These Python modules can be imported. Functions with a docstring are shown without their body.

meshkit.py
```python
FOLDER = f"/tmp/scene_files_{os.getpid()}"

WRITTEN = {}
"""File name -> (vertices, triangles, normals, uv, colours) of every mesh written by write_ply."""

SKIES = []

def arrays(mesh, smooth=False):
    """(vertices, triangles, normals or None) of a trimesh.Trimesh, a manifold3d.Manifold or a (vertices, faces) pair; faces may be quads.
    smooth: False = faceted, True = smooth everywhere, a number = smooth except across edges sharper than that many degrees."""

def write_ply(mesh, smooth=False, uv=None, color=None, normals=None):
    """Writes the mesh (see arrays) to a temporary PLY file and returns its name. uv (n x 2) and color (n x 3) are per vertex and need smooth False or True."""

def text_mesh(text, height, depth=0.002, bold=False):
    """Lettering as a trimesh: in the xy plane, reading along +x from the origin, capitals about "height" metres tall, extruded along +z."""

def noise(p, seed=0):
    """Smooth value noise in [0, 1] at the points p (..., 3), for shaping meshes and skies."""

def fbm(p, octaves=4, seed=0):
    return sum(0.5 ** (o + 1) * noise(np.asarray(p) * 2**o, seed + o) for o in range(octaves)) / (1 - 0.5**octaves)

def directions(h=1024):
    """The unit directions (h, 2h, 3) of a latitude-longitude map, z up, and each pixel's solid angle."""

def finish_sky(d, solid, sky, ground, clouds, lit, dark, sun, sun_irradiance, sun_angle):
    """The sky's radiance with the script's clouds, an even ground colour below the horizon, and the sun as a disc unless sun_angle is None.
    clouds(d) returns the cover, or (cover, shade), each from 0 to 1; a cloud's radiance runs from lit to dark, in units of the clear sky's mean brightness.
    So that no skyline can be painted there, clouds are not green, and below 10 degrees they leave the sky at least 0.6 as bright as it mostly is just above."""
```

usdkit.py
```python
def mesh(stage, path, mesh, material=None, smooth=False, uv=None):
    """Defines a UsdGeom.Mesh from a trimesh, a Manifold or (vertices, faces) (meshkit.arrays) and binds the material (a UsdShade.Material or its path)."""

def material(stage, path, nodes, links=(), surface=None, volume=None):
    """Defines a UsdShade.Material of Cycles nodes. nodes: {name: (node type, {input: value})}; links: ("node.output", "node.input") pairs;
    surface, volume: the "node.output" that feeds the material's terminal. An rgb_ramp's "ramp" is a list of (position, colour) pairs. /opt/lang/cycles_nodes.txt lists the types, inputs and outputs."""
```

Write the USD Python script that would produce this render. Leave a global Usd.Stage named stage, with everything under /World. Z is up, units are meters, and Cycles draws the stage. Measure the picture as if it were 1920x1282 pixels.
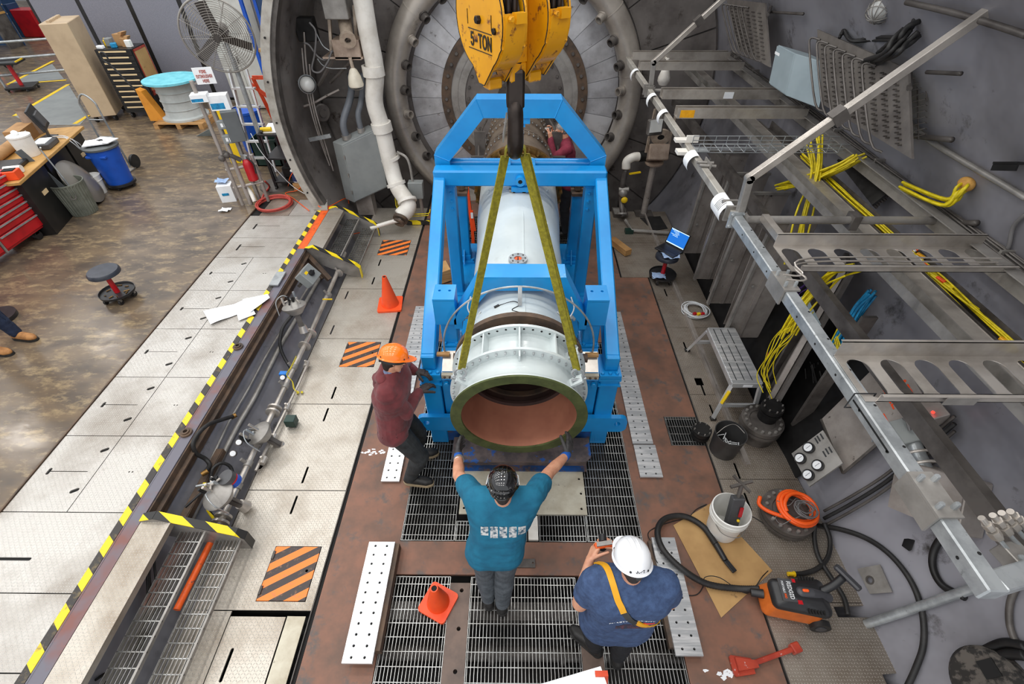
import math, random
import numpy as np, trimesh, manifold3d as m3, meshkit, usdkit
from shapely.geometry import Polygon, Point, box as sbox
from shapely import affinity
from shapely.ops import unary_union
from pxr import Usd, UsdGeom, UsdLux, Gf, Sdf, Vt, UsdShade
random.seed(7); rng = np.random.default_rng(7)
stage = Usd.Stage.CreateInMemory()
UsdGeom.SetStageUpAxis(stage, 'Z'); UsdGeom.SetStageMetersPerUnit(stage, 1.0)
UsdGeom.Xform.Define(stage, '/World'); UsdGeom.Scope.Define(stage, '/World/Looks')
# ---------------------------------------------------------------- camera
CH, CF, PITCH, YAW = 4.3, 890.0, math.radians(43.1), math.radians(0.47)
FW = np.array([-math.sin(YAW)*math.cos(PITCH), math.cos(YAW)*math.cos(PITCH), -math.sin(PITCH)])
RT = np.array([math.cos(YAW), math.sin(YAW), 0.0]); UP = np.cross(RT, FW); EYE = np.array([0, 0, CH])
cam = UsdGeom.Camera.Define(stage, '/World/camera')
cam.AddTransformOp().Set(Gf.Matrix4d(*RT, 0, *UP, 0, *(-FW), 0, *EYE, 1))
cam.CreateHorizontalApertureAttr(36.0); cam.CreateFocalLengthAttr(CF/1920*36); cam.CreateExposureAttr(0.1)
def P(px, py, z=None, x=None, y=None):
    "a point of the photograph on the plane z, x or y = const"
    d = FW + RT*(px-960)/CF + UP*(641-py)/CF
    t = (z-CH)/d[2] if z is not None else (x/d[0] if x is not None else y/d[1])
    return EYE + d*t
# ---------------------------------------------------------------- lights: the hall's ambient and its ceiling lamps
dome = UsdLux.DomeLight.Define(stage, '/World/hall_ambient')
dome.CreateIntensityAttr(0.28); dome.CreateColorAttr(Gf.Vec3f(0.93, 0.96, 1.0))
for _i, _x in enumerate((-16.0, -12.0, -8.0, -4.8, -1.6, 1.6)):
    for _j, _y in enumerate((-6.5, -3.0, 1.0, 5.0, 9.0, 13.5)):
        _l = UsdLux.RectLight.Define(stage, f'/World/ceiling_lamp_{_i*6+_j:03d}')
        _l.CreateWidthAttr(0.9); _l.CreateHeightAttr(0.6); _l.CreateIntensityAttr(34.0)
        _l.CreateColorAttr(Gf.Vec3f(1.0, 0.97, 0.92)); _l.AddTranslateOp().Set(Gf.Vec3d(_x, _y, 9.6))
# ---------------------------------------------------------------- scene tree
used = {}
def numbered(path):
    k = used.get(path, -1) + 1; used[path] = k
    return path if k == 0 else f'{path}_{k:03d}'
TF = {}
def setcd(p, **kw):
    for k, v in kw.items():
        if v: p.SetCustomDataByKey(k, v)
def thing(name, label=None, cat=None, loc=(0, 0, 0), rz=0.0, group=None, kind=None):
    path = numbered('/World/' + name)
    x = UsdGeom.Xform.Define(stage, path); x.AddTranslateOp().Set(Gf.Vec3d(*map(float, loc)))
    if rz: x.AddRotateZOp().Set(float(rz))
    setcd(x.GetPrim(), label=label, category=cat, group=group, kind=kind)
    TF[path] = (np.array(loc, float), math.radians(rz))
    return path
def root_of(path):
    return '/'.join(path.split('/')[:3])
def build(name, vf, mat, parent='/World', smooth=None, label=None, cat=None, group=None, kind=None, local=False):
    "one Mesh; points are given in the world unless local"
    v, f = merge(vf)
    rt = root_of(parent)
    if rt in TF and not local:
        o, a = TF[rt]; v = v - o
        if a: v = v @ np.array([[math.cos(a), -math.sin(a), 0], [math.sin(a), math.cos(a), 0], [0, 0, 1]])
    path = numbered(parent + '/' + name)
    m = usdkit.mesh(stage, path, (v, f), '/World/Looks/' + mat, smooth=smooth if smooth is not None else 32)
    setcd(m.GetPrim(), label=label, category=cat, group=group, kind=kind)
    return path
def copy_of(path, loc, rz=0.0, label=None, scale=None):
    src = stage.GetPrimAtPath(path); was = src.GetCustomData()
    name = path.split('/')[-1]; base = name[:-4] if name[-4:-3] == '_' and name[-3:].isdigit() else name
    np_ = numbered('/World/' + base)
    x = UsdGeom.Xform.Define(stage, np_); p = x.GetPrim()
    p.GetReferences().AddInternalReference(path)
    x.ClearXformOpOrder(); x.AddTranslateOp().Set(Gf.Vec3d(*map(float, loc))); x.AddRotateZOp().Set(float(rz))
    if scale: x.AddScaleOp().Set(Gf.Vec3f(*scale))
    setcd(p, label=label or was.get('label'), category=was.get('category'), group=was.get('group'))
    p.SetInstanceable(True)
    return np_
# ---------------------------------------------------------------- mesh helpers: each gives (vertices, faces)
def vf(m):
    if isinstance(m, tuple): return m
    if hasattr(m, 'to_mesh'):
        q = m.to_mesh(); return np.array(q.vert_properties[:, :3], float), np.array(q.tri_verts, int)
    return np.array(m.vertices, float), np.array(m.faces, int)
def merge(L):
    if isinstance(L, tuple) and len(L) == 2 and not isinstance(L[0], (tuple, list)): return L
    L = [merge(q) if isinstance(q, list) else vf(q) for q in L]
    n, V, F = 0, [], []
    for v, f in L:
        V.append(np.asarray(v, float)); F.append(np.asarray(f, int) + n); n += len(v)
    return np.vstack(V), np.vstack(F)
def A(*p): return np.array(p, float)
def unit(v): v = np.asarray(v, float); return v/(np.linalg.norm(v)+1e-12)
def frame(d, up=(0, 0, 1)):
    d = unit(d); s = np.cross(up, d)
    if np.linalg.norm(s) < 1e-6: s = np.cross((0, 1, 0), d)
    s = unit(s); return s, np.cross(d, s), d          # side, up, along
BF = np.array([[0,1,3],[0,3,2],[4,6,7],[4,7,5],[0,4,5],[0,5,1],[2,3,7],[2,7,6],[0,2,6],[0,6,4],[1,5,7],[1,7,3]])
def hexa(c, ax, ay, az):
    "box from its centre and three half axes"
    c, ax, ay, az = (np.asarray(q, float) for q in (c, ax, ay, az))
    v = np.array([c+i*ax+j*ay+k*az for i in (-1, 1) for j in (-1, 1) for k in (-1, 1)])
    f = BF if np.dot(np.cross(ax, ay), az) > 0 else BF[:, ::-1]
    return v, f
def bbox(x0, x1, y0, y1, z0, z1, b=0.0):
    c, h = A(x0+x1, y0+y1, z0+z1)/2, abs(A(x1-x0, y1-y0, z1-z0))/2
    return obx(c, (h[0], 0, 0), (0, h[1], 0), (0, 0, h[2]), b)
def obx(c, ax, ay, az, b=0.0):
    if not b: return hexa(c, ax, ay, az)
    c, ax, ay, az = (np.asarray(q, float) for q in (c, ax, ay, az))
    L = [np.linalg.norm(q) for q in (ax, ay, az)]; k = [1-min(b, .45*l*2)/max(l, 1e-9) for l in L]
    pts = []
    for i in (-1, 1):
        for j in (-1, 1):
            for q in (-1, 1):
                pts += [c+i*ax*k[0]+j*ay*k[1]+q*az, c+i*ax*k[0]+j*ay+q*az*k[2], c+i*ax+j*ay*k[1]+q*az*k[2]]
    return vf(m3.Manifold.hull_points(np.array(pts)))
def beam(p0, p1, w, h, up=(0, 0, 1), b=0.0, ext=0.0):
    "box bar from p0 to p1; w sideways, h along up"
    p0, p1 = np.asarray(p0, float), np.asarray(p1, float); s, u, d = frame(p1-p0, up); L = np.linalg.norm(p1-p0)/2+ext
    return obx((p0+p1)/2, d*L, s*w/2, u*h/2, b)
def lathe(prof, o=(0, 0, 0), d=(0, 0, 1), n=24, closed=False, a0=0.0, a1=2*math.pi, up=(0, 0, 1)):
    "profile of (radius, along) turned about the axis d through o"
    s, u, d = frame(d, up); o = np.asarray(o, float); full = abs(a1-a0-2*math.pi) < 1e-6
    k = n if full else n+1
    a = a0+(a1-a0)*np.arange(k)/n; ring = np.cos(a)[:, None]*s+np.sin(a)[:, None]*u
    V = [o+r*ring+z*d for r, z in prof]; m = len(prof); F = []
    for i in range(m if closed else m-1):
        j = (i+1) % m
        for q in range(n):
            r = (q+1) % k; F += [[i*k+q, i*k+r, j*k+r], [i*k+q, j*k+r, j*k+q]]
    return np.vstack(V), np.array(F)
def cyl(p0, p1, r, r2=None, n=14):
    p0, p1 = np.asarray(p0, float), np.asarray(p1, float); L = np.linalg.norm(p1-p0); r2 = r if r2 is None else r2
    return lathe([(1e-5, 0), (r, 0), (r2, L), (1e-5, L)], p0, p1-p0, n)
def ring(o, d, ro, ri, h, n=40, a0=0.0, a1=2*math.pi):
    return lathe([(ri, 0), (ro, 0), (ro, h), (ri, h)], o, d, n, True, a0, a1)
def spline(pts, n=8, closed=False):
    p = np.asarray(pts, float)
    q = np.vstack([p[-1:], p, p[:2]]) if closed else np.vstack([2*p[:1]-p[1:2], p, 2*p[-1:]-p[-2:-1]])
    out = []
    for i in range(len(p) if closed else len(p)-1):
        a, b, c, d = q[i], q[i+1], q[i+2], q[i+3]
        for t in np.arange(n)/n:
            out.append(.5*((2*b)+(c-a)*t+(2*a-5*b+4*c-d)*t*t+(3*b-a-3*c+d)*t**3))
    if not closed: out.append(p[-1])
    return np.array(out)
def tube(pts, r, n=8, closed=False, caps=True):
    p = np.asarray(pts, float); m = len(p); rr = np.broadcast_to(r, (m,))
    t = np.roll(p, -1, 0)-np.roll(p, 1, 0) if closed else np.gradient(p, axis=0)
    t = t/(np.linalg.norm(t, axis=1, keepdims=True)+1e-12)
    s = frame(t[0])[0]; V = []; a = 2*math.pi*np.arange(n)/n
    for i in range(m):
        s = unit(s-t[i]*np.dot(s, t[i])); u = np.cross(t[i], s)
        V.append(p[i]+rr[i]*(np.cos(a)[:, None]*s+np.sin(a)[:, None]*u))
    F = []
    for i in range(m if closed else m-1):
        j = (i+1) % m
        for q in range(n):
            w = (q+1) % n; F += [[i*n+q, i*n+w, j*n+w], [i*n+q, j*n+w, j*n+q]]
    V = np.vstack(V)
    if caps and not closed:
        V = np.vstack([V, p[0], p[-1]])
        for q in range(n):
            w = (q+1) % n; F += [[m*n, w, q], [m*n+1, (m-1)*n+q, (m-1)*n+w]]
    return V, np.array(F)
def strap(pts, w, t, side):
    "flat band of width w along side, thickness t"
    p = np.asarray(pts, float); L = []
    tg = np.gradient(p, axis=0); V = []
    for i in range(len(p)):
        d = unit(tg[i]); s = unit(np.asarray(side, float)-d*np.dot(side, d)); n = np.cross(d, s)
        V += [p[i]+s*w/2+n*t/2, p[i]-s*w/2+n*t/2, p[i]-s*w/2-n*t/2, p[i]+s*w/2-n*t/2]
    F = [[0, 1, 2], [0, 2, 3]]; m = len(p)
    for i in range(m-1):
        for q in range(4):
            w_ = (q+1) % 4; F += [[i*4+q, (i+1)*4+q, (i+1)*4+w_], [i*4+q, (i+1)*4+w_, i*4+w_]]
    F += [[m*4-4, m*4-2, m*4-3], [m*4-4, m*4-1, m*4-2]]
    return np.array(V), np.array(F)
def prism(poly, h, o=(0, 0, 0), ux=(1, 0, 0), uy=(0, 1, 0)):
    "extrudes a shapely polygon (or points) by h along ux x uy from o"
    if not hasattr(poly, 'geom_type'): poly = Polygon(poly)
    ux, uy = unit(ux), unit(uy); n = np.cross(ux, uy); L = []
    for g in getattr(poly, 'geoms', [poly]):
        if g.is_empty or g.area < 1e-9: continue
        v, f = vf(trimesh.creation.extrude_polygon(g, abs(h), engine='earcut'))
        if h < 0: v = v+[0, 0, h]
        L.append((np.asarray(o, float)+v[:, :1]*ux+v[:, 1:2]*uy+v[:, 2:]*n, f))
    return merge(L)
def plate(pts, t):
    "flat plate through coplanar world points, thickness t below its upper side"
    p = np.asarray(pts, float); ux = unit(p[1]-p[0]); n = unit(np.cross(p[1]-p[0], p[2]-p[0]))
    if n[2] < 0: n = -n
    uy = np.cross(n, ux); q = np.stack([(p-p[0])@ux, (p-p[0])@uy], 1)
    return prism(Polygon(q).buffer(0), -t, p[0], ux, uy)
def ball(c, r, n=2, sc=(1, 1, 1)):
    v, f = vf(trimesh.creation.icosphere(n, 1.0)); return v*np.asarray(sc)*r+np.asarray(c, float), f
def text(s, h, o, ux, uy, d=0.002, bold=False, width=None):
    v, f = vf(meshkit.text_mesh(s, h, d, bold)); ux, uy = unit(ux), unit(uy); n = np.cross(ux, uy)
    if width: v[:, 0] *= width/max(v[:, 0].max(), 1e-6)
    return np.asarray(o, float)+v[:, :1]*ux+v[:, 1:2]*uy+v[:, 2:]*n, f
def hexbolt(o, d, r, h):
    return lathe([(1e-5, 0), (r, 0), (r, h*.8), (r*.85, h), (1e-5, h)], o, d, 6)
def move(m, off): v, f = merge(m) if isinstance(m, list) else m; return v+np.asarray(off, float), f
def rotz(m, a, c=(0, 0, 0)):
    v, f = merge(m) if isinstance(m, list) else m; c = np.asarray(c, float)
    return (v-c)@np.array([[math.cos(a), math.sin(a), 0], [-math.sin(a), math.cos(a), 0], [0, 0, 1]])+c, f
def coil(c, r0, r1, turns, h, wr, n=26, jit=.012, axis=(0, 0, 1), sides=6, seed=1):
    g = np.random.default_rng(seed); k = int(turns*n); a = np.arange(k)*2*math.pi/n
    rr = np.interp(np.arange(k), np.arange(0, k+n, n//2), g.uniform(r0, r1, len(np.arange(0, k+n, n//2))))
    s, u, d = frame(axis); e = np.interp(np.arange(k), np.arange(0, k+n, n//3), g.normal(0, jit, len(np.arange(0, k+n, n//3))))
    f = np.interp(np.arange(k), np.arange(0, k+n, n//3), g.normal(0, jit, len(np.arange(0, k+n, n//3))))
    p = np.asarray(c, float)+(rr*np.cos(a)+e)[:, None]*s+(rr*np.sin(a)+f)[:, None]*u+(np.linspace(0, h, k)+wr+np.abs(e)*.2)[:, None]*d
    return tube(p, wr, sides), p
# ---------------------------------------------------------------- materials
def C(*c):
    c = np.array(c, float)/255; return tuple(np.where(c < .04045, c/12.92, ((c+.055)/1.055)**2.4))
class Graph:
    def __init__(s): s.n, s.l = {}, []
    def __call__(s, kind, out, **kw):
        name = f'{kind[:6]}_{len(s.n)}'; inp = {}
        for k, v in kw.items():
            if isinstance(v, str) and '.' in v: s.l.append((v, f'{name}.{k}'))
            else: inp[k] = v
        s.n[name] = (kind, inp); return f'{name}.{out}'
    def math(s, t, a, b=0.0): return s('math', 'value', math_type=t, value1=a, value2=b)
    def make(s, name, surf): usdkit.material(stage, '/World/Looks/'+name, s.n, s.l, surface=surf)
def mix(g, fac, a, b, t='mix'): return g('mix', 'color', mix_type=t, fac=fac, color1=a, color2=b)
def band(g, v, lo, hi): return g('map_range', 'result', value=v, from_min=lo, from_max=hi, to_min=0.0, to_max=1.0, clamp=True)
def mat(name, col, col2=None, scale=5.0, lo=.35, hi=.65, rough=.5, metal=0.0, bump=0.0, bs=60.0, col3=None, s3=14.0, lo3=.58, hi3=.66, rough2=None, coat=0.0, stretch=None, emit=None, es=0.0, sheen=0.0, obj=False):
    g = Graph(); p = g('texture_coordinate', 'object') if obj else g('geometry', 'position')
    if stretch: p = g('mapping', 'vector', vector=p, scale=stretch)
    c, r = col, rough
    if col2 is not None:
        f = band(g, g('noise_texture', 'fac', vector=p, scale=scale, detail=5.0, roughness=.62), lo, hi); c = mix(g, f, col, col2)
        if rough2 is not None: r = g('mix_float', 'result', fac=f, a=rough, b=rough2)
    if col3 is not None:
        f3 = band(g, g('noise_texture', 'fac', vector=p, scale=s3, detail=6.0, roughness=.7), lo3, hi3); c = mix(g, f3, c, col3)
    kw = dict(base_color=c, roughness=r, metallic=metal)
    if bump: kw['normal'] = g('bump', 'normal', height=g('noise_texture', 'fac', vector=p, scale=bs, detail=4.0), strength=bump, distance=.01)
    if coat: kw.update(coat_weight=coat, coat_roughness=.12)
    if sheen: kw.update(sheen_weight=sheen, sheen_roughness=.5)
    if emit is not None: kw.update(emission_color=emit, emission_strength=es)
    g.make(name, g('principled_bsdf', 'BSDF', **kw))
def plate_mat(name, base, dirt, lug, rough=.36, metal=.5, s=.022, dscale=1.3, lo=.45, hi=.75):
    g = Graph(); p = g('geometry', 'position'); q = g('mapping', 'vector', vector=p, scale=(1/s, 1/s, 1/s))
    xyz = g('separate_xyz', 'x', vector=q).split('.')[0]; x, y = xyz+'.x', xyz+'.y'
    alt = g.math('floored_modulo', g.math('add', g.math('floor', x), g.math('floor', y)), 2.0)
    u, w = g.math('subtract', g.math('fraction', x), .5), g.math('subtract', g.math('fraction', y), .5)
    a, b = g.math('absolute', g.math('add', u, w)), g.math('absolute', g.math('subtract', u, w))
    aa, bb = g('mix_float', 'result', fac=alt, a=a, b=b), g('mix_float', 'result', fac=alt, a=b, b=a)
    h = g.math('subtract', 1.0, g.math('add', g.math('multiply', aa, 1.35), g.math('multiply', bb, 4.2)))
    h = band(g, h, 0.0, .5)
    n1 = band(g, g('noise_texture', 'fac', vector=p, scale=dscale, detail=7.0, roughness=.66), lo, hi)
    n2 = band(g, g('noise_texture', 'fac', vector=p, scale=23.0, detail=4.0, roughness=.7), .6, .72)
    c = mix(g, n1, base, dirt); c = mix(g, g.math('multiply', n2, .45), c, dirt); c = mix(g, g.math('multiply', h, .6), c, lug)
    nr = g('bump', 'normal', height=h, strength=.7, distance=.004)
    rr = g('mix_float', 'result', fac=n1, a=rough, b=rough+.2)
    g.make(name, g('principled_bsdf', 'BSDF', base_color=c, roughness=rr, metallic=metal, normal=nr))
def stripe_mat(name, c1, c2, pitch, ang, rough=.5, wear=None, center=(0, 0, 0), axes='xy'):
    g = Graph(); p = g('geometry', 'position'); xyz = g('separate_xyz', 'x', vector=p).split('.')[0]
    t = g.math('add', g.math('multiply', f'{xyz}.{axes[0]}', math.cos(ang)/pitch), g.math('multiply', f'{xyz}.{axes[1]}', math.sin(ang)/pitch))
    f = g.math('greater_than', g.math('fraction', t), .5); c = mix(g, f, c1, c2)
    if wear is not None: c = mix(g, band(g, g('noise_texture', 'fac', vector=p, scale=17.0, detail=6.0, roughness=.7), .55, .72), c, wear)
    g.make(name, g('principled_bsdf', 'BSDF', base_color=c, roughness=rough))
W8, K8 = C(235, 235, 230), C(18, 18, 19)
mat('floor_concrete', C(116, 100, 82), C(80, 70, 61), 2.2, .38, .64, .16, 0, .03, 30, C(158, 138, 106), 7.0, .50, .72, .3, stretch=(.7, 1.5, 1))
plate_mat('deck_plate', C(194, 190, 184), C(140, 130, 119), C(240, 238, 234))
plate_mat('low_plate', C(194, 187, 176), C(146, 131, 114), C(240, 236, 230), .42, .65)
plate_mat('right_plate', C(172, 162, 150), C(120, 106, 92), C(236, 230, 220), .42, .7, lo=.4, hi=.7)
mat('red_oxide', C(134, 94, 76), C(104, 80, 68), 3.2, .4, .66, .55, .1, .15, 9, C(92, 84, 80), 5.3, .54, .66)
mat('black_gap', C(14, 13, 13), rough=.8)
mat('grating_steel', C(176, 176, 174), C(128, 126, 122), 6, .4, .7, .35, .8)
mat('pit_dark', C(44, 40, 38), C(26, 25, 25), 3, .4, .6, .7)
mat('tank_steel', C(150, 149, 156), C(112, 110, 114), .9, .38, .66, .42, .15, .05, 14, C(66, 62, 60), 2.3, .6, .72)
mat('tank_back', C(126, 120, 116), C(88, 82, 79), 1.4, .4, .66, .45, .15, .05, 14, C(60, 52, 46), 3.1, .6, .7)
mat('tank_rim', C(176, 172, 164), C(128, 120, 110), 3, .45, .7, .5, .2)
mat('steel_grey', C(158, 154, 149), C(120, 116, 111), 3.5, .4, .68, .4, .35)
mat('steel_dark', C(100, 95, 91), C(68, 63, 60), 4, .4, .66, .45, .25)
mat('steel_black', C(40, 39, 39), C(26, 25, 25), 6, .4, .66, .45, .4)
mat('galv', C(176, 180, 182), C(146, 150, 152), 7, .42, .62, .32, .45, 0, 0, C(120, 122, 122), 18, .62, .7)
mat('stainless', C(196, 189, 181), C(150, 143, 135), 3, .4, .7, .28, .5)
mat('alu', C(222, 222, 222), C(196, 198, 200), 3, .4, .65, .26, .5, stretch=(1, 3, 1))
mat('rust_steel', C(104, 84, 68), C(74, 64, 57), 7, .4, .65, .65, .3)
mat('blue_paint', C(14, 146, 216), C(10, 130, 200), 2.2, .4, .7, .34, 0, .03, 30, C(16, 110, 165), 26, .68, .73, coat=.25)
mat('blue_dirty', C(24, 80, 150), C(40, 60, 92), 5, .4, .6, .4, 0, 0, 0, C(92, 74, 66), 6, .5, .58)
mat('beam_wood', C(104, 90, 86), C(74, 66, 66), 7, .4, .6, .6, 0, .2, 20, C(36, 88, 160), 5.5, .56, .6)
mat('grey_paint', C(206, 214, 214), C(190, 199, 200), 1.6, .4, .7, .3, 0, .02, 20, C(172, 178, 178), 5, .62, .8, coat=.3)
mat('olive', C(80, 88, 46), C(64, 72, 36), 9, .4, .6, .7)
mat('liner', C(170, 112, 88), C(150, 94, 74), 3, .4, .7, .6)
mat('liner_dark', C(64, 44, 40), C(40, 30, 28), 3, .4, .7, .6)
mat('strap_yellow', C(142, 134, 26), C(116, 108, 18), 40, .4, .6, .7)
mat('hook_yellow', C(226, 160, 10), C(206, 140, 8), 3, .4, .7, .4, 0, .05, 20, C(120, 70, 32), 15, .57, .64, coat=.2)
mat('hook_dark', C(62, 54, 50), C(38, 33, 31), 6, .4, .66, .35, .7)
mat('gold', C(150, 112, 56), C(110, 82, 44), 9, .4, .6, .4, .7)
mat('engine', C(150, 134, 118), C(112, 99, 88), 4, .4, .66, .35, .5)
mat('black_rubber', C(30, 29, 29), C(46, 44, 43), 12, .5, .7, .55)
mat('black_plastic', C(34, 34, 36), C(46, 46, 48), 9, .5, .7, .4)
mat('white_paint', C(228, 224, 216), C(206, 200, 190), 4, .45, .7, .45)
mat('white_plastic', C(232, 231, 226), C(214, 212, 206), 5, .5, .75, .4)
mat('cream_plate', C(196, 190, 172), C(172, 162, 142), 5, .42, .7, .5, .2, 0, 0, C(124, 116, 104), 9, .62, .68)
mat('box_grey', C(136, 140, 139), C(122, 126, 126), 3, .4, .7, .45)
mat('box_blue_grey', C(150, 164, 170), C(138, 152, 158), 3, .4, .7, .45)
mat('paper', C(238, 240, 242), C(226, 228, 232), 6, .5, .7, .7)
mat('kraft', C(186, 148, 96), C(168, 130, 82), 3, .45, .7, .75, 0, 0, 0, C(120, 92, 60), 5, .63, .72)
mat('cardboard', C(172, 132, 88), C(152, 114, 74), 6, .45, .7, .75)
mat('wood', C(190, 146, 92), C(160, 116, 68), 4, .4, .65, .6, stretch=(1, 1, 8))
mat('cone_orange', C(244, 84, 34), C(228, 68, 24), 5, .45, .7, .42)
mat('hose_orange', C(244, 92, 24), rough=.45)
mat('cable_yellow', C(226, 204, 20), C(196, 176, 10), 20, .4, .6, .45)
mat('cable_blue', C(20, 140, 190), C(12, 112, 160), 20, .4, .6, .45)
mat('cable_white', C(214, 216, 218), rough=.5)
mat('cable_grey', C(112, 110, 110), rough=.5)
mat('red_paint', C(190, 22, 32), C(160, 16, 26), 4, .45, .7, .35, coat=.2)
mat('red_rubber', C(186, 72, 62), C(160, 58, 50), 20, .45, .7, .5)
mat('safety_yellow', C(240, 200, 20), C(220, 180, 14), 4, .45, .7, .5)
mat('blue_bin', C(22, 84, 188), C(16, 70, 164), 4, .45, .7, .42)
mat('tan_paint', C(190, 168, 138), C(176, 154, 126), 3, .45, .7, .5)
mat('black_paint', C(26, 25, 25), C(38, 36, 35), 5, .5, .7, .35)
mat('teal_ply', C(126, 208, 222), C(104, 190, 206), 5, .4, .6, .6)
mat('reel_grey', C(186, 190, 188), C(164, 168, 166), 3, .45, .7, .55, 0, 0, 0, C(90, 88, 84), 9, .66, .72)
mat('partition', C(134, 134, 144), C(124, 124, 134), 60, .4, .6, .9)
stripe_mat('stripe_deck', C(236, 204, 34), C(52, 48, 46), .2, .9, .55, C(120, 104, 70))
stripe_mat('stripe_orange', C(250, 130, 50), C(62, 52, 50), .125, 2.1, .5, C(150, 110, 80))
stripe_mat('stripe_stair', C(240, 212, 20), C(38, 37, 36), .17, 1.0, .45, axes='xy')
mat('edge_paint', C(104, 102, 112), C(122, 80, 74), 1.1, .5, .62, .5, .1, 0, 0, C(140, 90, 80), 6, .62, .7)
mat('edge_orange', C(238, 98, 34), C(200, 78, 32), 6, .5, .65, .45, 0, 0, 0, C(90, 74, 70), 14, .6, .66)
mat('sheet', C(205, 205, 208), C(158, 156, 158), 1.7, .4, .66, .4, .35, 0, 0, C(88, 80, 74), 4, .62, .7)
mat('sheet_b', C(190, 190, 194), C(146, 144, 146), 2.1, .4, .66, .4, .35, 0, 0, C(92, 72, 60), 5, .64, .7)
mat('ring_steel', C(186, 178, 168), C(150, 142, 134), 1.6, .4, .66, .36, .4, 0, 0, C(132, 128, 122), 5, .6, .75)
mat('cross_steel', C(116, 98, 88), C(92, 80, 74), 4, .4, .66, .5, .3)
mat('skin', C(214, 158, 128), C(200, 140, 112), 18, .4, .65, .5); mat('lips', C(176, 104, 92), rough=.45); mat('eye_white', C(235, 232, 226), rough=.25)
mat('hair_dark', C(46, 34, 28), C(30, 22, 18), 90, .4, .6, .6, stretch=(1, 1, .2)); mat('hair_grey', C(150, 144, 140), C(108, 104, 102), 90, .4, .6, .6)
mat('shirt_teal', C(14, 104, 134), C(8, 90, 120), 9, .4, .65, .85, 0, .1, 300); mat('hoodie_maroon', C(112, 46, 50), C(92, 36, 40), 9, .4, .65, .9, 0, .15, 260, sheen=.15)
mat('shirt_navy', C(62, 84, 122), C(46, 64, 98), 30, .35, .65, .85, 0, .1, 300); mat('shirt_wine', C(132, 42, 62), C(108, 32, 50), 9, .4, .65, .85)
mat('jeans_grey', C(86, 92, 98), C(66, 72, 78), 14, .4, .65, .85, 0, .1, 240); mat('cargo_black', C(46, 50, 52), C(32, 35, 37), 12, .4, .65, .8, 0, .1, 200)
mat('trousers_black', C(30, 31, 36), C(22, 23, 27), 12, .4, .65, .8); mat('jeans_blue', C(26, 40, 66), C(18, 28, 50), 16, .4, .65, .85, 0, .1, 200)
mat('shoe_black', C(40, 38, 37), C(30, 29, 28), 12, .4, .6, .5); mat('boot_tan', C(176, 124, 72), C(140, 94, 52), 14, .4, .65, .75); mat('sole_gum', C(158, 140, 112), rough=.7)
mat('glove_grey', C(66, 64, 64), C(46, 45, 46), 26, .4, .65, .7); mat('glove_blue', C(28, 92, 180), C(20, 76, 160), 20, .4, .65, .8); mat('glove_dark', C(62, 54, 52), C(44, 38, 37), 26, .4, .65, .75)
mat('hat_black', C(14, 14, 15), rough=.09, coat=1.0); mat('hat_orange', C(255, 122, 16), rough=.22, coat=.6); mat('hat_white', C(236, 237, 240), rough=.2, coat=.5)
mat('bandana', C(128, 140, 168), C(96, 106, 134), 40, .4, .6, .9)
mat('print_grey', C(206, 206, 204), C(60, 92, 112), 34, .45, .6, .8)
mat('print_white', C(228, 230, 234), rough=.8); mat('print_red', C(214, 62, 58), rough=.8); mat('print_dark', C(40, 42, 58), C(90, 50, 62), 30, .45, .6, .8)
mat('strap_amber', C(224, 160, 20), rough=.6)
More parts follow.
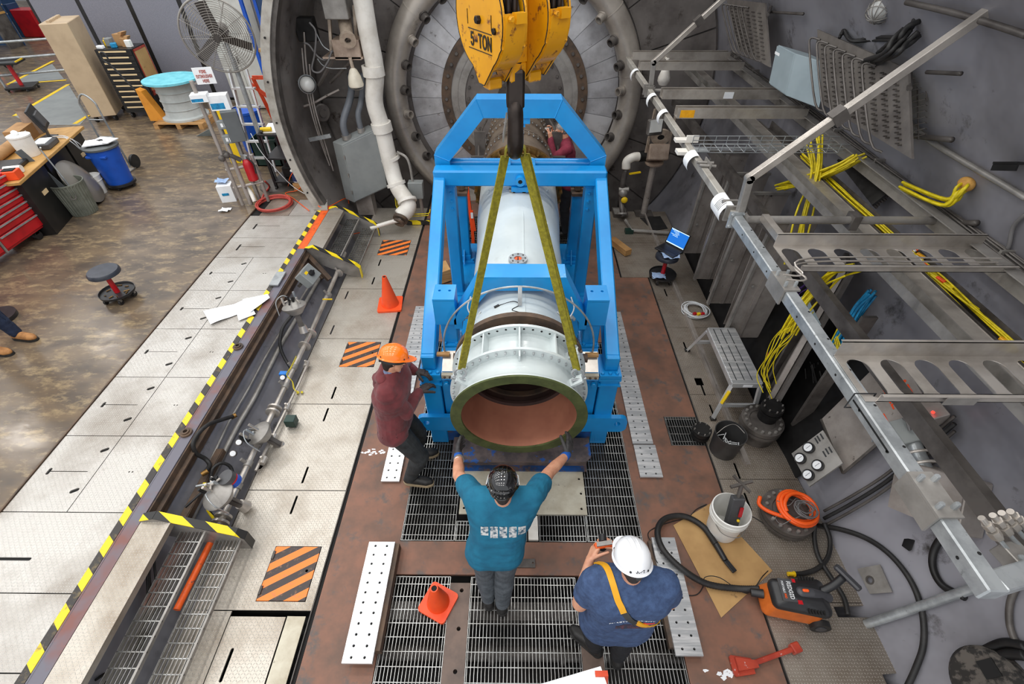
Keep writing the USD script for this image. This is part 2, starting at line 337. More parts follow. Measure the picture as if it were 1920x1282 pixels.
mat('safety_orange', C(244, 176, 20), C(230, 160, 16), 20, .4, .6, .5)
mat('purple', C(74, 46, 110), rough=.5)
mat('steel_dark2', C(172, 164, 158), C(142, 134, 127), 3, .4, .66, .45, .3, 0, 0, C(62, 54, 48), 8, .64, .7)
mat('box_pin', C(132, 126, 120), C(108, 102, 98), 4, .4, .66, .45, .4)
mat('foam', C(206, 158, 82), C(182, 132, 62), 22, .4, .6, .8)
mat('lamp_glass', C(214, 214, 210), rough=.12, coat=.6)
mat('machined', C(232, 232, 232), C(196, 198, 200), 5, .42, .56, .28, .6, stretch=(.5, 6, 1))
mat('box_grey2', C(84, 84, 86), C(66, 66, 68), 5, .4, .7, .45, .2)
mat('vac_orange', C(206, 106, 40), C(180, 88, 30), 6, .45, .7, .4); mat('black_plastic2', C(64, 64, 68), C(52, 52, 56), 9, .5, .7, .4)
mat('bin_dark', C(58, 57, 57), C(42, 41, 41), 5, .4, .65, .5)
mat('seat_vinyl', C(52, 56, 66), C(40, 43, 52), 12, .4, .65, .35)
mat('screen_blue', C(20, 80, 160), rough=.3, emit=C(30, 110, 200), es=.9); mat('screen_white', C(200, 220, 235), rough=.3, emit=C(190, 220, 240), es=.9)
mat('rag_blue', C(168, 192, 226), C(146, 172, 210), 12, .4, .6, .9)
mat('red_worn', C(176, 66, 46), C(150, 50, 36), 5, .4, .65, .38, 0, 0, 0, C(206, 196, 196), 16, .62, .68)
mat('ladder_orange', C(222, 80, 40), C(200, 66, 32), 7, .4, .65, .5)
mat('steel_worn', C(96, 90, 84), C(44, 42, 40), 16, .45, .55, .5, .2)
mat('red_light', C(255, 40, 30), rough=.3, emit=C(255, 40, 30), es=4.0)
mat('tan_worn', C(178, 158, 142), C(146, 126, 110), 5, .4, .66, .5, .2); mat('tan_worn2', C(192, 176, 158), C(156, 140, 126), 8, .4, .66, .45, .3)
mat('dark_green', C(24, 56, 48), C(18, 44, 38), 8, .4, .65, .45)
mat('blue_tape', C(50, 130, 220), rough=.6)
mat('box_blue_grey2', C(104, 108, 114), C(90, 94, 100), 4, .4, .7, .5)
mat('lamp_cream', C(222, 214, 196), C(204, 194, 176), 6, .45, .7, .35)
mat('label_cream', C(222, 196, 152), rough=.6)
mat('jack_orange', C(222, 148, 50), C(204, 130, 40), 5, .45, .7, .45)
mat('locker_grey', C(196, 196, 190), C(182, 182, 176), 4, .45, .7, .5)
mat('fan_wire', C(150, 146, 140), rough=.4, metal=.5)
mat('fan_blade', C(70, 64, 60), C(56, 50, 46), 5, .4, .6, .45)
mat('box_grey3', C(96, 100, 102), C(84, 88, 90), 4, .4, .7, .5)
mat('navy_plastic', C(34, 52, 96), rough=.4)
mat('bench_wood', C(196, 152, 88), C(176, 132, 70), 4, .4, .65, .5, stretch=(3, 1, 1))
mat('can_zinc', C(132, 136, 126), C(108, 112, 102), 6, .4, .65, .5, .4)
mat('dish_clear', C(120, 116, 110), rough=.2)
mat('blue_dark', C(34, 66, 104), C(26, 54, 90), 4, .4, .7, .5)
mat('crate_blue', C(20, 104, 176), C(14, 88, 156), 5, .4, .7, .45)
mat('green_strap', C(60, 190, 60), rough=.5)
mat('far_wall', C(150, 150, 150), rough=.8)
# ================================================================ SETTING
ZU = 0.5; XC, ZC, RT_ = -0.03, 1.74, 3.42          # upper floor level; tank axis and radius
S = dict(kind='structure')
fl = build('floor', [prism(unary_union([sbox(-30, -4, -4.362, 30), sbox(-4.362, 7.62, -3.55, 30), sbox(-3.6, 9.3, 14, 30)]), -.2, (0, 0, ZU))], 'floor_concrete', label='brown mottled polished concrete shop floor left of the steel decks', cat='floor', **S)
build('floor_kerb', [bbox(-4.36, -4.345, -1, 7.62, .35, ZU+.010)], 'rust_steel', label='narrow rusty edge strip between brown shop floor and upper deck plates', cat='floor edge', **S)
# painted bay on the far floor
for name, pts in (('floor_bay', [(38, 193), (122, 62), (150, 92), (165, 135), (95, 232), (27, 218)]),):
    q = [P(*p, z=ZU+.004) for p in [(27, 217), (128, 158), (165, 218), (150, 234), (60, 234)]]
    build('floor_paint', [plate(q, .004)], 'box_grey', label='grey painted floor bay behind the workbench and tan cabinet', cat='floor marking', **S)
    q = [P(*p, z=ZU+.004) for p in [(15, 158), (92, 122), (98, 120), (120, 148), (40, 155)]]
    build('floor_paint', [plate(q, .004)], 'box_grey', label='grey painted floor triangle beside the small wheeled table', cat='floor marking', **S)
for pts, lb in (([(27, 217), (128, 158)], 'left of the grey bay behind the tan cabinet'), ([(15, 158), (100, 114)], 'along the far edge of the small grey floor triangle'), ([(15, 158), (124, 150)], 'along the near edge of the small grey floor triangle'), ([(140, 232), (166, 216)], 'at the near end of the grey bay by the hand truck'), ([(0, 62), (38, 84)], 'far back below the railing')):
    a, b = [P(*p, z=ZU+.006) for p in pts]
    build('floor_stripe', [beam(a, b, .1, .004)], 'safety_yellow', label='yellow painted floor line '+lb, cat='floor marking', kind='structure')
# upper deck
ud = thing('upper_deck', 'row of silver tread plates on the upper deck beside the brown floor', 'floor', (-3.8, 3.0, ZU), kind='structure')
X0, XM, X1 = -4.342, -3.79, -3.30
def tread(parent, x0, x1, y0, y1, z, mtl, holes=(), t=.012, gap=.004):
    poly = sbox(x0+gap, y0+gap, x1-gap, y1-gap)
    for h in holes: poly = poly.difference(h)
    return build('plate', [prism(poly, -t, (0, 0, z))], mtl, parent, smooth=False)
def slot(x, y, L=.17, w=.022, a=90.0):
    s = Point(0, 0).buffer(w/2, 4); s = unary_union([affinity.translate(s, -L/2), affinity.translate(s, L/2)]).convex_hull
    return affinity.translate(affinity.rotate(s, a, origin=(0, 0)), x, y)
ys = [7.05, 6.36, 5.82, 5.03, 4.26, 3.47, 2.70, 1.92, 1.28, .78, -.2]
for i in range(len(ys)-1):
    y1, y0 = ys[i], ys[i+1]
    if i < 2 or i > 6:
        xl = X0 if i < 7 else -5.4
        hs = [slot(X0+.22, (y0+y1)/2, .14, .03), slot(X0+.42, (y0+y1)/2+.02, .36, .012, 0)] if i < 2 else [slot(-3.9, y0+.25, .22, .03, 0)]
        if i == 7: hs = [slot(-4.25, 1.55, .1, .03), slot(-3.98, 1.53, .34, .025, 0)]
        tread(ud, xl if i > 6 else X0, X1, y0, y1, ZU, 'deck_plate', hs)
    else:
        ym = (y0+y1)/2
        hs = [slot(XM-.07, y0+.2, .04, .035, 30), slot(XM-.07, y1-.16, .04, .035, 30), slot(X0+.12, ym, .04, .03), slot(X0+.3, ym, .34, .008, 0)]
        tread(ud, X0, XM, y0, y1, ZU, 'deck_plate', hs)
        tread(ud, XM, X1, y0, y1, ZU, 'deck_plate', [Point(XM+.3, ym).buffer(.008, 2), Point(XM+.33, ym).buffer(.008, 2)])
tread(ud, -4.2, -3.72, 7.05, 7.62, ZU, 'right_plate'); tread(ud, -3.72, X1, 7.05, 7.62, ZU, 'deck_plate')
build('support', [bbox(-5.4, X1, -1.2, 7.62, .3, ZU-.014)], 'black_gap', ud)
# hazard edge, painted beam, rail channel
eb = thing('edge_beam', 'long painted steel edge beam with yellow and black hazard edge beside the pipe trench', 'steel beam', (-3.2, 3, ZU), kind='structure')
build('hazard_stripe', [bbox(-3.302, -3.235, -1, 7.42, .44, ZU+.003)], 'stripe_deck', eb)
build('flange', [bbox(-3.233, -3.115, -1, 6.06, .4, ZU)], 'edge_paint', eb)
build('flange', [bbox(-3.233, -3.115, 6.06, 7.4, .4, ZU)], 'edge_orange', eb, label='orange painted flange')
build('channel', [bbox(-3.113, -3.1, -1, 6.1, .3, ZU-.01), bbox(-3.1, -3.06, -1, 6.1, .41, .425)], 'rust_steel', eb)
for px, py in ((447, 651), (350, 812)):
    c = P(px, py, z=ZU)
    build('ring_boss', [ring(c, (0, 0, 1), .055, .022, .02, 20), ring(c, (0, 0, 1), .035, .02, .035, 16)], 'rust_steel', eb, label='rusty orange ring boss')
build('angle_iron', [bbox(-3.02, -2.95, 1.95, 2.75, .21, .222), bbox(-2.955, -2.945, 1.95, 2.75, .16, .222)], 'rust_steel', eb)
# tank shell
def arc(r0, r1, a0, a1, y0, y1, n):
    return lathe([(r0, 0), (r1, 0), (r1, y1-y0), (r0, y1-y0)], (XC, y0, ZC), (0, 1, 0), n, True, a0, a1, up=(0, 0, 1))
# frame((0,1,0)) : side = up x d = (-1,0,0)  -> angle 0 is -x (left), pi/2 is up
R_ = math.radians
build('wall_right', [arc(RT_, RT_+.04, R_(128), R_(228), -1.5, 9.05, 60)], 'tank_steel', smooth=40, label='curved grey steel inner wall of the round tank on the right', cat='tank wall', **S)
build('wall_left', [arc(RT_, RT_+.04, R_(-60), R_(-21.2), -1.5, 7.4, 30)], 'tank_steel', smooth=40, label='low curved steel wall of the pipe trench under the edge beam', cat='tank wall', **S)
build('wall_inner', [arc(RT_, RT_+.04, R_(-60), R_(60), 7.4, 9.05, 60), arc(RT_, RT_+.04, R_(110), R_(130), 7.9, 9.05, 14)], 'tank_back', smooth=40, label='dark curved inner wall of the tank left of the big ring pipe', cat='tank wall', **S)
rim = thing('tank_rim', 'thick pale curved rim of the tank opening on the left', 'tank rim', (-3.45, 7.4, ZU), kind='structure')
build('flange_face', [arc(RT_+.04, RT_+.16, R_(-21), R_(62), 7.33, 7.5, 50)], 'tank_rim', rim, smooth=40)
build('inner_band', [arc(RT_-.02, RT_+.04, R_(-21), R_(62), 7.36, 7.5, 50)], 'steel_dark', rim, smooth=40)
build('foot', [plate([P(583, 330, z=ZU+.03), P(612, 330, z=ZU+.03), P(614, 392, z=ZU+.03), P(588, 392, z=ZU+.03)], .025)], 'tank_rim', rim)
build('bolt', [hexbolt((XC-(RT_+.1)*math.cos(R_(a)), 7.33, ZC+(RT_+.1)*math.sin(R_(a))), (0, -1, 0), .014, .02) for a in range(-16, 60, 9)], 'steel_black', rim, kind='stuff')
# bulkhead with sheet sectors, rings and bolts
YB = 9.0
bk = thing('wall_back', 'round steel bulkhead at the back of the tank with radial sheets', 'tank bulkhead', (XC, YB, ZC), kind='structure')
yd = (0, -1, 0)
build('backing_disc', [ring((XC, YB+.06, ZC), yd, 3.45, .45, .03, 64)], 'tank_back', bk)
for k in range(34):
    a0 = 2*math.pi*k/34+.002; a1 = 2*math.pi*(k+1)/34-.002
    build('sheet', [lathe([(1.27, .0), (1.80, -.04), (1.80, -.06), (1.27, -.02)], (XC, YB-.03, ZC), yd, 3, True, a0, a1)], 'sheet' if k % 3 else 'sheet_b', bk, smooth=False)
    if k % 3 == 1:
        am = (a0+a1)/2
for k in range(20):
    a0 = 2*math.pi*k/20+.004; a1 = 2*math.pi*(k+1)/20-.004
    build('outer_sheet', [lathe([(2.2, .02), (3.38, .02), (3.38, -.01), (2.2, -.01)], (XC, YB, ZC), yd, 4, True, a0, a1)], 'tank_back', bk, smooth=False)
build('rusty_ring', [ring((XC, YB-.04, ZC), yd, 1.265, 1.10, .05, 72)], 'rust_steel', bk, label='rusty bolted ring')
build('ring_bolts', [hexbolt((XC+1.18*math.cos(t), YB-.09, ZC+1.18*math.sin(t)), yd, .03, .03) for t in np.arange(40)*2*math.pi/40], 'steel_dark', bk, kind='stuff')
build('smooth_ring', [ring((XC, YB-.02, ZC), yd, 1.10, .86, .05, 72)], 'steel_grey', bk)
build('ring_seam', [ring((XC, YB-.07, ZC), yd, 1.0, .985, .012, 72)], 'steel_grey', bk)
build('inner_plate', [ring((XC, YB+.0, ZC), yd, .88, .3, .04, 60)], 'tank_back', bk)
build('plate_bolts', [hexbolt((XC+.8*math.cos(t), YB-.04, ZC+.8*math.sin(t)), yd, .026, .03) for t in np.arange(28)*2*math.pi/28], 'steel_dark', bk, kind='stuff')
mf = thing('ring_manifold', 'large grey ring pipe with short open nozzles around the bulkhead', 'pipe ring', (XC, 8.8, ZC))
t = np.arange(96)*2*math.pi/96
build('ring_pipe', [tube(np.stack([XC-.03+1.99*np.cos(t), 0*t+8.78, ZC+.02+1.99*np.sin(t)], 1), .185, 18, True)], 'ring_steel', mf, smooth=True)
[build('weld_seam', [ring(np.array([XC-.03+1.99*math.cos(a), 8.78, ZC+.02+1.99*math.sin(a)])-.006*A(-math.sin(a), 0, math.cos(a)), (-math.sin(a), 0, math.cos(a)), .189, .18, .012, 24)], 'ring_steel', mf) for a in (R_(12), R_(192), R_(-40), R_(225), R_(140), R_(40))]
for k in range(30):
    a = 2*math.pi*(k+.5)/30; rd = A(math.cos(a), 0, math.sin(a)); d = unit(-.75*rd+A(0, -.55, 0))
    if math.sin(a) < -.8: continue
    o = A(XC-.03, 8.78, ZC+.02)+1.99*rd+d*.16
    build('nozzle', [lathe([(.066, 0), (.066, .13), (.048, .13), (.048, .0)], o, d, 16), ring(o+d*.03, d, .078, .06, .02, 16), cyl(o+d*.04, o+d*.045, .05, n=12)], 'steel_dark' if k % 3 else 'ring_steel', mf)
# trench and pit
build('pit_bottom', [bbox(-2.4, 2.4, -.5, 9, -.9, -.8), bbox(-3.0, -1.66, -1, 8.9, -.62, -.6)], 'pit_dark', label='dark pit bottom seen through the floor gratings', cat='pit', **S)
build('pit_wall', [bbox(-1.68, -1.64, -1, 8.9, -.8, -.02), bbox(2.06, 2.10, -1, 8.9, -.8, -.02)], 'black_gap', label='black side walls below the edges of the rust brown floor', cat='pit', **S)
# lower (left) deck of tread plates
ld = thing('lower_deck', 'pale tread plate deck left of the rust brown floor', 'floor', (-2.1, 4, 0), kind='structure')
LX0, LX1 = -2.64, -1.665
def PS(px, py, L=.17, w=.022, a=90): q = P(px, py, z=0); return slot(q[0], q[1], L, w, a)
slots = [PS(*q) for q in ((623, 618), (626, 736), (611, 777), (572, 890), (551, 946), (712, 492), (700, 526), (650, 553))]+[Point(*P(487, 875, z=0)[:2]).buffer(.03, 4)]
def cutout(px): return Polygon([P(*q, z=0)[:2] for q in px])
H1 = sbox(-2.28, 6.67, -1.79, 7.14); H2 = sbox(-2.21, 4.12, -1.77, 4.58); H3 = sbox(-2.16, 1.4, -1.74, 1.865)
for y0, y1 in ((1.33, 2.42), (2.42, 3.52), (3.52, 4.64), (4.64, 5.75), (5.75, 7.0), (7.0, 8.3)):
    tread(ld, LX0, LX1, y0, y1, 0, 'low_plate', slots+[H1, H2, H3])
tread(ld, -2.64, -2.32, .2, 1.33, 0, 'low_plate'); tread(ld, -2.32, -1.86, .2, 1.29, 0, 'low_plate', [slot(-2.2, .95, .2, .025)])
build('cover_strip', [prism(sbox(-1.85, .55, -1.70, 1.29), -.012, (0, 0, .004))], 'cream_plate', ld, label='pale smooth cover strip')
tread(ld, -1.86, -1.665, .2, .55, 0, 'low_plate')
build('support', [bbox(-2.6, -1.69, -.5, 8.3, -.3, -.2)], 'black_gap', ld)
build('edge_angle', [bbox(-1.672, -1.664, .2, 8.3, -.1, .0), bbox(-2.65, -2.642, .2, 8.3, -.08, .0)], 'steel_dark', ld)
for nm, b, lb in (('floor_hatch', (-2.28, -1.79, 6.67, 7.14), 'farthest of the three orange and black striped square hatches in the pale deck'), ('floor_hatch', (-2.21, -1.77, 4.12, 4.58), 'orange and black striped square hatch behind the worker in the maroon hoodie'), ('floor_hatch', (-2.16, -1.74, 1.4, 1.865), 'nearest and largest looking orange and black striped square hatch, left of the front aluminium block')):
    h = thing(nm, lb, 'hatch', ((b[0]+b[1])/2, (b[2]+b[3])/2, 0))
    build('cover', [prism(sbox(b[0]+.006, b[2]+.006, b[1]-.006, b[3]-.006).difference(Point(b[1]-.07, b[2]+.25).buffer(.012, 4)), -.012, (0, 0, .003))], 'stripe_orange', h)
    [build('hinge', [cyl((b[0]+.012, y, .008), (b[0]+.012, y+.07, .008), .012, n=8)], 'steel_dark', h) for y in (b[2]+.05, b[3]-.12)]
# rust brown steel floor with grating openings
opA = sbox(-1.04, 1.92, 1.185, 4.6); opB = sbox(-1.06, -.5, 1.33, 1.63); opC = sbox(1.69, 2.98, 2.055, 3.37)
opD = sbox(-.9, 5.6, 1.0, 8.0)
pf = unary_union([sbox(-1.63, -.5, 2.055, 8.9)]).difference(unary_union([opA, opB, opC, opD, sbox(1.63, 6.07, 2.1, 9)]))
build('pit_floor', [prism(pf, -.03)], 'red_oxide', smooth=False, label='rust brown painted steel plate floor under the blue frame', cat='floor', **S)
for x0, x1, lb in ((-.54, -.37, 'brown drilled steel cross member left of the teal shirt worker, beside the cone'), (.535, .70, 'brown drilled steel cross member under the worker in the navy shirt')):
    poly = sbox(x0, -.5, x1, 1.56)
    for y in np.arange(.05, 1.6, .29): poly = poly.difference(Point(x0+.1, y).buffer(.016, 5))
    build('cross_member', [prism(poly, -.06, (0, 0, .004))], 'cross_steel', label=lb, cat='steel beam', kind='structure')
# gratings
def grating(x0, x1, y0, y1, label, group=None, z=0.0, pitch=.028, cross=.1, d=.03, mtl='grating_steel', name='floor_grating', cat='grating'):
    g_ = thing(name, label, cat, ((x0+x1)/2, (y0+y1)/2, z), group=group)
    xs = np.arange(x0+.012, x1-.008, pitch); yy = np.arange(y0+cross*.5, y1, cross)
    build('bearing_bars', [bbox(x-.0028, x+.0028, y0, y1, z-d, z) for x in xs], mtl, g_, smooth=False, kind='stuff')
    build('cross_rods', [bbox(x0, x1, y-.003, y+.003, z-.010, z-.001) for y in yy], mtl, g_, smooth=False, kind='stuff')
    build('frame', [bbox(x0, x1, y0-.003, y0+.003, z-d, z), bbox(x0, x1, y1-.003, y1+.003, z-d, z), bbox(x0-.003, x0+.003, y0, y1, z-d, z), bbox(x1-.003, x1+.003, y0, y1, z-d, z)], mtl, g_, smooth=False)
    return g_
grating(-1.035, -.55, 1.93, 4.58, 'steel floor grating beside the boots of the worker in the maroon hoodie')
grating(-.54, .12, 1.93, 2.115, 'narrow strip of floor grating in front of the cream plate, left of the white block')
grating(.235, .665, 1.93, 2.19, 'short piece of floor grating in front of the right end of the cream plate')
grating(.68, 1.18, 1.93, 4.58, 'long floor grating right of the cream plate under the beam end')
grating(-.52, .67, 2.62, 4.58, 'floor grating hidden below the blue timber beam and frame')
grating(-1.05, -.545, -.4, 1.61, 'floor grating below the near orange cone')
grating(-.365, .53, -.4, 1.61, 'wide floor grating below the feet of the worker in the teal shirt')
grating(.705, 1.32, -.4, 1.61, 'floor grating to the right of the worker in the navy shirt')
grating(1.70, 2.05, 2.985, 3.365, 'small square floor grating beside the black bolted cap on the right')
grating(-.88, .98, 5.62, 7.98, 'large floor grating behind the blue frame below the far end of the pipe', cross=.08)
# things seen through the gratings
t_ = thing('pit_pipe', 'grey pipe crossing below the front gratings', 'pipe', (0, 1.2, -.5)); build('pipe', [cyl((-1.5, 1.15, -.45), (2.0, 1.15, -.45), .06), ring((-.2, 1.15, -.45), (1, 0, 0), .085, .05, .04, 20), ring((.4, 1.15, -.45), (1, 0, 0), .085, .05, .04, 20)], 'steel_dark', t_)
t_ = thing('pit_vessel', 'round grey valve body below the front grating between the two workers', 'valve', (.25, .7, -.6)); build('body', [ball((.25, .72, -.55), .17, 3, (1, 1, .8)), ring((.25, .72, -.45), (0, 0, 1), .13, .06, .03, 20)], 'steel_grey', t_)
t_ = thing('pit_beam', 'dark steel beam crossing below the gratings under the teal shirt worker', 'steel beam', (0, 1.4, -.3)); build('web', [bbox(-1.6, 2.0, 1.36, 1.38, -.45, -.1), bbox(-1.6, 2.0, 1.3, 1.44, -.1, -.085)], 'steel_dark', t_)
t_ = thing('pit_conduit', 'thin shiny conduit below the near left grating', 'conduit', (-.7, .75, -.4)); build('conduit', [cyl((-1.2, .62, -.3), (.3, .72, -.3), .025)], 'steel_grey', t_)
t_ = thing('white_block', 'small white painted block between the two short gratings', 'block', (.18, 2.03, 0)); build('block', [bbox(.135, .225, 1.94, 2.16, -.03, .004), bbox(.03, .225, 2.08, 2.17, -.03, .006)], 'white_paint', t_)
t_ = thing('small_plate', 'small dark steel plate on the floor right of the teal shirt worker\'s knees', 'plate', (.16, 1.73, 0)); build('plate', [prism(sbox(.02, 1.69, .19, 1.765).difference(Point(.17, 1.73).buffer(.008, 3)), .012, (0, 0, .001))], 'steel_dark', t_)
t_ = thing('cream_plate', 'scratched cream steel plate on the gratings in front of the timber beam', 'plate', (.09, 2.4, 0))
pl = sbox(-.525, 2.18, .70, 2.75)
for x, y in ((.65, 2.24), (.66, 2.4), (.655, 2.56), (-.48, 2.24), (-.48, 2.4)): pl = pl.difference(Point(x, y).buffer(.012, 4))
build('plate', [prism(pl, .014, (0, 0, .002))], 'cream_plate', t_)
# right deck
rd_ = thing('right_deck', 'worn tread plate deck right of the rust brown floor', 'floor', (2.4, 3.5, 0), kind='structure')
rs = [PS(*q) for q in ((1382, 882), (1402, 940), (1335, 770), (1318, 730), (1285, 650), (1248, 548))]+[sbox(2.2, 3.85, 2.29, 3.97)]
edge = Polygon([(2.08, -.5), (2.95, -.5), (2.95, .86), (2.80, .86), (2.80, .93), (2.93, .94), (2.93, 1.32), (2.66, 1.32), (2.66, 1.40), (2.92, 1.41), (2.93, 1.95), (2.88, 2.5), (2.80, 3.6), (2.80, 8.2), (1.66, 8.2), (1.66, 6.08), (2.08, 6.08)])
for y0, y1 in ((-.5, 1.43), (1.43, 2.58), (2.58, 3.7), (3.7, 4.9), (4.9, 6.07), (6.07, 7.1), (7.1, 8.2)):
    pp = edge.intersection(sbox(1, y0+.003, 4, y1-.003))
    for s_ in rs: pp = pp.difference(s_)
    build('plate', [prism(pp, -.012)], 'right_plate', rd_, smooth=False)
build('support', [bbox(2.12, 2.75, -.5, 8.2, -.3, -.2), bbox(1.7, 2.75, 6.1, 8.2, -.3, -.2)], 'black_gap', rd_)
build('edge_angle', [bbox(2.072, 2.08, -.5, 6.08, -.1, .0), bbox(1.652, 1.66, 6.08, 8.2, -.1, 0)], 'steel_dark', rd_)
# stairs
def stairs(ya, yb, lb, stripe_y):
    s = thing('steel_stairs', lb, 'stairs', (-2.7, (ya+yb)/2, 0), kind='structure')
    build('landing_plate', [bbox(-3.11, -2.86, ya, yb, .488, .5), bbox(-2.866, -2.86, ya, yb, .44, .49), bbox(-3.11, -3.1, ya, yb, .44, .49)], 'low_plate', s, smooth=False)
    for x0, x1, z in ((-2.86, -2.64, .333), (-2.63, -2.40, .167)):
        xs = np.arange(x0+.01, x1-.02, .032); yy = np.arange(ya+.05, yb, .1 if yb < 3 else .06)
        build('tread', [bbox(x-.002, x+.002, ya, yb, z-.03, z) for x in xs]+[bbox(x0, x1, y-.004, y+.004, z-.012, z) for y in yy], 'grating_steel', s, smooth=False, kind='stuff')
        build('tread_nosing', [bbox(x1-.018, x1, ya, yb, z-.035, z+.002), bbox(x0, x0+.004, ya, yb, z-.03, z)], 'steel_grey', s, smooth=False)
    for y, q in ((ya, -1), (yb, 1)):
        pts = [(-3.11, .52), (-2.98, .56), (-2.42, .26), (-2.36, .2), (-2.36, .0), (-2.5, .0), (-3.11, .30)]
        build('stringer', [prism(pts, -.008*q, (0, y, 0), (1, 0, 0), (0, 0, 1))], 'steel_grey', s, smooth=False)
        build('hazard_edge', [beam((-3.11, y+q*.03, .522), (-2.98, y+q*.03, .562), .07, .008), beam((-2.98, y+q*.03, .562), (-2.42, y+q*.03, .262), .07, .008), beam((-2.42, y+q*.03, .262), (-2.36, y+q*.03, .2), .07, .008), beam((-2.36, y+q*.03, .2), (-2.36, y+q*.03, .02), .07, .008, up=(1, 0, 0))], 'stripe_stair', s, smooth=False)
stairs(6.06, 7.25, 'short steel stairs at the far end of the trench near the tank rim', 0)
stairs(-.3, 1.84, 'wide steel grate stairs in the near left corner', 0)

# ================================================================ BLUE FRAME
FX = 0.05
fr = thing('lifting_cradle', 'bright blue steel lifting cradle around the grey pipe', 'lifting cradle', (FX, 4.2, 0))
def fb(name, m, mt='blue_paint', label=None, smooth=None): return build(name, m, mt, fr, smooth, label)
def mx(x, s): return FX+s*x if s else x
ep = sbox(-1.02, .28, 1.10, .5).buffer(-.07).buffer(.07, 6)
ep = ep.difference(Point(-.93, .41).buffer(.032, 6)).difference(Point(1.0, .41).buffer(.032, 6)).difference(sbox(-.42, .34, .56, .6))
fb('end_plate', [prism(ep, .05, (FX-.01, 3.0, 0), (1, 0, 0), (0, 0, 1))], smooth=False)
fb('base_front', [bbox(FX-.84, FX+.84, 3.01, 3.2, .02, .3, .01)], 'blue_dirty', 'scuffed blue base beam')
for s in (-1, 1):
    x = lambda v: FX+s*v
    fb('pedestal', [bbox(x(.755), x(.93), 3.0, 3.3, .0, 1.03, .008), bbox(x(.735), x(.945), 2.99, 3.31, 1.0, 1.035), bbox(x(.735), x(.945), 2.985, 3.31, .93, .95)])
    fb('pedestal', [bbox(x(.56), x(.745), 3.03, 3.45, .0, 1.0, .008), bbox(x(.63), x(.65), 3.0, 3.04, .3, .95)])
    fb('foot_plate', [bbox(x(.74), x(.94), 2.99, 3.28, 1.04, 1.075)])
    for bx in (.765, .835, .90): fb('bolt', [hexbolt((x(bx), 3.02, 1.075), (0, 0, 1), .018, .02)])
    fb('leg_stub', [bbox(x(.785), x(.915), 3.06, 3.25, 1.075, 1.24, .01)])
    fb('raking_leg', [beam((x(.85), 3.13, 1.15), (x(.905), 5.18, 1.95), .13, .2, b=.012)])
    fb('wedge_block', [prism([(3.0, 1.0), (3.45, 1.0), (3.45, 1.19), (3.24, 1.19), (3.02, 1.07)], .17, (x(.65)-.085, 0, 0), (0, 1, 0), (0, 0, 1))])
    fb('wedge_plate', [beam((x(.65), 3.03, 1.085), (x(.65), 3.2, 1.185), .15, .012)], 'stainless', 'shiny steel wedge plate')
    fb('clamp_bar', [bbox(x(.65)-.08, x(.65)+.08, 2.99, 3.03, 1.03, 1.075)], 'cream_plate', 'pale drilled clamp bar')
    for bx in (.60, .65, .70): fb('clamp_bolt', [hexbolt((x(bx), 2.99, 1.052), (0, -1, 0), .012, .012)], 'rust_steel')
    for bx in (.61, .69): fb('hex_bolt', [hexbolt((x(bx), 3.0, .96), (0, -1, 0), .027, .03)])
    fb('saddle_foot', [bbox(x(.57), x(.74), 3.24, 3.46, 1.19, 1.215)])
    for bx in (.60, .71): fb('bolt', [hexbolt((x(bx), 3.265, 1.215), (0, 0, 1), .018, .02)])
    fb('saddle_column', [bbox(x(.585), x(.735), 3.28, 3.46, 1.21, 1.5, .01)])
    cap = sbox(-.095, 3.25, .095, 3.47)
    for hx in (-.045, .045): cap = cap.difference(Point(hx, 3.38).buffer(.013, 5))
    fb('column_cap', [bbox(x(.675)-.095, x(.675)+.095, 3.25, 3.47, 1.47, 1.74), prism(cap, .02, (x(.675), 0, 1.738))])
    fb('portal_post', [bbox(x(.755), x(.90), 5.2, 5.4, .06, 1.95, .012)])
    fb('cap_plate', [bbox(x(.74), x(.925), 5.16, 5.42, 1.885, 1.91)]); fb('base_plate', [bbox(x(.70), x(.93), 5.14, 5.45, .34, .36)])
    for bz in (1.70, 1.80, 1.6): fb('bolt', [hexbolt((x(.80), 5.2, bz), (0, -1, 0), .018, .02)])
    fb('base_rail', [bbox(x(.6), x(.93), 3.3, 6.5, .02, .34, .01)])
    fb('saddle_post', [bbox(x(.715), x(.855), 6.0, 6.16, .42, 1.38, .01)])
    fb('post_bracket', [bbox(x(.66), x(.91), 5.92, 6.24, .34, .37), prism([(0, 0), (.14, 0), (0, .16)], .015, (x(.785)-.0075, 6.0, .37), (0, -1, 0), (0, 0, 1)), bbox(x(.71), x(.86), 5.97, 6.2, .37, .44)])
    for bx in (.685, .885): fb('bolt', [hexbolt((x(bx), 5.96, .37), (0, 0, 1), .022, .03)])
    fb('pillow_block', [bbox(x(.70), x(.87), 5.97, 6.19, 1.38, 1.42), bbox(x(.74), x(.83), 6.02, 6.14, 1.42, 1.52, .02), cyl((x(.69), 6.08, 1.49), (x(.88), 6.08, 1.49), .03)], 'rust_steel', 'rusty pillow block')
    fb('trunnion', [cyl((x(.46), 3.02, 1.28), (x(.60), 3.02, 1.28), .04)], 'rust_steel', 'rusty trunnion pin')
    fb('tie_plate', [bbox(x(.14)-.03, x(.14)+.03, 5.28, 5.46, 2.02, 2.095)])
for cy in (6.3, 4.6, 3.3): fb('cross_member', [bbox(FX-.6, FX+.6, cy, cy+.2, .02, .2)])
fb('cross_beam', [bbox(FX-.97, FX+.965, 5.1, 5.28, 1.92, 2.10, .018)])
fb('beam_boss', [ring((FX, 5.1, 2.0), (0, -1, 0), .055, .025, .05, 20), ring((FX, 5.1, 2.0), (0, -1, 0), .028, .024, .052, 16)])
fb('boss_hole', [cyl((FX, 5.1, 2.0), (FX, 5.055, 2.0), .024)], 'black_gap')
